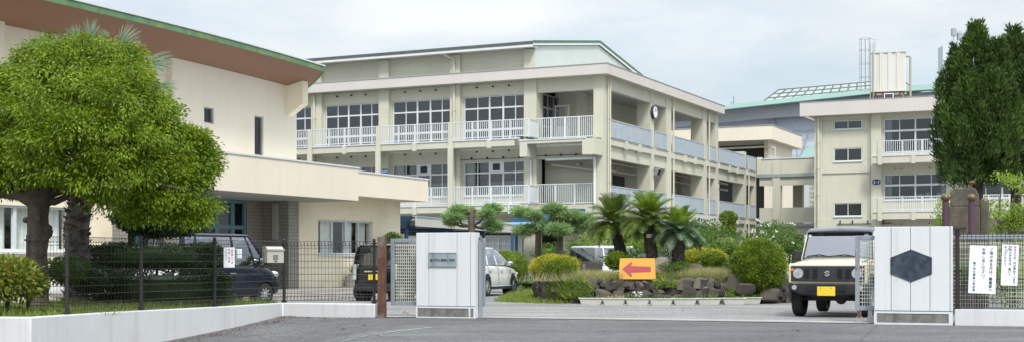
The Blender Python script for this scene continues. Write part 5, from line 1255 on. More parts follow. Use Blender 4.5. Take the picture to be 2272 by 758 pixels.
for _ in range(15000):
    x = random.uniform(-9.2, -4.6); y = random.uniform(19.7, 26.6)
    q = onw = None; P3.append((x, y, 0.2))
P3 = [p for p in P3 if p[0] < -4.75 and (p[1] > 19.8 + 0 * p[0]) and (p[0] < -7.05 + (p[1] - 19.9) * 0.43 - 0.12)]
grass_mesh('grass', P3, 0.15, 0.014, LEAF['grass'], label='tufts of green grass in the bed behind the low white wall')
# ------------------------------------------------------------------ island with stone wall, planters, sign
isl = []    # outline of the island wall, front run and right/left ends
fr = [(1210, 35.4), (1240, 34.85), (1290, 34.55), (1400, 34.40), (1500, 34.40), (1600, 34.45), (1690, 34.6), (1742, 35.2)]
front = [Vector(((px - CX) / F * Y, Y, gz(0, Y))) for px, Y in fr]
backp = [Vector((front[-1].x + 0.9, front[-1].y + 2.5, 0)), Vector((front[-1].x + 0.6, front[-1].y + 6, 0)), Vector((4.0, 43.0, 0)), Vector((1.5, 42.5, 0)), Vector((front[0].x - 0.2, front[0].y + 2.5, 0))]
TOPZ = 0.55
mb = MB(); poly = [(p.x, p.y + 0.15) for p in front] + [(p.x, p.y) for p in backp]; n = len(poly)
mb.v += [Vector((x, y, TOPZ)) for x, y in poly] + [Vector((x, y, -0.3)) for x, y in poly]; mb.f.append(tuple(range(n)))
for i in range(n): mb.f.append((i, i + n, (i + 1) % n + n, (i + 1) % n))
tag(mb.build('island_mound', M['soil']), kind='structure')
def rock(mb, c, r, jit=0.22, n=8, m=6, T=None):
    b = MB(); b.ell((0, 0, 0), (1, 1, 1), n, m, 0)
    ph = [random.uniform(0, 6) for _ in range(6)]
    for v in b.v:
        k = 1 + jit * (math.sin(v.x * 2.3 + ph[0]) * math.cos(v.y * 2.9 + ph[1]) + 0.6 * math.sin(v.z * 3.7 + ph[2] + v.x * 2)); 
        s = Vector((math.copysign(abs(v.x) ** 0.62, v.x), math.copysign(abs(v.y) ** 0.62, v.y), math.copysign(abs(v.z) ** 0.62, v.z))) * k
        v.x, v.y, v.z = c[0] + s.x * r[0], c[1] + s.y * r[1], c[2] + s.z * r[2]
    mb.add(b.v, b.f)
mb = MB()
tot = [front[0] + Vector((-0.1, 2.3, 0))] + front + [backp[0]]
for i in range(len(tot) - 1):
    a, b = tot[i], tot[i + 1]; ln = (b - a).length; u = 0.0
    for lvl in range(3):
        u = random.uniform(0, 0.15)
        while u < ln:
            w_ = random.uniform(0.2, 0.5); q = a.lerp(b, min(1, (u + w_ / 2) / ln)); h = random.uniform(0.10, 0.15)
            rock(mb, (q.x, q.y + random.uniform(-0.02, 0.05), [0.05, 0.27, 0.47][lvl] + random.uniform(-.05, .05) - 0.04), (w_ * 0.56, 0.15, h * random.uniform(.85, 1.3)), 0.34); u += w_
ws = mb.build('stone_wall', M['stone'], None, smooth=35); tag(ws, 'rough dark rubble stone wall retaining the planted island', 'stone wall')
def boulder(label, px, py, Y, r, m='stone_l'):
    c = P(px, py, Y); t = MB(); rock(t, (0, 0, 0), r, 0.2, 12, 9); o = t.build('boulder', M[m], None, smooth=40); o.location = c; return tag(o, label, 'boulder', 'boulders on the island')
boulder('brown boulder directly right of the yellow arrow sign', 1464, 590, 35.6, (0.27, 0.24, 0.23))
boulder('dark boulder under the smallest right cycad', 1540, 596, 35.8, (0.22, 0.22, 0.15), 'stone')
boulder('large rock at the right foot of the round bush', 1708, 652, 34.35, (0.26, 0.2, 0.17), 'stone')
boulder('rock left of the round bush above the last planter', 1652, 640, 34.2, (0.24, 0.16, 0.16), 'stone')
t = thing('stone_block', 'rectangular rough stone block in front of the white minivan', 'stone block', P(1296, 600, 36.0) , R(-6))
mb = MB(); mb.box(-0.48, 0.5, -0.2, 0.2, -0.2, 0.26); mb.build('block', M['stone'], t, bevel=0.03)
MB().box(-0.03, 0.05, -0.204, -0.199, -0.02, 0.20).build('carved_mark', M['inset'], t)
# low kerb at the left of the island and kerb of the rear bed
mb = MB()
for a, b, w_ in ((G(1150, 646), G(1290, 668), .12), (G(1118, 634), G(1212, 631), .15), (G(1212, 631), G(1300, 629), .15)):
    d = (b - a).normalized(); s = Vector((-d.y, d.x, 0)) * w_; mb.add([a, b, b + s, a + s] + [v + Vector((0, 0, 0.13)) for v in (a, b, b + s, a + s)], [(4, 5, 6, 7), (0, 1, 5, 4), (1, 2, 6, 5), (2, 3, 7, 6), (3, 0, 4, 7), (3, 2, 1, 0)])
tag(mb.build('kerb', M['kerb']), kind='structure')
# A-frame sign with arrow
q = P(1414, 619, 34.62); t = thing('arrow_sign', 'yellow folding floor sign with a red arrow pointing left', 'sign', (q.x, q.y, TOPZ + 0.03), R(-7))
w_, h_ = 0.49, 0.57; tl = R(12)
for sgn, nm in ((-1, 'front_board'), (1, 'rear_board')):
    T = Matrix.Translation((0, sgn * 0.125, 0)) @ Matrix.Rotation(sgn * tl, 4, 'X'); mb = MB()
    mb.prism([(-w_, 0), (w_, 0), (w_ - 0.03, h_), (-w_ + 0.03, h_)], -0.014, 0.014, 'y', T); o = mb.build(nm, M['yellow'], t, bevel=0.008)
    if sgn < 0:
        ar_ = [(-0.40, 0.275), (-0.16, 0.47), (-0.13, 0.44), (-0.17, 0.36), (0.36, 0.34), (0.36, 0.20), (-0.17, 0.18), (-0.13, 0.10), (-0.17, 0.07)]
        MB().prism(ar_, -0.020, -0.0145, 'y', T).build('arrow', M['redarrow'], o)
mb = MB(); mb.box(-0.09, -0.01, -0.02, 0.02, h_ - 0.05, h_ - 0.025); mb.box(0.01, 0.09, -0.02, 0.02, h_ - 0.05, h_ - 0.025); mb.build('hinge', M['ink'], t)
# planters
pxs = [(1311.5, 675.6), (1363, 676.5), (1414.5, 676.8), (1467, 676.8), (1520, 676.5), (1573.6, 676), (1629.5, 675.5), (1669.6, 674.6)]
def trough():
    t = thing('planter_trough', 'x', 'planter', (0, 0, 0), 0, 'row of pale planter troughs along the island')
    w, d, h = 0.295, 0.105, 0.185; k = 0.82
    mb = MB(); mb.loft([[(-w * k, -d * k, 0), (w * k, -d * k, 0), (w * k, d * k, 0), (-w * k, d * k, 0)], [(-w, -d, h - 0.03), (w, -d, h - 0.03), (w, d, h - 0.03), (-w, d, h - 0.03)]]); mb.build('body', M['planter'], t, bevel=0.012)
    mb = MB(); e = 0.018
    mb.box(-w - e, w + e, -d - e, -d + 0.008, h - 0.029, h); mb.box(-w - e, w + e, d - 0.008, d + e, h - 0.029, h); mb.box(-w - e, -w + 0.008, -d + 0.0081, d - 0.0081, h - 0.029, h); mb.box(w - 0.008, w + e, -d + 0.0081, d - 0.0081, h - 0.029, h); mb.build('rim', M['planter'], t, bevel=0.004)
    MB().box(-w + .01, w - .01, -d + .01, d - .01, h - 0.028, h - 0.012).build('earth', M['soil'], t); return t
names = ['leftmost pale planter trough, next to the grassy mound', 'pale planter trough second from the left below the stone wall', 'pale planter trough directly below the left half of the arrow sign', 'pale planter trough below the right end of the arrow sign',
         'pale planter trough below the rightmost cycad', 'pale planter trough third from the right with small seedlings', 'pale planter trough second from the right end of the row', 'angled pale planter trough at the right end of the row']
tr = trough()
for i, ((px, py), nm) in enumerate(zip(pxs, names)):
    o = tr if i == 0 else copy_tree(tr); g = G(px, py); g.y += 0.1 + (0.25 if i == 7 else 0); o.location = g; o.rotation_euler = (0, 0, R([-2, 1, 0, 2, -1, 1, 2, -14][i])); o['label'] = nm
    n = 70; base = np.array([(g.x + random.uniform(-.24, .24), g.y + random.uniform(-.07, .07), g.z + 0.17) for _ in range(n)])
    D = np.stack([rng.normal(0, .5, n), rng.normal(0, .4, n), np.ones(n)], 1); hh = 0.05 + 0.10 * rng.random(n) * (1.4 if i in (2, 5) else 0.8)
    V = leaf_quads(base, D, hh, 0.02); pt = thing('planter_seedlings', ['sparse weeds growing in the leftmost trough', 'dry stems growing in the second trough from the left', 'leafy plant with white blooms in the trough below the sign', 'small weeds in the trough below the right end of the sign',
        'brown tinged seedlings in the trough below the rightmost cycad', 'taller green seedlings in the third trough from the right', 'green seedlings in the trough second from the right end', 'bushy seedlings in the angled end trough'][i], 'seedlings', (0, 0, 0), 0, 'plants in the troughs')
    quads_np('leaves', V, LEAF['mid'] if i != 1 else LEAF['straw'], pt)
    if i == 2:
        n = 46; c = np.array([g.x - 0.0, g.y - 0.02, g.z + 0.30]); p, dd = clump_pts(c, (0.16, 0.08, 0.06), n, 0.2); quads_np('petals', leaf_quads(p, dd, 0.035, 0.034), LEAF['white'], pt)
# cycads
def cycad(label, bx, by, tx, ty, Y, rad, nfr, m1, m2, rt=0.165):
    b = P(bx, by, Y); b.z = TOPZ - 0.05; top = P(tx, ty, Y); t = thing('cycad', label, 'cycad palm', b, 0, 'cycads on the island'); tv = top - b
    mb = MB(); mb.tube([(0, 0, -0.05), tv * 0.35 + Vector((0.02, 0, 0)), tv * 0.7, tv], [rt * 1.1, rt, rt * 0.95, rt * 0.85], 12)
    for k in range(240):
        f = random.random(); p = tv * f; a = random.uniform(0, 6.28); d = Vector((math.cos(a), math.sin(a), 0)); s = Vector((-d.y, d.x, 0)) * 0.035; o1 = p + d * rt * 0.93; e = o1 + d * 0.05 + Vector((0, 0, 0.035))
        mb.add([o1 - s, o1 + s, e, o1 - Vector((0, 0, 0.03))], [(0, 1, 2), (0, 2, 3), (1, 3, 2)])
    mb.build('trunk', M['barkd'], t)
    for ring, (cnt, e0, m, rk) in enumerate(((int(nfr * .6), (40, 82), m1, 0.95), (int(nfr * .85), (-24, 40), m2, 1.0))):
        V = []
        for k in range(cnt):
            az = 6.283 * k / cnt + random.uniform(-.12, .12) + ring; el = R(random.uniform(*e0)); L_ = rad * rk * random.uniform(0.85, 1.08); d = Vector((math.cos(az), math.sin(az), 0)); side = Vector((-d.y, d.x, 0)); prev = None; ns = 22
            bend = random.uniform(0.45, 0.75) if ring else random.uniform(0.25, 0.5)
            for j in range(ns + 1):
                f = j / ns; ang = el - bend * f * f * 1.7; p = (prev + (d * math.cos(ang) + Vector((0, 0, math.sin(ang)))) * (L_ / ns)) if prev else tv.copy()
                tan = d * math.cos(ang) + Vector((0, 0, math.sin(ang))); up = side.cross(tan) * -1
                if j > 2:
                    ll = 0.23 * rad / 0.9 * math.sin(math.pi * min(1, 0.12 + f * 0.88)) ** 0.6 + 0.02
                    for sg in (-1, 1):
                        dd = (side * sg * 0.85 + tan * 0.55 + up * 0.28).normalized(); w_ = tan * 0.016
                        V.append([tuple(p - w_), tuple(p + w_), tuple(p + dd * ll + w_ * .3), tuple(p + dd * ll - w_ * .3)])
                if prev: V.append([tuple(prev - side * .008), tuple(prev + side * .008), tuple(p + side * .006), tuple(p - side * .006)])
                prev = p
        quads_np('fronds', np.array(V), m, t)
    return t
cycad('leftmost cycad with olive fronds and leaning dark trunk', 1392, 565, 1362, 492, 37.0, 0.95, 46, LEAF['cycad_o'], LEAF['cycad_o'])
c2_ = cycad('tallest central cycad with bright upright fronds and name tag', 1452, 570, 1437, 486, 36.0, 0.93, 56, LEAF['cycad_y'], LEAF['cycad_o'])
cycad('smallest right cycad with grey green arching fronds', 1503, 580, 1507, 514, 35.6, 0.80, 44, LEAF['cycad_y'], LEAF['cycad_g'])
q = P(1441, 522, 35.78); t = thing('plant_tag', 'small pale name tag on the central cycad trunk', 'name tag', q, R(-8)); MB().box(-0.08, 0.08, -0.006, 0, -0.05, 0.05).build('card', M['planter'], t)
mb = MB(); letters(mb, 'ソテツ', -0.066, -0.02, 0.042, Matrix.Translation((0, -0.009, 0))); mb.build('lettering', M['ink'], t)
# bushes of the island
shrub('round_bush', 'big clipped round boxwood bush at the right end of the island', 'bush', 1684, 588, 34.6, 0.72, 0.71, LEAF['box'], 26000, 0.050, base=-0.05, nsub=110, lump=.04, shell=True)
shrub('golden_bush', 'yellow leaved bush left of the stone block', 'bush', 1232, 592, 36.0, 0.70, 0.34, LEAF['yellow'], 9000, 0.055, base=0.1, nsub=40, group='golden bushes', shell=True)
shrub('clipped_bush', 'green clipped bush in front of the left yellow bush', 'bush', 1242, 598, 35.2, 0.46, 0.28, LEAF['box'], 5500, 0.052, base=0.1, group='small clipped bushes', shell=True)
shrub('clipped_bush', 'green clipped bush behind the left edge of the arrow sign', 'bush', 1370, 578, 36.0, 0.33, 0.24, LEAF['box'], 4000, 0.052, base=0.4, group='small clipped bushes', shell=True)
shrub('golden_bush', 'yellow leaved bush right of the smallest cycad', 'bush', 1562, 572, 37.5, 0.66, 0.28, LEAF['yellow'], 7000, 0.055, base=0.4, group='golden bushes', shell=True)
shrub('clipped_bush', 'green clipped bush in front of the right yellow bush', 'bush', 1580, 578, 36.5, 0.40, 0.25, LEAF['box'], 4000, 0.052, base=0.4, group='small clipped bushes', shell=True)
shrub('low_shrub', 'low bright green shrub left of the round bush', 'shrub', 1610, 590, 36.2, 0.30, 0.25, LEAF['mid'], 1800, 0.05, base=0.4)
shrub('low_shrub', 'low leafy shrub at the foot of the right cycad', 'shrub', 1500, 592, 35.3, 0.42, 0.16, LEAF['mid'], 2000, 0.045, base=0.45)
shrub('clipped_bush', 'dark green rounded bush beside the white car bonnet', 'bush', 1128, 590, 50, 0.80, 0.60, LEAF['box'], 8000, 0.06, group='small clipped bushes', shell=True)
shrub('low_shrub', 'flat green ground cover with white flowers right of the white car', 'shrub', 1175, 627, 46.5, 0.85, 0.22, LEAF['mid'], 3200, 0.05)
# looser background greenery between the cycads and the school
for (lab, px, py, Y, rx, rz, m, n, ls) in (
    ('light green leafy tree behind the leftmost cycad', 1350, 512, 60, 1.2, 0.8, 'light', 2600, 0.10), ('light green leafy tree between the two taller cycads', 1425, 535, 46, 0.75, 0.75, 'light', 2400, 0.10),
    ('dark green undergrowth behind the cycad trunks', 1440, 575, 40, 1.25, 0.35, 'dark', 4200, 0.07), ('mid green bush behind the smallest cycad', 1560, 525, 44, 0.95, 0.55, 'mid', 3600, 0.08),
    ('mid green bush left of the flowering rose shrub', 1610, 545, 42, 0.85, 0.60, 'mid', 3000, 0.08), ('pale green bush under the entrance canopy', 1500, 525, 46, 0.9, 0.5, 'mid', 2600, 0.08),
    ('rose shrub with pale flowers behind the round bush', 1715, 525, 46, 0.72, 0.55, 'mid', 2600, 0.08), ('leafy rose shrub beside the off-roader mirror', 1752, 545, 44, 0.42, 0.6, 'mid', 1900, 0.08),
    ('dark shrub behind the white minivan roof', 1290, 545, 62, 1.2, 0.6, 'mid', 1800, 0.09), ('green shrub behind the trimmed pine trunk', 1215, 560, 62, 0.7, 0.45, 'mid', 1200, 0.09)):
    shrub('leafy_shrub', lab, 'shrub', px, py, Y, rx, rz, LEAF[m], n, ls, lump=.25, nsub=20, group='loose shrubs behind the island')
fl_ = thing('rose_blooms', 'scattered pale rose blooms on tall shoots behind the round bush', 'flowers', (0, 0, 0))
for k in range(20):
    c = P(random.uniform(1665, 1775), random.uniform(485, 545), 45.2 if random.random() < .5 else 43.4); n = 7; p, dd = clump_pts(np.array(c), (0.03, 0.03, 0.03), n, 0.1); quads_np('bloom', leaf_quads(p, dd, 0.05, 0.045), LEAF['white'], fl_)
mb = MB()
for k in range(14):
    a = P(random.uniform(1680, 1770), 570, 45); e = P(random.uniform(1665, 1775), random.uniform(488, 520), 45); mb.tube([a, e], [0.012, 0.006], 4)
mb.build('shoots', LEAF['mid'], fl_)
# cloud pruned shrub by the white canopy
t = thing('cloud_pruned_shrub', 'cloud pruned evergreen with round tufts beside the white canopy', 'topiary', P(1620, 575, 55)); off = P(1620, 575, 55); mb = MB(); mb.tube([(0, 0, -1.2), (0.05, 0, 0.8), (-0.05, 0, 2.0)], [0.06, 0.05, 0.03], 6); mb.build('trunk', M['barkd'], t)
V = []
for px, py, rx, rz in ((1616, 482, 19, 14), (1617, 505, 15, 11), (1580, 512, 10, 8), (1622, 528, 12, 9)):
    c = np.array(P(px, py, 55) - off); k = 55 / F; p, dd = clump_pts(c, (rx * k, rx * k, rz * k), 1100, 0.7); quads_np('foliage', leaf_quads(p, dd + rng.normal(0, .5, dd.shape), 0.09, 0.055), LEAF['box'], t); MB().ell(c, (rx * k * .75, rx * k * .75, rz * k * .75), 12, 8).build('inner_foliage', LEAF['dark'], t)
# grass patches on the island and the mound left of it
P3 = []
for _ in range(26000):
    i = random.randrange(len(front) - 1); q = front[i].lerp(front[i + 1], random.random()); y = q.y + 0.10 + random.random() ** 1.5 * 2.8
    if abs(q.x - 3.33) < 0.5 and y < 34.9: continue
    0; P3.append((q.x, y, TOPZ - 0.02))
grass_mesh('grass', P3, 0.23, 0.020, LEAF['grass'], 0.5, label='rough grass covering the top of the island')
P3 = []
for _ in range(6000):
    c = P(1570, 610, 35.1); P3.append((c.x + random.gauss(0, .42), max(c.y - 0.55, c.y + random.gauss(0, .35)), TOPZ - 0.02))
grass_mesh('dry_grass', P3, 0.33, 0.012, LEAF['straw'], label='feathery straw coloured grass left of the round bush')
P3 = []
for _ in range(6500):
    c = P(1310, 610, 35.1); P3.append((c.x + random.gauss(0, .55), max(c.y - 0.55, c.y + random.gauss(0, .35)), TOPZ - 0.02))
grass_mesh('dry_grass', P3, 0.27, 0.013, LEAF['straw'], label='pale seeding grass below the stone block')
P3 = []; mnd = [G(1097, 668), G(1180, 672), G(1262, 673), G(1290, 662), G(1240, 634), G(1160, 640)]
mb = MB(); cc = sum(mnd, Vector()) / 6
mb.v += [Vector((p.x, p.y, gz(p.x, p.y) - 0.02)) for p in mnd] + [Vector((cc.x + .5, cc.y + .4, 0.16))]; mb.f += [(i, (i + 1) % 6, 6) for i in range(6)]
tag(mb.build('grass_mound', M['soil']), kind='structure')
for _ in range(26000):
    i = random.randrange(6); a, b = mnd[i], mnd[(i + 1) % 6]; q = a.lerp(b, random.random()); apex = Vector((cc.x + .5, cc.y + .4, 0.16)); s = math.sqrt(random.random()); r = apex.lerp(Vector((q.x, q.y, gz(q.x, q.y) - 0.02)), s); P3.append(tuple(r))
grass_mesh('grass', P3, 0.16, 0.022, LEAF['grass'], 0.5, label='bright green grass on the low mound left of the planters')
P3 = []
for _ in range(16000):
    i = random.randrange(0, len(front) - 1); q = front[i].lerp(front[i + 1], random.random()); P3.append((q.x, q.y - 0.13 - random.random() * .12, random.uniform(-0.03, 0.54)))
bl = [(random.uniform(-0.2 + front[0].x, front[-1].x), random.choice([0.1, 0.25, 0.5]), random.uniform(0.08, 0.24)) for _ in range(8)] + [(front[0].x + 0.3 * k, 0.3, 0.35) for k in range(4)]
P3 = [p for p in P3 if any((p[0] - a) ** 2 + ((p[2] - b) * 1.4) ** 2 < (c * random.uniform(.4, 1.1)) ** 2 for a, b, c in bl)]
grass_mesh('wall_weeds', P3, 0.14, 0.024, LEAF['grass'], 0.7, label='weeds sprouting from the joints of the stone wall', cat='weeds')
# trimmed pines
def pine(label, base, Y, trunk, pads, group='trimmed pines'):
    b = P(base[0], base[1], Y); b.z = gz(b.x, b.y); t = thing('trimmed_pine', label, 'pine tree', b, 0, group); k = Y / F; mb = MB()
    tr_ = [P(x, y, Y) - b for x, y in trunk]; tr_[0].z = -0.1; n = len(tr_); mb.tube(tr_, [0.13 - 0.04 * i / (n - 1) for i in range(n)], 9); V = []
    for (px, py, rx, rz, dy) in pads:
        c = P(px, py, Y + dy) - b; q = min(tr_, key=lambda v: abs(v.z - c.z + 0.15)); mb.tube([q, q.lerp(c, 0.5) + Vector((0, 0, -0.08)), c - Vector((0, 0, rz * k * .4))], [0.055, 0.04, 0.02], 6)
        n = int(260 + rx * rz * 1.5); p, dd = clump_pts(np.array(c), (rx * k * .9, rx * k * 0.8, rz * k * 0.65), n, 0.2); p[:, 2] = np.maximum(p[:, 2], c.z - rz * k * 0.5)
        m = 3; pp = np.repeat(p, m, 0); D = np.repeat(dd, m, 0) * 0.9 + rng.normal(0, .35, (n * m, 3)); D[:, 2] = D[:, 2] * 0.5 - 0.05 + 0.4 * (rng.random(n * m) < .5)
        V.append(leaf_quads(pp, D, 0.19 * (0.5 + .8 * rng.random(n * m)), 0.022))
    mb.build('trunk', M['bark'], t, smooth=50); quads_np('needles', np.concatenate(V), LEAF['pine'], t)
pine('trimmed pine with bare top showing above the name plaque pillar', (1045, 650), 38, [(1047, 650), (1048, 560), (1046, 500), (1046, 464)], [(1018, 466, 18, 8, 0), (1006, 480, 22, 7, -.2), (1002, 490, 14, 7, .3), (1038, 470, 12, 7, .3), (1092, 463, 18, 8, 0), (1080, 472, 12, 6, -.3), (1094, 500, 20, 10, 0)])
pine('trimmed pine with two foliage tiers beside the blue lean-to', (1195, 620), 44, [(1193, 625), (1194, 560), (1195, 510), (1192, 470)], [(1160, 472, 24, 10, 0), (1185, 478, 20, 9, -.3), (1165, 510, 26, 12, 0), (1195, 505, 24, 12, .3), (1150, 468, 14, 7, .2)])
pine('broad trimmed pine with dense tiers left of the cycads', (1238, 620), 43, [(1240, 625), (1241, 565), (1243, 520), (1238, 470)], [(1228, 463, 28, 13, 0), (1262, 478, 36, 13, 0), (1292, 484, 24, 12, .2), (1240, 508, 30, 15, -.3), (1275, 505, 24, 12, .2), (1215, 500, 20, 10, .2), (1300, 492, 14, 9, 0), (1245, 485, 25, 12, .5)])
# planter box shrubs near the hall
q = hallpt(-1.3, 4.3, 0.6); 
t = thing('potted_tree', 'small round headed tree in the planter box by the hall window', 'tree', q, 0); MB().tube([(0, 0, -0.05), (0.03, 0, 0.9)], [0.04, 0.03], 6).build('trunk', M['bark'], t)
p, dd = clump_pts(np.array([0, 0, 1.05]), (0.42, 0.42, 0.42), 2600, 0.5); quads_np('crown', leaf_quads(p, dd + rng.normal(0, .5, dd.shape), 0.07, 0.04), LEAF['mid'], t)
q = hallpt(-1.3, 3.0, 0.57); t = thing('leafy_plant', 'arching leafy plants filling the long planter box', 'plant', q, TH)
base = np.stack([rng.uniform(-.35, .35, 500), rng.uniform(-1, 1.7, 500), np.zeros(500)], 1); D = np.stack([rng.normal(0, .5, 500), rng.normal(0, .5, 500), np.ones(500)], 1); quads_np('leaves', leaf_quads(base, D, 0.35 * (0.5 + rng.random(500)), 0.035), LEAF['mid'], t)
# monument with mauve posts --------------------------------------------------------------
q = P(2140, 575, 27.0); t = thing('monument', 'weathered concrete memorial block behind the emblem pillar', 'monument', (q.x, q.y, 0), R(-22))
mb = MB(); mb.box(-0.31, 0.30, 0, 0.7, -0.1, 2.20); mb.build('block', M['monument'], t, bevel=0.02)
MB().prism([(-0.28, 2.202), (0.27, 2.202), (0.26, 2.45), (0.20, 2.58), (-0.22, 2.58), (-0.28, 2.50)], 0.02, 0.6, 'y').build('top_block', M['monument'], t, bevel=0.02)
MB().box(0.301, 0.46, 0.1, 0.6, -0.1, 2.30).build('side_block', M['monument'], t, bevel=0.02)
mb = MB(); mb.tube([(0.12, 0.2, 2.58), (0.12, 0.2, 2.66)], 0.02, 6); mb.ell((0.14, 0.2, 2.70), (0.07, 0.03, 0.04), 8, 6); mb.tube([(0.17, 0.2, 2.72), (0.22, 0.2, 2.77)], 0.018, 5); mb.build('finial', M['ball'], t)
for lab, px, Y, dz in (('mauve post with bronze ball left of the memorial block', 2098, 26.6, 0), ('mauve post with bronze ball right front of the memorial block', 2156, 26.3, 0), ('mauve post with bronze ball mostly hidden behind the memorial', 2185, 27.6, -.08)):
    q = P(px, 575, Y); t = thing('ball_post', lab, 'post', (q.x, q.y, 0), 0, 'mauve posts with balls')
    z = 1.1 + (575 - 446) * Y / F + dz; MB().cyl((0, 0, -0.1), (0, 0, z), 0.066, 14).build('shaft', M['purple'], t, smooth=50); MB().ell((0, 0, z + 0.075), (0.09, 0.09, 0.085), 18, 12).build('ball', M['ball'], t, smooth=60)
# rear undergrowth behind the right gate ---------------------------------------------------
for lab, px, py, Y, rx, rz, m in (('yellowish shrub seen through the left half of the right gate', 2150, 600, 27, 0.9, 0.55, 'mid'), ('leafy shrub seen through the gate at the right edge', 2250, 610, 26, 0.8, 0.55, 'light'), ('light shrub behind the memorial block', 2100, 520, 30, 0.35, 0.9, 'light')):
    shrub('leafy_shrub', lab, 'shrub', px, py, Y, rx, rz, LEAF[m], 2400, 0.06, lump=.25, group='shrubs behind the right gate')
# fallen leaves
lv = [(1515, 690, 'by the gate sill under the rightmost cycad'), (1773, 735, 'on the street in front of the off-roader'), (1134, 669, 'at the left tip of the grass mound'), (720, 711, 'on the street below the letter box'), (760, 730, 'at the end of the green paint line'), (700, 735, 'on the street left of the green line'), (810, 722, 'on the street below the rusty post'), (600, 716, 'beside the low wall corner')]
lf = None
for i, (px, py, where) in enumerate(lv):
    if lf is None:
        lf = thing('fallen_leaf', 'x', 'fallen leaf', (0, 0, 0), 0, 'fallen leaves on the asphalt'); mb = MB()
        for k in range(2): mb.add([(0, -0.04 + k * .05, 0.005), (0.03, k * .05, 0.018), (0.05 * k, 0.05, 0.01), (-0.035, 0.01, 0.02)], [(0, 1, 2, 3)])
        mb.build('blade', M['dirt_leaf'], lf); o = lf
    else: o = copy_tree(lf)
    g = G(px, py); o.location = (g.x, g.y, gz(g.x, g.y) + 0.007); o.rotation_euler = (0, 0, i * 1.3); o['label'] = 'dry brown leaf lying ' + where

# litter along the foot of the walls
V = []
for k in range(420):
    i = random.randrange(4, len(pts) - 1); a, b = Vector(pts[i]), Vector(pts[i + 1]); q = a.lerp(b, random.random()); o_ = Vector((0.10 + abs(random.gauss(0, .22)), -abs(random.gauss(0, .1)))) if i < len(pts) - 2 else Vector((0, -0.05 - abs(random.gauss(0, .2))))
    x, y = q.x + o_.x, q.y + o_.y; z = gz(x, y) + 0.012; r = random.uniform(0.008, 0.028); a_ = random.uniform(0, 6.28); c, s_ = math.cos(a_) * r, math.sin(a_) * r
    V.append([(x + c, y + s_, z), (x - s_ * .6, y + c * .6, z + random.uniform(0, .012)), (x - c, y - s_, z), (x + s_ * .6, y - c * .6, z + .003)])
tag(quads_np('leaf_litter', np.array(V), M['dirt_leaf']), 'fine dry leaf litter along the foot of the low white wall', 'leaf litter', None, 'stuff')
# ------------------------------------------------------------------ vehicles
def wheel(par, x, y, r, w, side, rimr=0.62, spokes=10, rimcol='rim', name='wheel'):
    """axle along y; side=+1 outer face at +y"""
    t = bpy.data.objects.new(name, None); COL.objects.link(t); t.parent = par; t.location = (x, y, r)
    prof = [(-w / 2, r * 0.62), (-w / 2, r * 0.93), (-w * 0.38, r * 0.995), (w * 0.38, r * 0.995), (w / 2, r * 0.93), (w / 2, r * 0.62)]
    mb = MB(); n = 32; rings = [[(rr * math.cos(2 * math.pi * k / n), yy, rr * math.sin(2 * math.pi * k / n)) for yy, rr in prof] for k in range(n)]; o = 0
    for rg in rings: mb.v += [Vector(p) for p in rg]
    m = len(prof)
    for k in range(n):
        for j in range(m - 1): mb.f.append((k * m + j, k * m + j + 1, ((k + 1) % n) * m + j + 1, ((k + 1) % n) * m + j))
    mb.build('tyre', M['tyre'], t, smooth=40, fix=True)
    ro = side * w * 0.36; mb = MB(); mb.cyl((0, ro - 0.03 * side, 0), (0, ro - 0.04 * side, 0), r * 0.64, 28); mb.build('hub_recess', M['rimdark'], t)
    mb = MB(); R1 = r * rimr
    for k in range(spokes):
        a = 2 * math.pi * k / spokes; c, s = math.cos(a), math.sin(a); q = 0.028 if spokes < 9 else 0.017
        p = [(c * r * 0.1 - s * q, s * r * 0.1 + c * q), (c * r * 0.1 + s * q, s * r * 0.1 - c * q), (c * R1 + s * q * 1.1, s * R1 - c * q * 1.1), (c * R1 - s * q * 1.1, s * R1 + c * q * 1.1)]
        mb.prism(p, ro - 0.02 * side, ro + 0.015 * side, 'y')
    mb.cyl((0, ro - 0.02 * side, 0), (0, ro + 0.025 * side, 0), r * 0.14, 14)
    mb.tube([(R1 * math.cos(2 * math.pi * k / 28), ro + 0.01 * side, R1 * math.sin(2 * math.pi * k / 28)) for k in range(29)], r * 0.045, 6)
    mb.build('rim', M[rimcol], t, smooth=40, fix=True); return t
def ringx(x, z0, z1, hw, crown, tum=0.0, n=1):
    h = z1 - z0
    half = [(0, z0), (hw * 0.86, z0), (hw * 0.965, z0 + 0.05 * h), (hw * 0.99, z0 + 0.2 * h), (hw, z0 + 0.5 * h), (hw * 0.985, z0 + 0.8 * h), (hw * 0.955, z0 + 0.94 * h), (hw * 0.88, z1), (hw * 0.5, z1 + crown * 0.8), (0, z1 + crown)]
    return [(x, y, z) for y, z in half] + [(x, -y, z) for y, z in half[-2:0:-1]]
def boolcut(o, cuts):
    for c in cuts:
        md = o.modifiers.new('cut', 'BOOLEAN'); md.object = c; md.operation = 'DIFFERENCE'; md.solver = 'EXACT'
    dg = bpy.context.evaluated_depsgraph_get(); me = bpy.data.meshes.new_from_object(o.evaluated_get(dg)); o.modifiers.clear(); o.data = me
    for c in cuts: bpy.data.objects.remove(c)
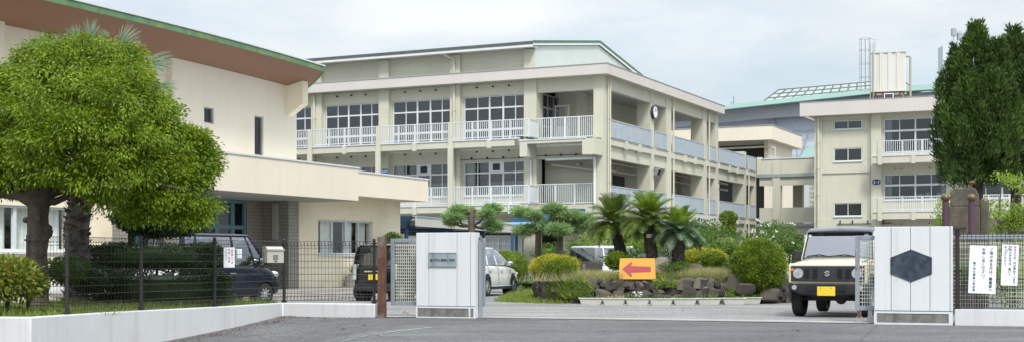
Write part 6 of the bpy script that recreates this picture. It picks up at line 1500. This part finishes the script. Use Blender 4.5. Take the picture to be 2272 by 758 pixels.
def carbody(par, st, m, wheels, wr, hwmax, smooth=38):
    mb = MB(); mb.loft([ringx(*s) for s in st]); o = mb.build('body', m, None, fix=True, sub=1); cuts = []
    for wx in wheels:
        for s in (-1, 1):
            c = MB().cyl((wx, s * (hwmax - 0.26), wr * 1.0), (wx, s * (hwmax + 0.2), wr * 1.0), wr * 1.14, 28).build('cut', m, None, fix=True); cuts.append(c)
    boolcut(o, cuts); o.parent = par; o.data.shade_smooth(); o.data.set_sharp_from_angle(angle=R(smooth)); 
    if not o.data.materials: o.data.materials.append(m)
    # dark wheel wells
    mb = MB()
    for wx in wheels:
        for s in (-1, 1): mb.cyl((wx, s * (hwmax - 0.30), wr), (wx, s * (hwmax - 0.262), wr), wr * 1.2, 24)
    mb.build('wheel_well', M['seam'], par); return o
def greenhouse(par, base, roof, m, mg, roofm, crown=0.03, pillars=((), ()), th=0.05, name='windows'):
    """base=(x_rear,x_front,z,hw) roof=(x_rear,x_front,z,hw). glass volume with roof skin and pillar strips"""
    def plan(xr, xf, z, hw, k=6):
        pts = []; rr = min(0.16, hw * .3)
        def arc(cx, cy, a0): return [(cx + rr * math.cos(R(a0 + 90 * i / 3)), cy + rr * math.sin(R(a0 + 90 * i / 3)), z) for i in range(4)]
        pts += arc(xf - rr, hw - rr, 0)[::1]; pts += arc(xr + rr, hw - rr, 90); pts += arc(xr + rr, -hw + rr, 180); pts += arc(xf - rr, -hw + rr, 270)
        # bow the windscreen
        return [(x + (0.07 * (1 - (y / hw) ** 2) if x > xf - 0.3 else 0), y, zz) for x, y, zz in pts]
    (xr0, xf0, z0, h0), (xr1, xf1, z1, h1) = base, roof
    r0 = plan(xr0, xf0, z0, h0); r1 = plan(xr1, xf1, z1, h1); mb = MB(); rings = []
    for f in (0, 0.25, 0.5, 0.75, 1):
        b = 0.03 * math.sin(math.pi * f)
        rings.append([tuple(Vector(a).lerp(Vector(c), f) * 1.0 + Vector((0, (b if a[1] > 0 else -b), 0))) for a, c in zip(r0, r1)])
    mb.loft(rings, cap=False); g = mb.build(name, mg, par, smooth=50)
    mb = MB(); rt = []
    for k, dz in ((1.015, -0.05), (1.02, 0.0), (0.97, crown * 0.6), (0.8, crown), (0.4, crown * 1.25)):
        cx = (xr1 + xf1) / 2; rt.append([(cx + (x - cx) * k, y * k, z + dz) for x, y, z in r1])
    mb.loft(rt); mb.build('roof', roofm, par, smooth=45)
    def side(f, x0_, x1_): pass
    mb = MB()
    for (xb, xt, wb, wt) in pillars[0]:
        for s in (-1, 1):
            o_ = []
            for x_, z_, hw_, w_ in ((xb, z0, h0, wb), (xt, z1 - 0.03, h1, wt)):
                o_.append([(x_ - w_ / 2, s * (hw_ + 0.012), z_), (x_ + w_ / 2, s * (hw_ + 0.012), z_), (x_ + w_ / 2, s * (hw_ - 0.03), z_), (x_ - w_ / 2, s * (hw_ - 0.03), z_)])
            mid = [tuple((Vector(a) + Vector(b)) / 2 + Vector((0, s * 0.03, 0))) for a, b in zip(*o_)]
            mb.loft([o_[0], mid, o_[1]])
    if mb.v: mb.build('pillar', m, par, smooth=50, fix=True)
    return g
def mirror(par, x, y, z, s, m):
    mb = MB(); mb.ell((x, y + s * 0.12, z), (0.055, 0.11, 0.075), 12, 8); mb.box(x - 0.02, x + 0.02, min(y, y + s * 0.1), max(y, y + s * 0.1), z - 0.07, z - 0.04); o = mb.build('mirror', m, par, smooth=60)
    MB().ell((x - 0.035, y + s * 0.12, z), (0.025, 0.09, 0.058), 12, 8).build('mirror_glass', M['chrome'], o, smooth=60)
def seams(par, segs, r=0.005):
    mb = MB()
    for sg in segs: mb.tube(sg, r, 4)
    mb.build('panel_gap', M['seam'], par)
# --- white crossover (x forward)
def crossover(name, label, loc, rz, colm, k=1.0, group=None):
    t = thing(name, label, 'car', loc, rz, group); t.scale = (k, k, k)
    st = [(-2.30, 0.45, 0.85, 0.66, 0.02), (-2.24, 0.32, 1.02, 0.80, 0.02), (-2.0, 0.26, 1.07, 0.88, 0.03), (-1.4, 0.24, 1.08, 0.915, 0.03), (-0.5, 0.23, 1.05, 0.915, 0.03), (0.5, 0.23, 1.02, 0.915, 0.03), (1.0, 0.24, 0.99, 0.91, 0.05), (1.4, 0.25, 0.95, 0.90, 0.06), (1.8, 0.27, 0.88, 0.86, 0.06), (2.1, 0.30, 0.78, 0.78, 0.05), (2.26, 0.36, 0.66, 0.62, 0.02)]
    carbody(t, st, colm, (-1.33, 1.33), 0.36, 0.91)
    greenhouse(t, (-2.0, 1.02, 1.04, 0.84), (-1.55, 0.15, 1.60, 0.62), colm, M['carglass'], colm, 0.05, pillars=([(0.98, 0.10, 0.10, 0.07), (-0.25, -0.30, 0.09, 0.07), (-1.15, -1.05, 0.10, 0.09), (-1.85, -1.5, 0.28, 0.16)], ()))
    for x in (-1.33, 1.33):
        for s in (-1, 1): wheel(t, x, s * 0.80, 0.36, 0.235, s, 0.66, 10)
    sg = []
    for s in (-1, 1):
        for x in (1.02, -0.26, -1.2): sg.append([(x, s * 0.918, 0.38), (x, s * 0.922, 0.65), (x - 0.02, s * 0.90, 0.93), (x - 0.04, s * 0.862, 1.02)])
        sg.append([(-1.85, s * 0.83, 1.03), (-1, s * 0.862, 1.05), (0.9, s * 0.858, 1.035)])
    seams(t, sg)
    mb = MB()
    for s in (-1, 1):
        mb.box(-0.95, 0.95, s * 0.90 - 0.03, s * 0.90 + 0.03, 0.24, 0.32)
    mb.build('side_sill', M['blackplastic'], t)
    mb = MB()
    for s in (-1, 1):
        for x in (0.05, -1.08): mb.box(x - 0.1, x + 0.1, s * 0.915, s * 0.945, 0.86, 0.89)
        mb.tube([(-0.95, s * 0.935, 0.34), (0.95, s * 0.935, 0.34)], 0.012, 4)
    mb.build('door_handle', M['chrome'], t)
    for s in (-1, 1):
        mirror(t, 0.78, s * 0.84, 1.10, s, colm)
        MB().ell((2.02, s * 0.66, 0.74), (0.22, 0.16, 0.07), 12, 8).build('headlight', M['lens'], t, smooth=60)
        MB().ell((-2.10, s * 0.70, 0.95), (0.14, 0.16, 0.07), 12, 8).build('tail_light', M['lensred'], t, smooth=60)
    for x in (-0.8, 0.25):
        for y in (-0.4, 0.4): mb = MB(); mb.box(x - 0.1, x + 0.1, y - 0.22, y + 0.22, 0.6, 1.25); mb.box(x - 0.06, x + 0.06, y - 0.12, y + 0.12, 1.26, 1.42); mb.build('seat', M['seat'], t, bevel=0.03)
    return t
g = G(1075, 656); ca = R(90 - 19); d = Vector((math.cos(ca), math.sin(ca), 0)); sd = Vector((d.y, -d.x, 0))
gY = 43.0; axle = Vector(((1075 - CX) / F * gY, gY, 0))                    # outer face of near rear wheel
c0 = axle + d * 1.40 - sd * 0.82; c0.z = gz(c0.x, c0.y)
wc = crossover('crossover_car', 'pearl white crossover car parked behind the name plaque pillar', c0, ca, M['carwhite'])
q = P(300, 600, 31.5); ca2 = R(60)
w2 = crossover('crossover_car', 'white car almost hidden behind the dark clipped hedges', Vector((q.x, 31.3, gz(q.x, 31.3))), ca2, M['carwhite'], 0.88)
# --- tall kei wagons / minivans (x forward)
def boxvan(name, label, cat, loc, rz, L_, W_, H_, colm, glass, wr=0.28, wb=None, nose=0.62, hoodz=0.98, rear='kei', rimcol='rim', wf=None):
    t = thing(name, label, cat, loc, rz); hw = W_ / 2; a = -L_ / 2; b = L_ / 2; zb = hoodz + 0.06; wb = wb or L_ * 0.72
    st = [(a, 0.40, zb - 0.12, hw * 0.86, 0.0), (a + 0.06, 0.27, zb, hw * 0.96, 0.01), (a + 0.25, 0.22, zb + 0.02, hw * 0.995, 0.01), (0, 0.21, zb + 0.01, hw, 0.01), (b - nose - 0.3, 0.21, zb, hw, 0.02), (b - nose, 0.22, hoodz + 0.02, hw * 0.995, 0.04), (b - 0.3, 0.24, hoodz - 0.10, hw * 0.97, 0.05), (b - 0.08, 0.28, hoodz - 0.26, hw * 0.88, 0.04), (b, 0.36, hoodz - 0.38, hw * 0.74, 0.0)]
    wx = (b - 0.62, b - 0.62 - wb); carbody(t, st, colm, wx, wr, hw)
    greenhouse(t, (a + 0.05, b - nose + 0.12, zb - 0.02, hw * 0.95), (a + 0.14, b - nose - 0.42, H_ - 0.05, hw * 0.84), colm, glass, colm, 0.045,
               pillars=([(b - nose + 0.05, b - nose - 0.45, 0.09, 0.07), (b - nose - 0.35, b - nose - 0.62, 0.05, 0.05), (0.02, 0.0, 0.08, 0.07), (a + 0.55, a + 0.58, 0.08, 0.07), ] + ([(a + 0.13, a + 0.2, 0.16, 0.13)] if rear == 'kei' else []), ()))
    for x in wx:
        for s in (-1, 1): wheel(t, x, s * (hw - 0.095), wr, 0.165 if wr < 0.3 else 0.2, s, 0.68, 9, rimcol)
    sg = []
    for s in (-1, 1):
        for x in (b - nose - 0.15, 0.0, a + 0.5): sg.append([(x, s * (hw + 0.001), 0.3), (x, s * (hw + 0.003), 0.62), (x, s * (hw * 0.985), 0.85), (x, s * (hw * 0.955), zb - 0.03)])
        sg.append([(a + 0.1, s * hw * 1.0, 0.34), (b - 0.95, s * hw * 1.003, 0.34)])
    seams(t, sg)
    for s in (-1, 1):
        mb = MB(); mb.box(-0.12, 0.08, s * hw * 0.985 - 0.012, s * hw * 0.985 + 0.03 * 1, 0.80, 0.83) if s > 0 else mb.box(-0.12, 0.08, s * hw * 0.985 - 0.03, s * hw * 0.985 + 0.012, 0.80, 0.83)
        mb.build('door_handle', M['chrome'], t)
        mirror(t, b - nose - 0.15, s * hw * 0.93, zb + 0.10, s, colm)
        MB().ell((b - 0.22, s * hw * 0.80, hoodz - 0.20), (0.16, 0.10, 0.09), 12, 8).build('headlight', M['lens'], t, smooth=60)
        mb = MB(); mb.prism([(a - 0.01, 0.62), (a + 0.07, 0.62), (a + 0.09, zb + 0.02), (a + 0.02, zb + 0.02)], s * hw * 0.80, s * hw * 0.975, 'y'); mb.build('tail_light', M['lens' if rear == 'kei' else 'lensred'], t, bevel=0.01)
    mb = MB(); mb.box(a - 0.03, a + 0.03, -hw * 0.8, hw * 0.8, 0.30, 0.52); mb.build('rear_bumper', M['blackplastic'], t, bevel=0.02)
    mb = MB(); mb.box(a - 0.035, a - 0.01, -0.3, 0.3, 0.84, 0.87); mb.build('garnish', M['chrome'], t)
    if rear == 'kei': MB().box(a - 0.045, a - 0.031, -0.165, 0.165, 0.62, 0.785).build('number_plate', M['plate'], t, bevel=0.004)
    else: MB().box(a - 0.045, a - 0.031, -0.165, 0.165, 0.62, 0.785).build('number_plate', M['paper'], t, bevel=0.004)
    for x in (-0.5, 0.35):
        for y in (-0.35, 0.35): mb = MB(); mb.box(x - 0.08, x + 0.08, y - 0.2, y + 0.2, 0.5, 1.2); mb.box(x - 0.05, x + 0.05, y - 0.1, y + 0.1, 1.21, 1.38); mb.build('seat', M['seat'], t, bevel=0.03)
    return t
# navy kei wagon: near front wheel at pixel 589
ca = R(90 - 36); d = Vector((math.cos(ca), math.sin(ca), 0)); sd = Vector((d.y, -d.x, 0)); Yw = 33.0; fw = Vector(((589 - CX) / F * Yw, Yw, 0)); b_ = 3.4 / 2
c0 = fw - d * (b_ - 0.62) - sd * 0.72; c0.z = gz(c0.x, c0.y)
boxvan('kei_wagon', 'dark navy tall wagon parked in front of the hall entrance', 'car', c0, ca, 3.4, 1.475, 1.80, M['carnavy'], M['carglass'], 0.28, 2.46)
# black kei wagon: rear left corner at pixel 782
ca = R(90 - 25.67); d = Vector((math.cos(ca), math.sin(ca), 0)); sd = Vector((d.y, -d.x, 0)); Yw = 37.0; rl = Vector(((783 - CX) / F * Yw, Yw, 0))
c0 = rl + d * 1.7 + sd * 0.70; c0.z = gz(c0.x, c0.y)
boxvan('kei_wagon', 'black wagon seen from behind between the fence post and the rusty post', 'car', c0, ca, 3.4, 1.475, 1.64, M['carblack'], M['carglass_dark'], 0.28, 2.46)
# white minivan behind the island
ca = R(90 - 43); d = Vector((math.cos(ca), math.sin(ca), 0)); sd = Vector((d.y, -d.x, 0)); Yw = 55.0; rl = Vector(((1256 - CX) / F * Yw, Yw, 0))
c0 = rl + d * 2.3 + sd * 0.80; c0.z = gz(c0.x, c0.y)
boxvan('minivan', 'white minivan with dark tinted rear glass parked behind the pines', 'car', c0, ca, 4.6, 1.69, 1.85, M['carwhite'], M['carglass'], 0.32, 2.85, nose=0.8, hoodz=0.98, rear='van')

# --- small ivory off-roader, facing -x_local? built with x forward, front at +x
ca = R(180 + 90 - 24.5); d = Vector((math.cos(ca), math.sin(ca), 0)); lft = Vector((-d.y, d.x, 0))     # vehicle left
KJ = 1.03
Yc = 24.75; fc = Vector(((1834 - CX) / F * Yc, Yc, 0)); c0 = fc - d * 1.66 * KJ; c0.z = 0.0
j = thing('offroad_car', 'small ivory boxy off-road car with black roof facing the gate', 'off-road car', c0, ca); j.scale = (KJ, KJ, KJ)
zs = 0.0
def jb(mb, *a, T=None): return mb.box(*a, T)
# lower body tub with rounded corners
def jring(x, z0, z1, hw, c=0.05, e=0.03):
    half = [(0, z0), (hw - c, z0), (hw, z0 + c), (hw, z0 + (z1 - z0) * .5), (hw, z1 - c * 1.2), (hw - c * 0.5, z1 - c * 0.35), (hw - c * 1.4, z1), (hw * 0.5, z1 + e), (0, z1 + e)]
    return [(x, y, z) for y, z in half] + [(x, -y, z) for y, z in half[-2:0:-1]]
mb = MB(); mb.loft([jring(*s) for s in [(-1.62, 0.55, 1.04, 0.66), (-1.60, 0.50, 1.07, 0.70), (0.30, 0.50, 1.09, 0.705), (0.56, 0.50, 1.09, 0.70, .05, .03), (0.60, 0.52, 1.085, 0.70, 0.06, 0.035), (1.30, 0.54, 1.03, 0.69, 0.06, 0.03), (1.52, 0.56, 1.00, 0.685, 0.06, 0.02), (1.56, 0.60, 0.975, 0.67, 0.05, 0.01)]])
ob = mb.build('body', M['carcream'], None, fix=True); cuts = []
for wx in (1.03, -1.22):
    for s in (-1, 1): cuts.append(MB().cyl((wx, s * 0.42, 0.36), (wx, s * 0.9, 0.36), 0.40, 24).build('cut', M['carcream'], None, fix=True))
boolcut(ob, cuts); ob.parent = j; ob.data.shade_smooth(); ob.data.set_sharp_from_angle(angle=R(35))
mb = MB()
for s in (-1, 1): mb.box(0.6, 1.5, s * 0.60, s * 0.715, 0.86, 0.985)
mb.build('front_wing', M['carcream'], j, bevel=0.03, seg=3)
mb = MB(); mb.box(-1.5, 1.3, -0.35, 0.35, 0.36, 0.56); mb.build('chassis', M['blackplastic'], j)
# front face: cream surround, black grille panel, slots
MB().box(1.50, 1.575, -0.725, 0.725, 0.63, 1.00).build('front_surround', M['carcream'], j, bevel=0.035, seg=3)
gpn = MB().box(1.560, 1.592, -0.675, 0.675, 0.665, 0.955).build('grille_panel', M['blackplastic'], j, bevel=0.02, seg=3)
mb = MB()
for y in (-0.375, -0.225, 0.225, 0.375, -0.09, 0.09):
    if abs(y) < 0.1: continue
    mb.box(1.588, 1.597, y - 0.045, y + 0.045, 0.715, 0.905)
for k in range(4):
    y = (-0.375, -0.225, 0.225, 0.375)[k]
    for z in (0.76, 0.81, 0.86): mb.box(1.597, 1.602, y - 0.045, y + 0.045, z - 0.006, z + 0.006)
mb.build('grille_slot', M['seam'], gpn)
S = [(0.055, 0.0), (0.0, 0.045), (-0.058, 0.012), (-0.018, -0.002)]
mb = MB(); e1 = [(-0.062, 0.020), (0.005, 0.062), (0.062, 0.025), (0.030, 0.016), (0.004, 0.030), (-0.018, 0.018), (0.062, -0.018), (-0.005, -0.062), (-0.062, -0.025), (-0.030, -0.016), (-0.004, -0.030), (0.018, -0.018)]
TE = Matrix.Translation((0, 0, 0.815)) @ Matrix.Scale(0.95, 4)
mb.prism([(y, z) for y, z in e1[:6]], 1.690, 1.700, 'x', TE); mb.prism([(y, z) for y, z in e1[6:]], 1.690, 1.700, 'x', TE)
mb.prism([(-0.062, 0.020), (-0.018, 0.018), (0.062, -0.018), (0.018, -0.018)], 1.7005, 1.704, 'x', TE); mb.build('emblem', M['chrome'], gpn)
for s in (-1, 1):
    h = MB().cyl((1.575, s * 0.535, 0.815), (1.603, s * 0.535, 0.815), 0.105, 28).build('headlight', M['seat'], j, smooth=40)
    MB().cyl((1.603, s * 0.535, 0.815), (1.612, s * 0.535, 0.815), 0.092, 28).build('lens', M['lens'], h, smooth=40)
    mb = MB(); mb.cyl((1.6125, s * 0.535, 0.815), (1.616, s * 0.535, 0.815), 0.035, 14)
    for k in range(8): a = k * .785; mb.tube([(1.613, s * 0.535 + .04 * math.cos(a), .815 + .04 * math.sin(a)), (1.613, s * 0.535 + .09 * math.cos(a), .815 + .09 * math.sin(a))], 0.004, 4)
    mb.build('reflector', M['steel'], h)
    MB().cyl((1.59, s * 0.640 + 0, 0.885), (1.602, s * 0.640, 0.885), 0.028, 16).build('indicator', M['amber'], j, smooth=40)
# bumper
mb = MB(); mb.loft([[(1.45, y, 0.40 + zz), (1.66 - abs(y) ** 3 * 0.3, y, 0.44 + zz), (1.69 - abs(y) ** 3 * 0.35, y, 0.52), (1.69 - abs(y) ** 3 * 0.35, y, 0.625), (1.45, y, 0.64)] for y, zz in ((-0.735, .12), (-0.68, .07), (-0.5, .0), (-0.25, -.02), (0, -.02), (0.25, -.02), (0.5, .0), (0.68, .07), (0.735, .12))])
bp = mb.build('front_bumper', M['blackplastic'], j, smooth=40, bevel=0.01)
mb = MB(); mb.box(1.688, 1.694, -0.36, 0.36, 0.50, 0.60); mb.build('bumper_grille', M['seam'], bp)
mb = MB()
for k in range(24): y = -0.345 + k * 0.03; mb.box(1.694, 1.697, y - 0.004, y + 0.004, 0.50, 0.60)
for z in (0.52, 0.54, 0.56, 0.58): mb.box(1.6972, 1.699, -0.36, 0.36, z - 0.003, z + 0.003)
mb.build('bumper_mesh', M['blackplastic'], bp)
MB().box(1.70, 1.712, -0.165, 0.165, 0.405, 0.575).build('number_plate', M['plate'], j, bevel=0.006)
mb = MB()
for y in (-0.1, 0.1): mb.cyl((1.7125, y, 0.55), (1.716, y, 0.55), 0.009, 8)
mb.build('plate_screw', M['rimdark'], j)
for s in (-1, 1): MB().cyl((1.60, s * 0.60, 0.555), (1.645, s * 0.60, 0.555), 0.045, 18).build('fog_light', M['lens'], j, smooth=40)
# arches and sills
mb = MB()
for wx in (1.03, -1.22):
    for s in (-1, 1):
        pp = []
        for k in range(11):
            a = R(-8 + 196 * k / 10); pp.append((wx + 0.42 * math.cos(a), s * 0.705, 0.36 + 0.42 * math.sin(a)))
        mb.tube(pp, 0.035, 6)
mb.build('arch_trim', M['blackplastic'], j, smooth=50)
mb = MB()
for s in (-1, 1): mb.box(-0.8, 0.6, s * 0.66 - 0.03, s * 0.66 + 0.03, 0.42, 0.52)
mb.build('side_sill', M['blackplastic'], j)
for wx in (1.03, -1.22):
    for s in (-1, 1): wheel(j, wx, s * 0.625, 0.345, 0.19, s, 0.62, 5, 'steel')
mb = MB(); mb.cyl((1.03, -0.6, 0.34), (1.03, 0.6, 0.34), 0.045, 8); mb.cyl((-1.22, -0.6, 0.34), (-1.22, 0.6, 0.34), 0.045, 8); mb.ell((1.03, 0.15, 0.34), (0.11, 0.11, 0.11), 10, 8); mb.ell((-1.22, 0, 0.34), (0.12, 0.12, 0.12), 10, 8); mb.build('axle', M['seat'], j)
# cabin: windscreen, side glass, black roof
A0, A1 = (0.58, 1.09), (0.30, 1.62); hb, ht = 0.66, 0.60
mb = MB(); mb.add([(A0[0], -hb, A0[1]), (A0[0], hb, A0[1]), (A1[0], ht, A1[1]), (A1[0], -ht, A1[1])], [(0, 1, 2, 3)]); mb.build('windscreen', M['carglass'], j)
mb = MB()
for s in (-1, 1): mb.add([(0.50, s * hb, 1.10), (-1.60, s * hb, 1.10), (-1.55, s * ht, 1.60), (0.26, s * ht, 1.60)], [(0, 1, 2, 3)])
mb.add([(-1.61, -hb, 1.10), (-1.61, hb, 1.10), (-1.56, ht, 1.60), (-1.56, -ht, 1.60)], [(0, 1, 2, 3)]); mb.build('side_glass', M['carglass_dark'], j)
mb = MB()
for s in (-1, 1):
    def bar(p, q, w): mb.loft([[(p[0] - w, p[1] - .02 * s, p[2]), (p[0] + w, p[1] - .02 * s, p[2]), (p[0] + w, p[1] + .025 * s, p[2]), (p[0] - w, p[1] + .025 * s, p[2])], [(q[0] - w, q[1] - .02 * s, q[2]), (q[0] + w, q[1] - .02 * s, q[2]), (q[0] + w, q[1] + .025 * s, q[2]), (q[0] - w, q[1] + .025 * s, q[2])]])
    bar((0.54, s * 0.675, 1.06), (0.25, s * 0.615, 1.62), 0.05); bar((-0.42, s * 0.675, 1.08), (-0.42, s * 0.615, 1.62), 0.05); bar((-1.55, s * 0.675, 1.06), (-1.5, s * 0.615, 1.62), 0.07)
mb.build('pillar', M['carcream'], j, fix=True, bevel=0.008)
mb = MB(); rr = []
for x, z, w in ((-1.60, 1.60, 0.60), (-1.58, 1.655, 0.62), (-1.0, 1.69, 0.635), (-0.2, 1.695, 0.635), (0.2, 1.68, 0.63), (0.34, 1.65, 0.62), (0.38, 1.615, 0.60)):
    rr.append([(x, -w, 1.60), (x, -w - 0.015, z - 0.04), (x, -w + 0.04, z), (x, 0, z + 0.02), (x, w - 0.04, z), (x, w + 0.015, z - 0.04), (x, w, 1.60)])
mb.loft(rr); mb.build('roof', M['roofblk'], j, smooth=40)
mb = MB()
for s in (-1, 1): mb.tube([(0.25, s * 0.628, 1.635), (-1.5, s * 0.64, 1.64)], 0.014, 5)
mb.build('rain_gutter', M['blackplastic'], j)
# screen surround, wipers, mirror, seats, wheel, stickers
mb = MB(); c = [(A0[0] + .004, -hb, A0[1]), (A0[0] + .004, hb, A0[1]), (A1[0] + .004, ht, A1[1]), (A1[0] + .004, -ht, A1[1])]; mb.tube(c + c[:1], 0.018, 6); mb.build('screen_seal', M['blackplastic'], j)
mb = MB()
for y0, y1 in ((0.42, -0.12), (-0.10, -0.58)):
    mb.tube([(0.66, y0 * 0.9, 1.12), (0.62, (y0 + y1) / 2, 1.165), (0.60, y1, 1.135)], 0.011, 5); mb.tube([(0.645, y0, 1.135), (0.598, y1, 1.14)], 0.009, 4)
mb.build('wiper', M['blackplastic'], j)
mb = MB(); mb.box(0.30, 0.33, -0.13, 0.13, 1.50, 1.57); mb.box(0.28, 0.34, -0.07, 0.07, 1.575, 1.60); mb.build('rear_view_mirror', M['seat'], j)
mb = MB()
for y in (-0.3, 0.3): mb.box(-0.35, -0.18, y - 0.2, y + 0.2, 0.8, 1.30); mb.box(-0.33, -0.22, y - 0.12, y + 0.12, 1.31, 1.48)
mb.build('seat', M['ceil'], j, bevel=0.03)
mb = MB(); mb.tube([(0.20 + 0.05 * math.sin(k * .393), -0.30 + 0.17 * math.cos(k * .393), 1.12 + 0.15 * math.sin(k * .393)) for k in range(17)], 0.014, 5); mb.box(0.25, 0.55, -0.6, 0.6, 0.95, 1.075); mb.build('dashboard', M['seat'], j)
def onscreen(y, f): x = A0[0] + (A1[0] - A0[0]) * f; z = A0[1] + (A1[1] - A0[1]) * f; return x, y, z
mb = MB(); x, y, z = onscreen(-0.50, 0.84)
for nm, yy, ff, cm in (('sticker', 0.50, 0.84, 'mint'), ('sticker', -0.57, 0.84, 'paper')):
    x, y, z = onscreen(yy, ff); MB().cyl((x - 0.01, y, z - .004), (x + 0.006, y, z + .004), 0.045 if cm == 'mint' else 0.028, 16).build(nm, M[cm], j)
for s in (-1, 1):
    mb = MB(); mb.box(0.36, 0.46, min(s * 0.70, s * 0.86), max(s * 0.70, s * 0.86), 1.06, 1.25); mb.box(0.40, 0.44, min(s * 0.66, s * 0.72), max(s * 0.66, s * 0.72), 1.08, 1.12); mm = mb.build('mirror', M['blackplastic'], j, bevel=0.025, seg=3)
mb = MB()
for k in range(7): mb.box(0.50 + 0, 0.52, 0.0 + k * 0.03 - 0.1, 0.02 + k * 0.03 - 0.1, 1.122, 1.128)
mb.tube([(0.64, -0.6, 1.118), (0.64, 0.6, 1.118)], 0.006, 4); mb.build('bonnet_vent', M['seam'], j)
seams(j, [[(1.52, -0.60, 1.028), (1.0, -0.62, 1.06), (0.62, -0.62, 1.105)], [(1.52, 0.60, 1.028), (1.0, 0.62, 1.06), (0.62, 0.62, 1.105)]], 0.005)

# ------------------------------------------------------------------ light, sky, camera
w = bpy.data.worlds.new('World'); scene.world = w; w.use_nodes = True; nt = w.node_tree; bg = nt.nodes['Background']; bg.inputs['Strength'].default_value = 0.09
SUN_EL, SUN_AZ = 50.0, 168.0      # azimuth clockwise from +Y (camera looks +Y): behind and left
sky = N(nt, 'ShaderNodeTexSky', sky_type='NISHITA'); sky.sun_disc = False; sky.sun_elevation = R(SUN_EL); sky.sun_rotation = R(SUN_AZ); sky.air_density = 1.2; sky.dust_density = 2.0
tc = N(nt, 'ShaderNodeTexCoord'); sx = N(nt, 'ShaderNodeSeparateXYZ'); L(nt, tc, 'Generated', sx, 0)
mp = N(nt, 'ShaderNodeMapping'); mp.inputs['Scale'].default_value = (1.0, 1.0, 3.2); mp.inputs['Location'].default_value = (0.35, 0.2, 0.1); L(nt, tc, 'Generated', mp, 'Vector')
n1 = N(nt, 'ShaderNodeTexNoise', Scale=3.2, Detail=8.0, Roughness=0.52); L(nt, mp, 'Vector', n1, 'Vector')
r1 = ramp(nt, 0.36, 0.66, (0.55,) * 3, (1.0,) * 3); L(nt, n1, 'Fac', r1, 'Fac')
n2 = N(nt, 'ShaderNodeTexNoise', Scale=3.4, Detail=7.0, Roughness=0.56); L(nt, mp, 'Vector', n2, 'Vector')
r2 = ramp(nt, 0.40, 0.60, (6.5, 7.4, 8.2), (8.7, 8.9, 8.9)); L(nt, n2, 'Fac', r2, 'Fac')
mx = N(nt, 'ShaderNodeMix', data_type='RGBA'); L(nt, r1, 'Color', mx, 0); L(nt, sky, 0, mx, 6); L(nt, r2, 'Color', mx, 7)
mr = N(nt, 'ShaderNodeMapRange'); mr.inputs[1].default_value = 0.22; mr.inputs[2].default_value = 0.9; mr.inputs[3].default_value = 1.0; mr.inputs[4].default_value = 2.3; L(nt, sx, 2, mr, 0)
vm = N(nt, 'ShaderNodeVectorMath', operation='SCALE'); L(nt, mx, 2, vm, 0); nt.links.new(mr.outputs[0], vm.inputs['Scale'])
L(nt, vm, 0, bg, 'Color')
sl = bpy.data.lights.new('sun', 'SUN'); sl.energy = 2.3; sl.angle = R(10); sl.color = (1.0, 0.96, 0.90)
so = bpy.data.objects.new('sun', sl); COL.objects.link(so)
az, el = R(SUN_AZ), R(SUN_EL); dirv = Vector((math.sin(az) * math.cos(el), math.cos(az) * math.cos(el), math.sin(el)))
so.rotation_euler = dirv.to_track_quat('Z', 'Y').to_euler(); so.location = (0, 0, 60)
cam = bpy.data.cameras.new('camera'); co = bpy.data.objects.new('camera', cam); COL.objects.link(co); scene.camera = co
co.location = (0, 0, H); co.rotation_euler = (R(90), 0, 0); cam.sensor_width = 36; cam.lens = 36 * F / 2272; cam.shift_y = (HY - 379) / 2272; cam.clip_end = 3000; cam.clip_start = 0.5
vs_ = scene.view_settings; vs_.view_transform = 'Standard'; vs_.look = 'None'; vs_.exposure = 0.42; vs_.gamma = 1.0; vs_.use_curve_mapping = False
scene.cycles.max_bounces = 8; scene.cycles.transparent_max_bounces = 16; scene.cycles.use_denoising = True

# ------------------------------------------------------------------ repeated parts become objects of their own
def split_parts(o):
    me = o.data; n = len(me.vertices); par = list(range(n))
    def fd(a):
        while par[a] != a: par[a] = par[par[a]]; a = par[a]
        return a
    for p in me.polygons:
        v = p.vertices; r = fd(v[0])
        for k in v[1:]: par[fd(k)] = r
    groups = {}
    for p in me.polygons: groups.setdefault(fd(p.vertices[0]), []).append(p)
    if len(groups) < 2 or len(groups) > 90: return
    for ps in groups.values():
        ids = sorted({k for p in ps for k in p.vertices}); mp_ = {k: i for i, k in enumerate(ids)}
        m2_ = bpy.data.meshes.new(o.name.split('.')[0]); m2_.from_pydata([me.vertices[k].co for k in ids], [], [[mp_[k] for k in p.vertices] for p in ps]); m2_.materials.append(me.materials[0])
        if ps[0].use_smooth: m2_.shade_smooth(); m2_.set_sharp_from_angle(angle=R(45))
        c = bpy.data.objects.new(o.name.split('.')[0], m2_); COL.objects.link(c); c.parent = o.parent
        for md in o.modifiers:
            if md.type == 'BEVEL': b2 = c.modifiers.new('bevel', 'BEVEL'); b2.width = md.width; b2.segments = md.segments; b2.limit_method = 'ANGLE'; b2.angle_limit = R(35)
    for ch in list(o.children): ch.parent = o.parent
    bpy.data.objects.remove(o)
NAMES = {'tiled_wall', 'slab_band', 'ledge', 'pillar', 'slab_edge', 'spandrel', 'beam', 'inner_column', 'notice_board', 'strip_light', 'room_screen', 'side_sill', 'front_wing', 'drain_pipe', 'waterproofing', 'lean_to_post', 'rafter', 'folded_end',
         'door_handle', 'plate_screw', 'vent_stub', 'antenna', 'opening', 'step', 'arch_trim', 'rain_gutter', 'service_pipe', 'wheel_well', 'inner_wall', 'room_wall', 'floor_slab', 'room_shade_lining', 'wiper', 'room_clutter', 'parapet', 'capping', 'gym_wall', 'annex_wall', 'wing_wall', 'corner_slab', 'cable', 'side_glass', 'grille_slot', 'stand', 'axle'}
for o in list(bpy.data.objects):
    if o.type == 'MESH' and o.parent is not None and o.name.split('.')[0] in NAMES and not o.children: split_parts(o)
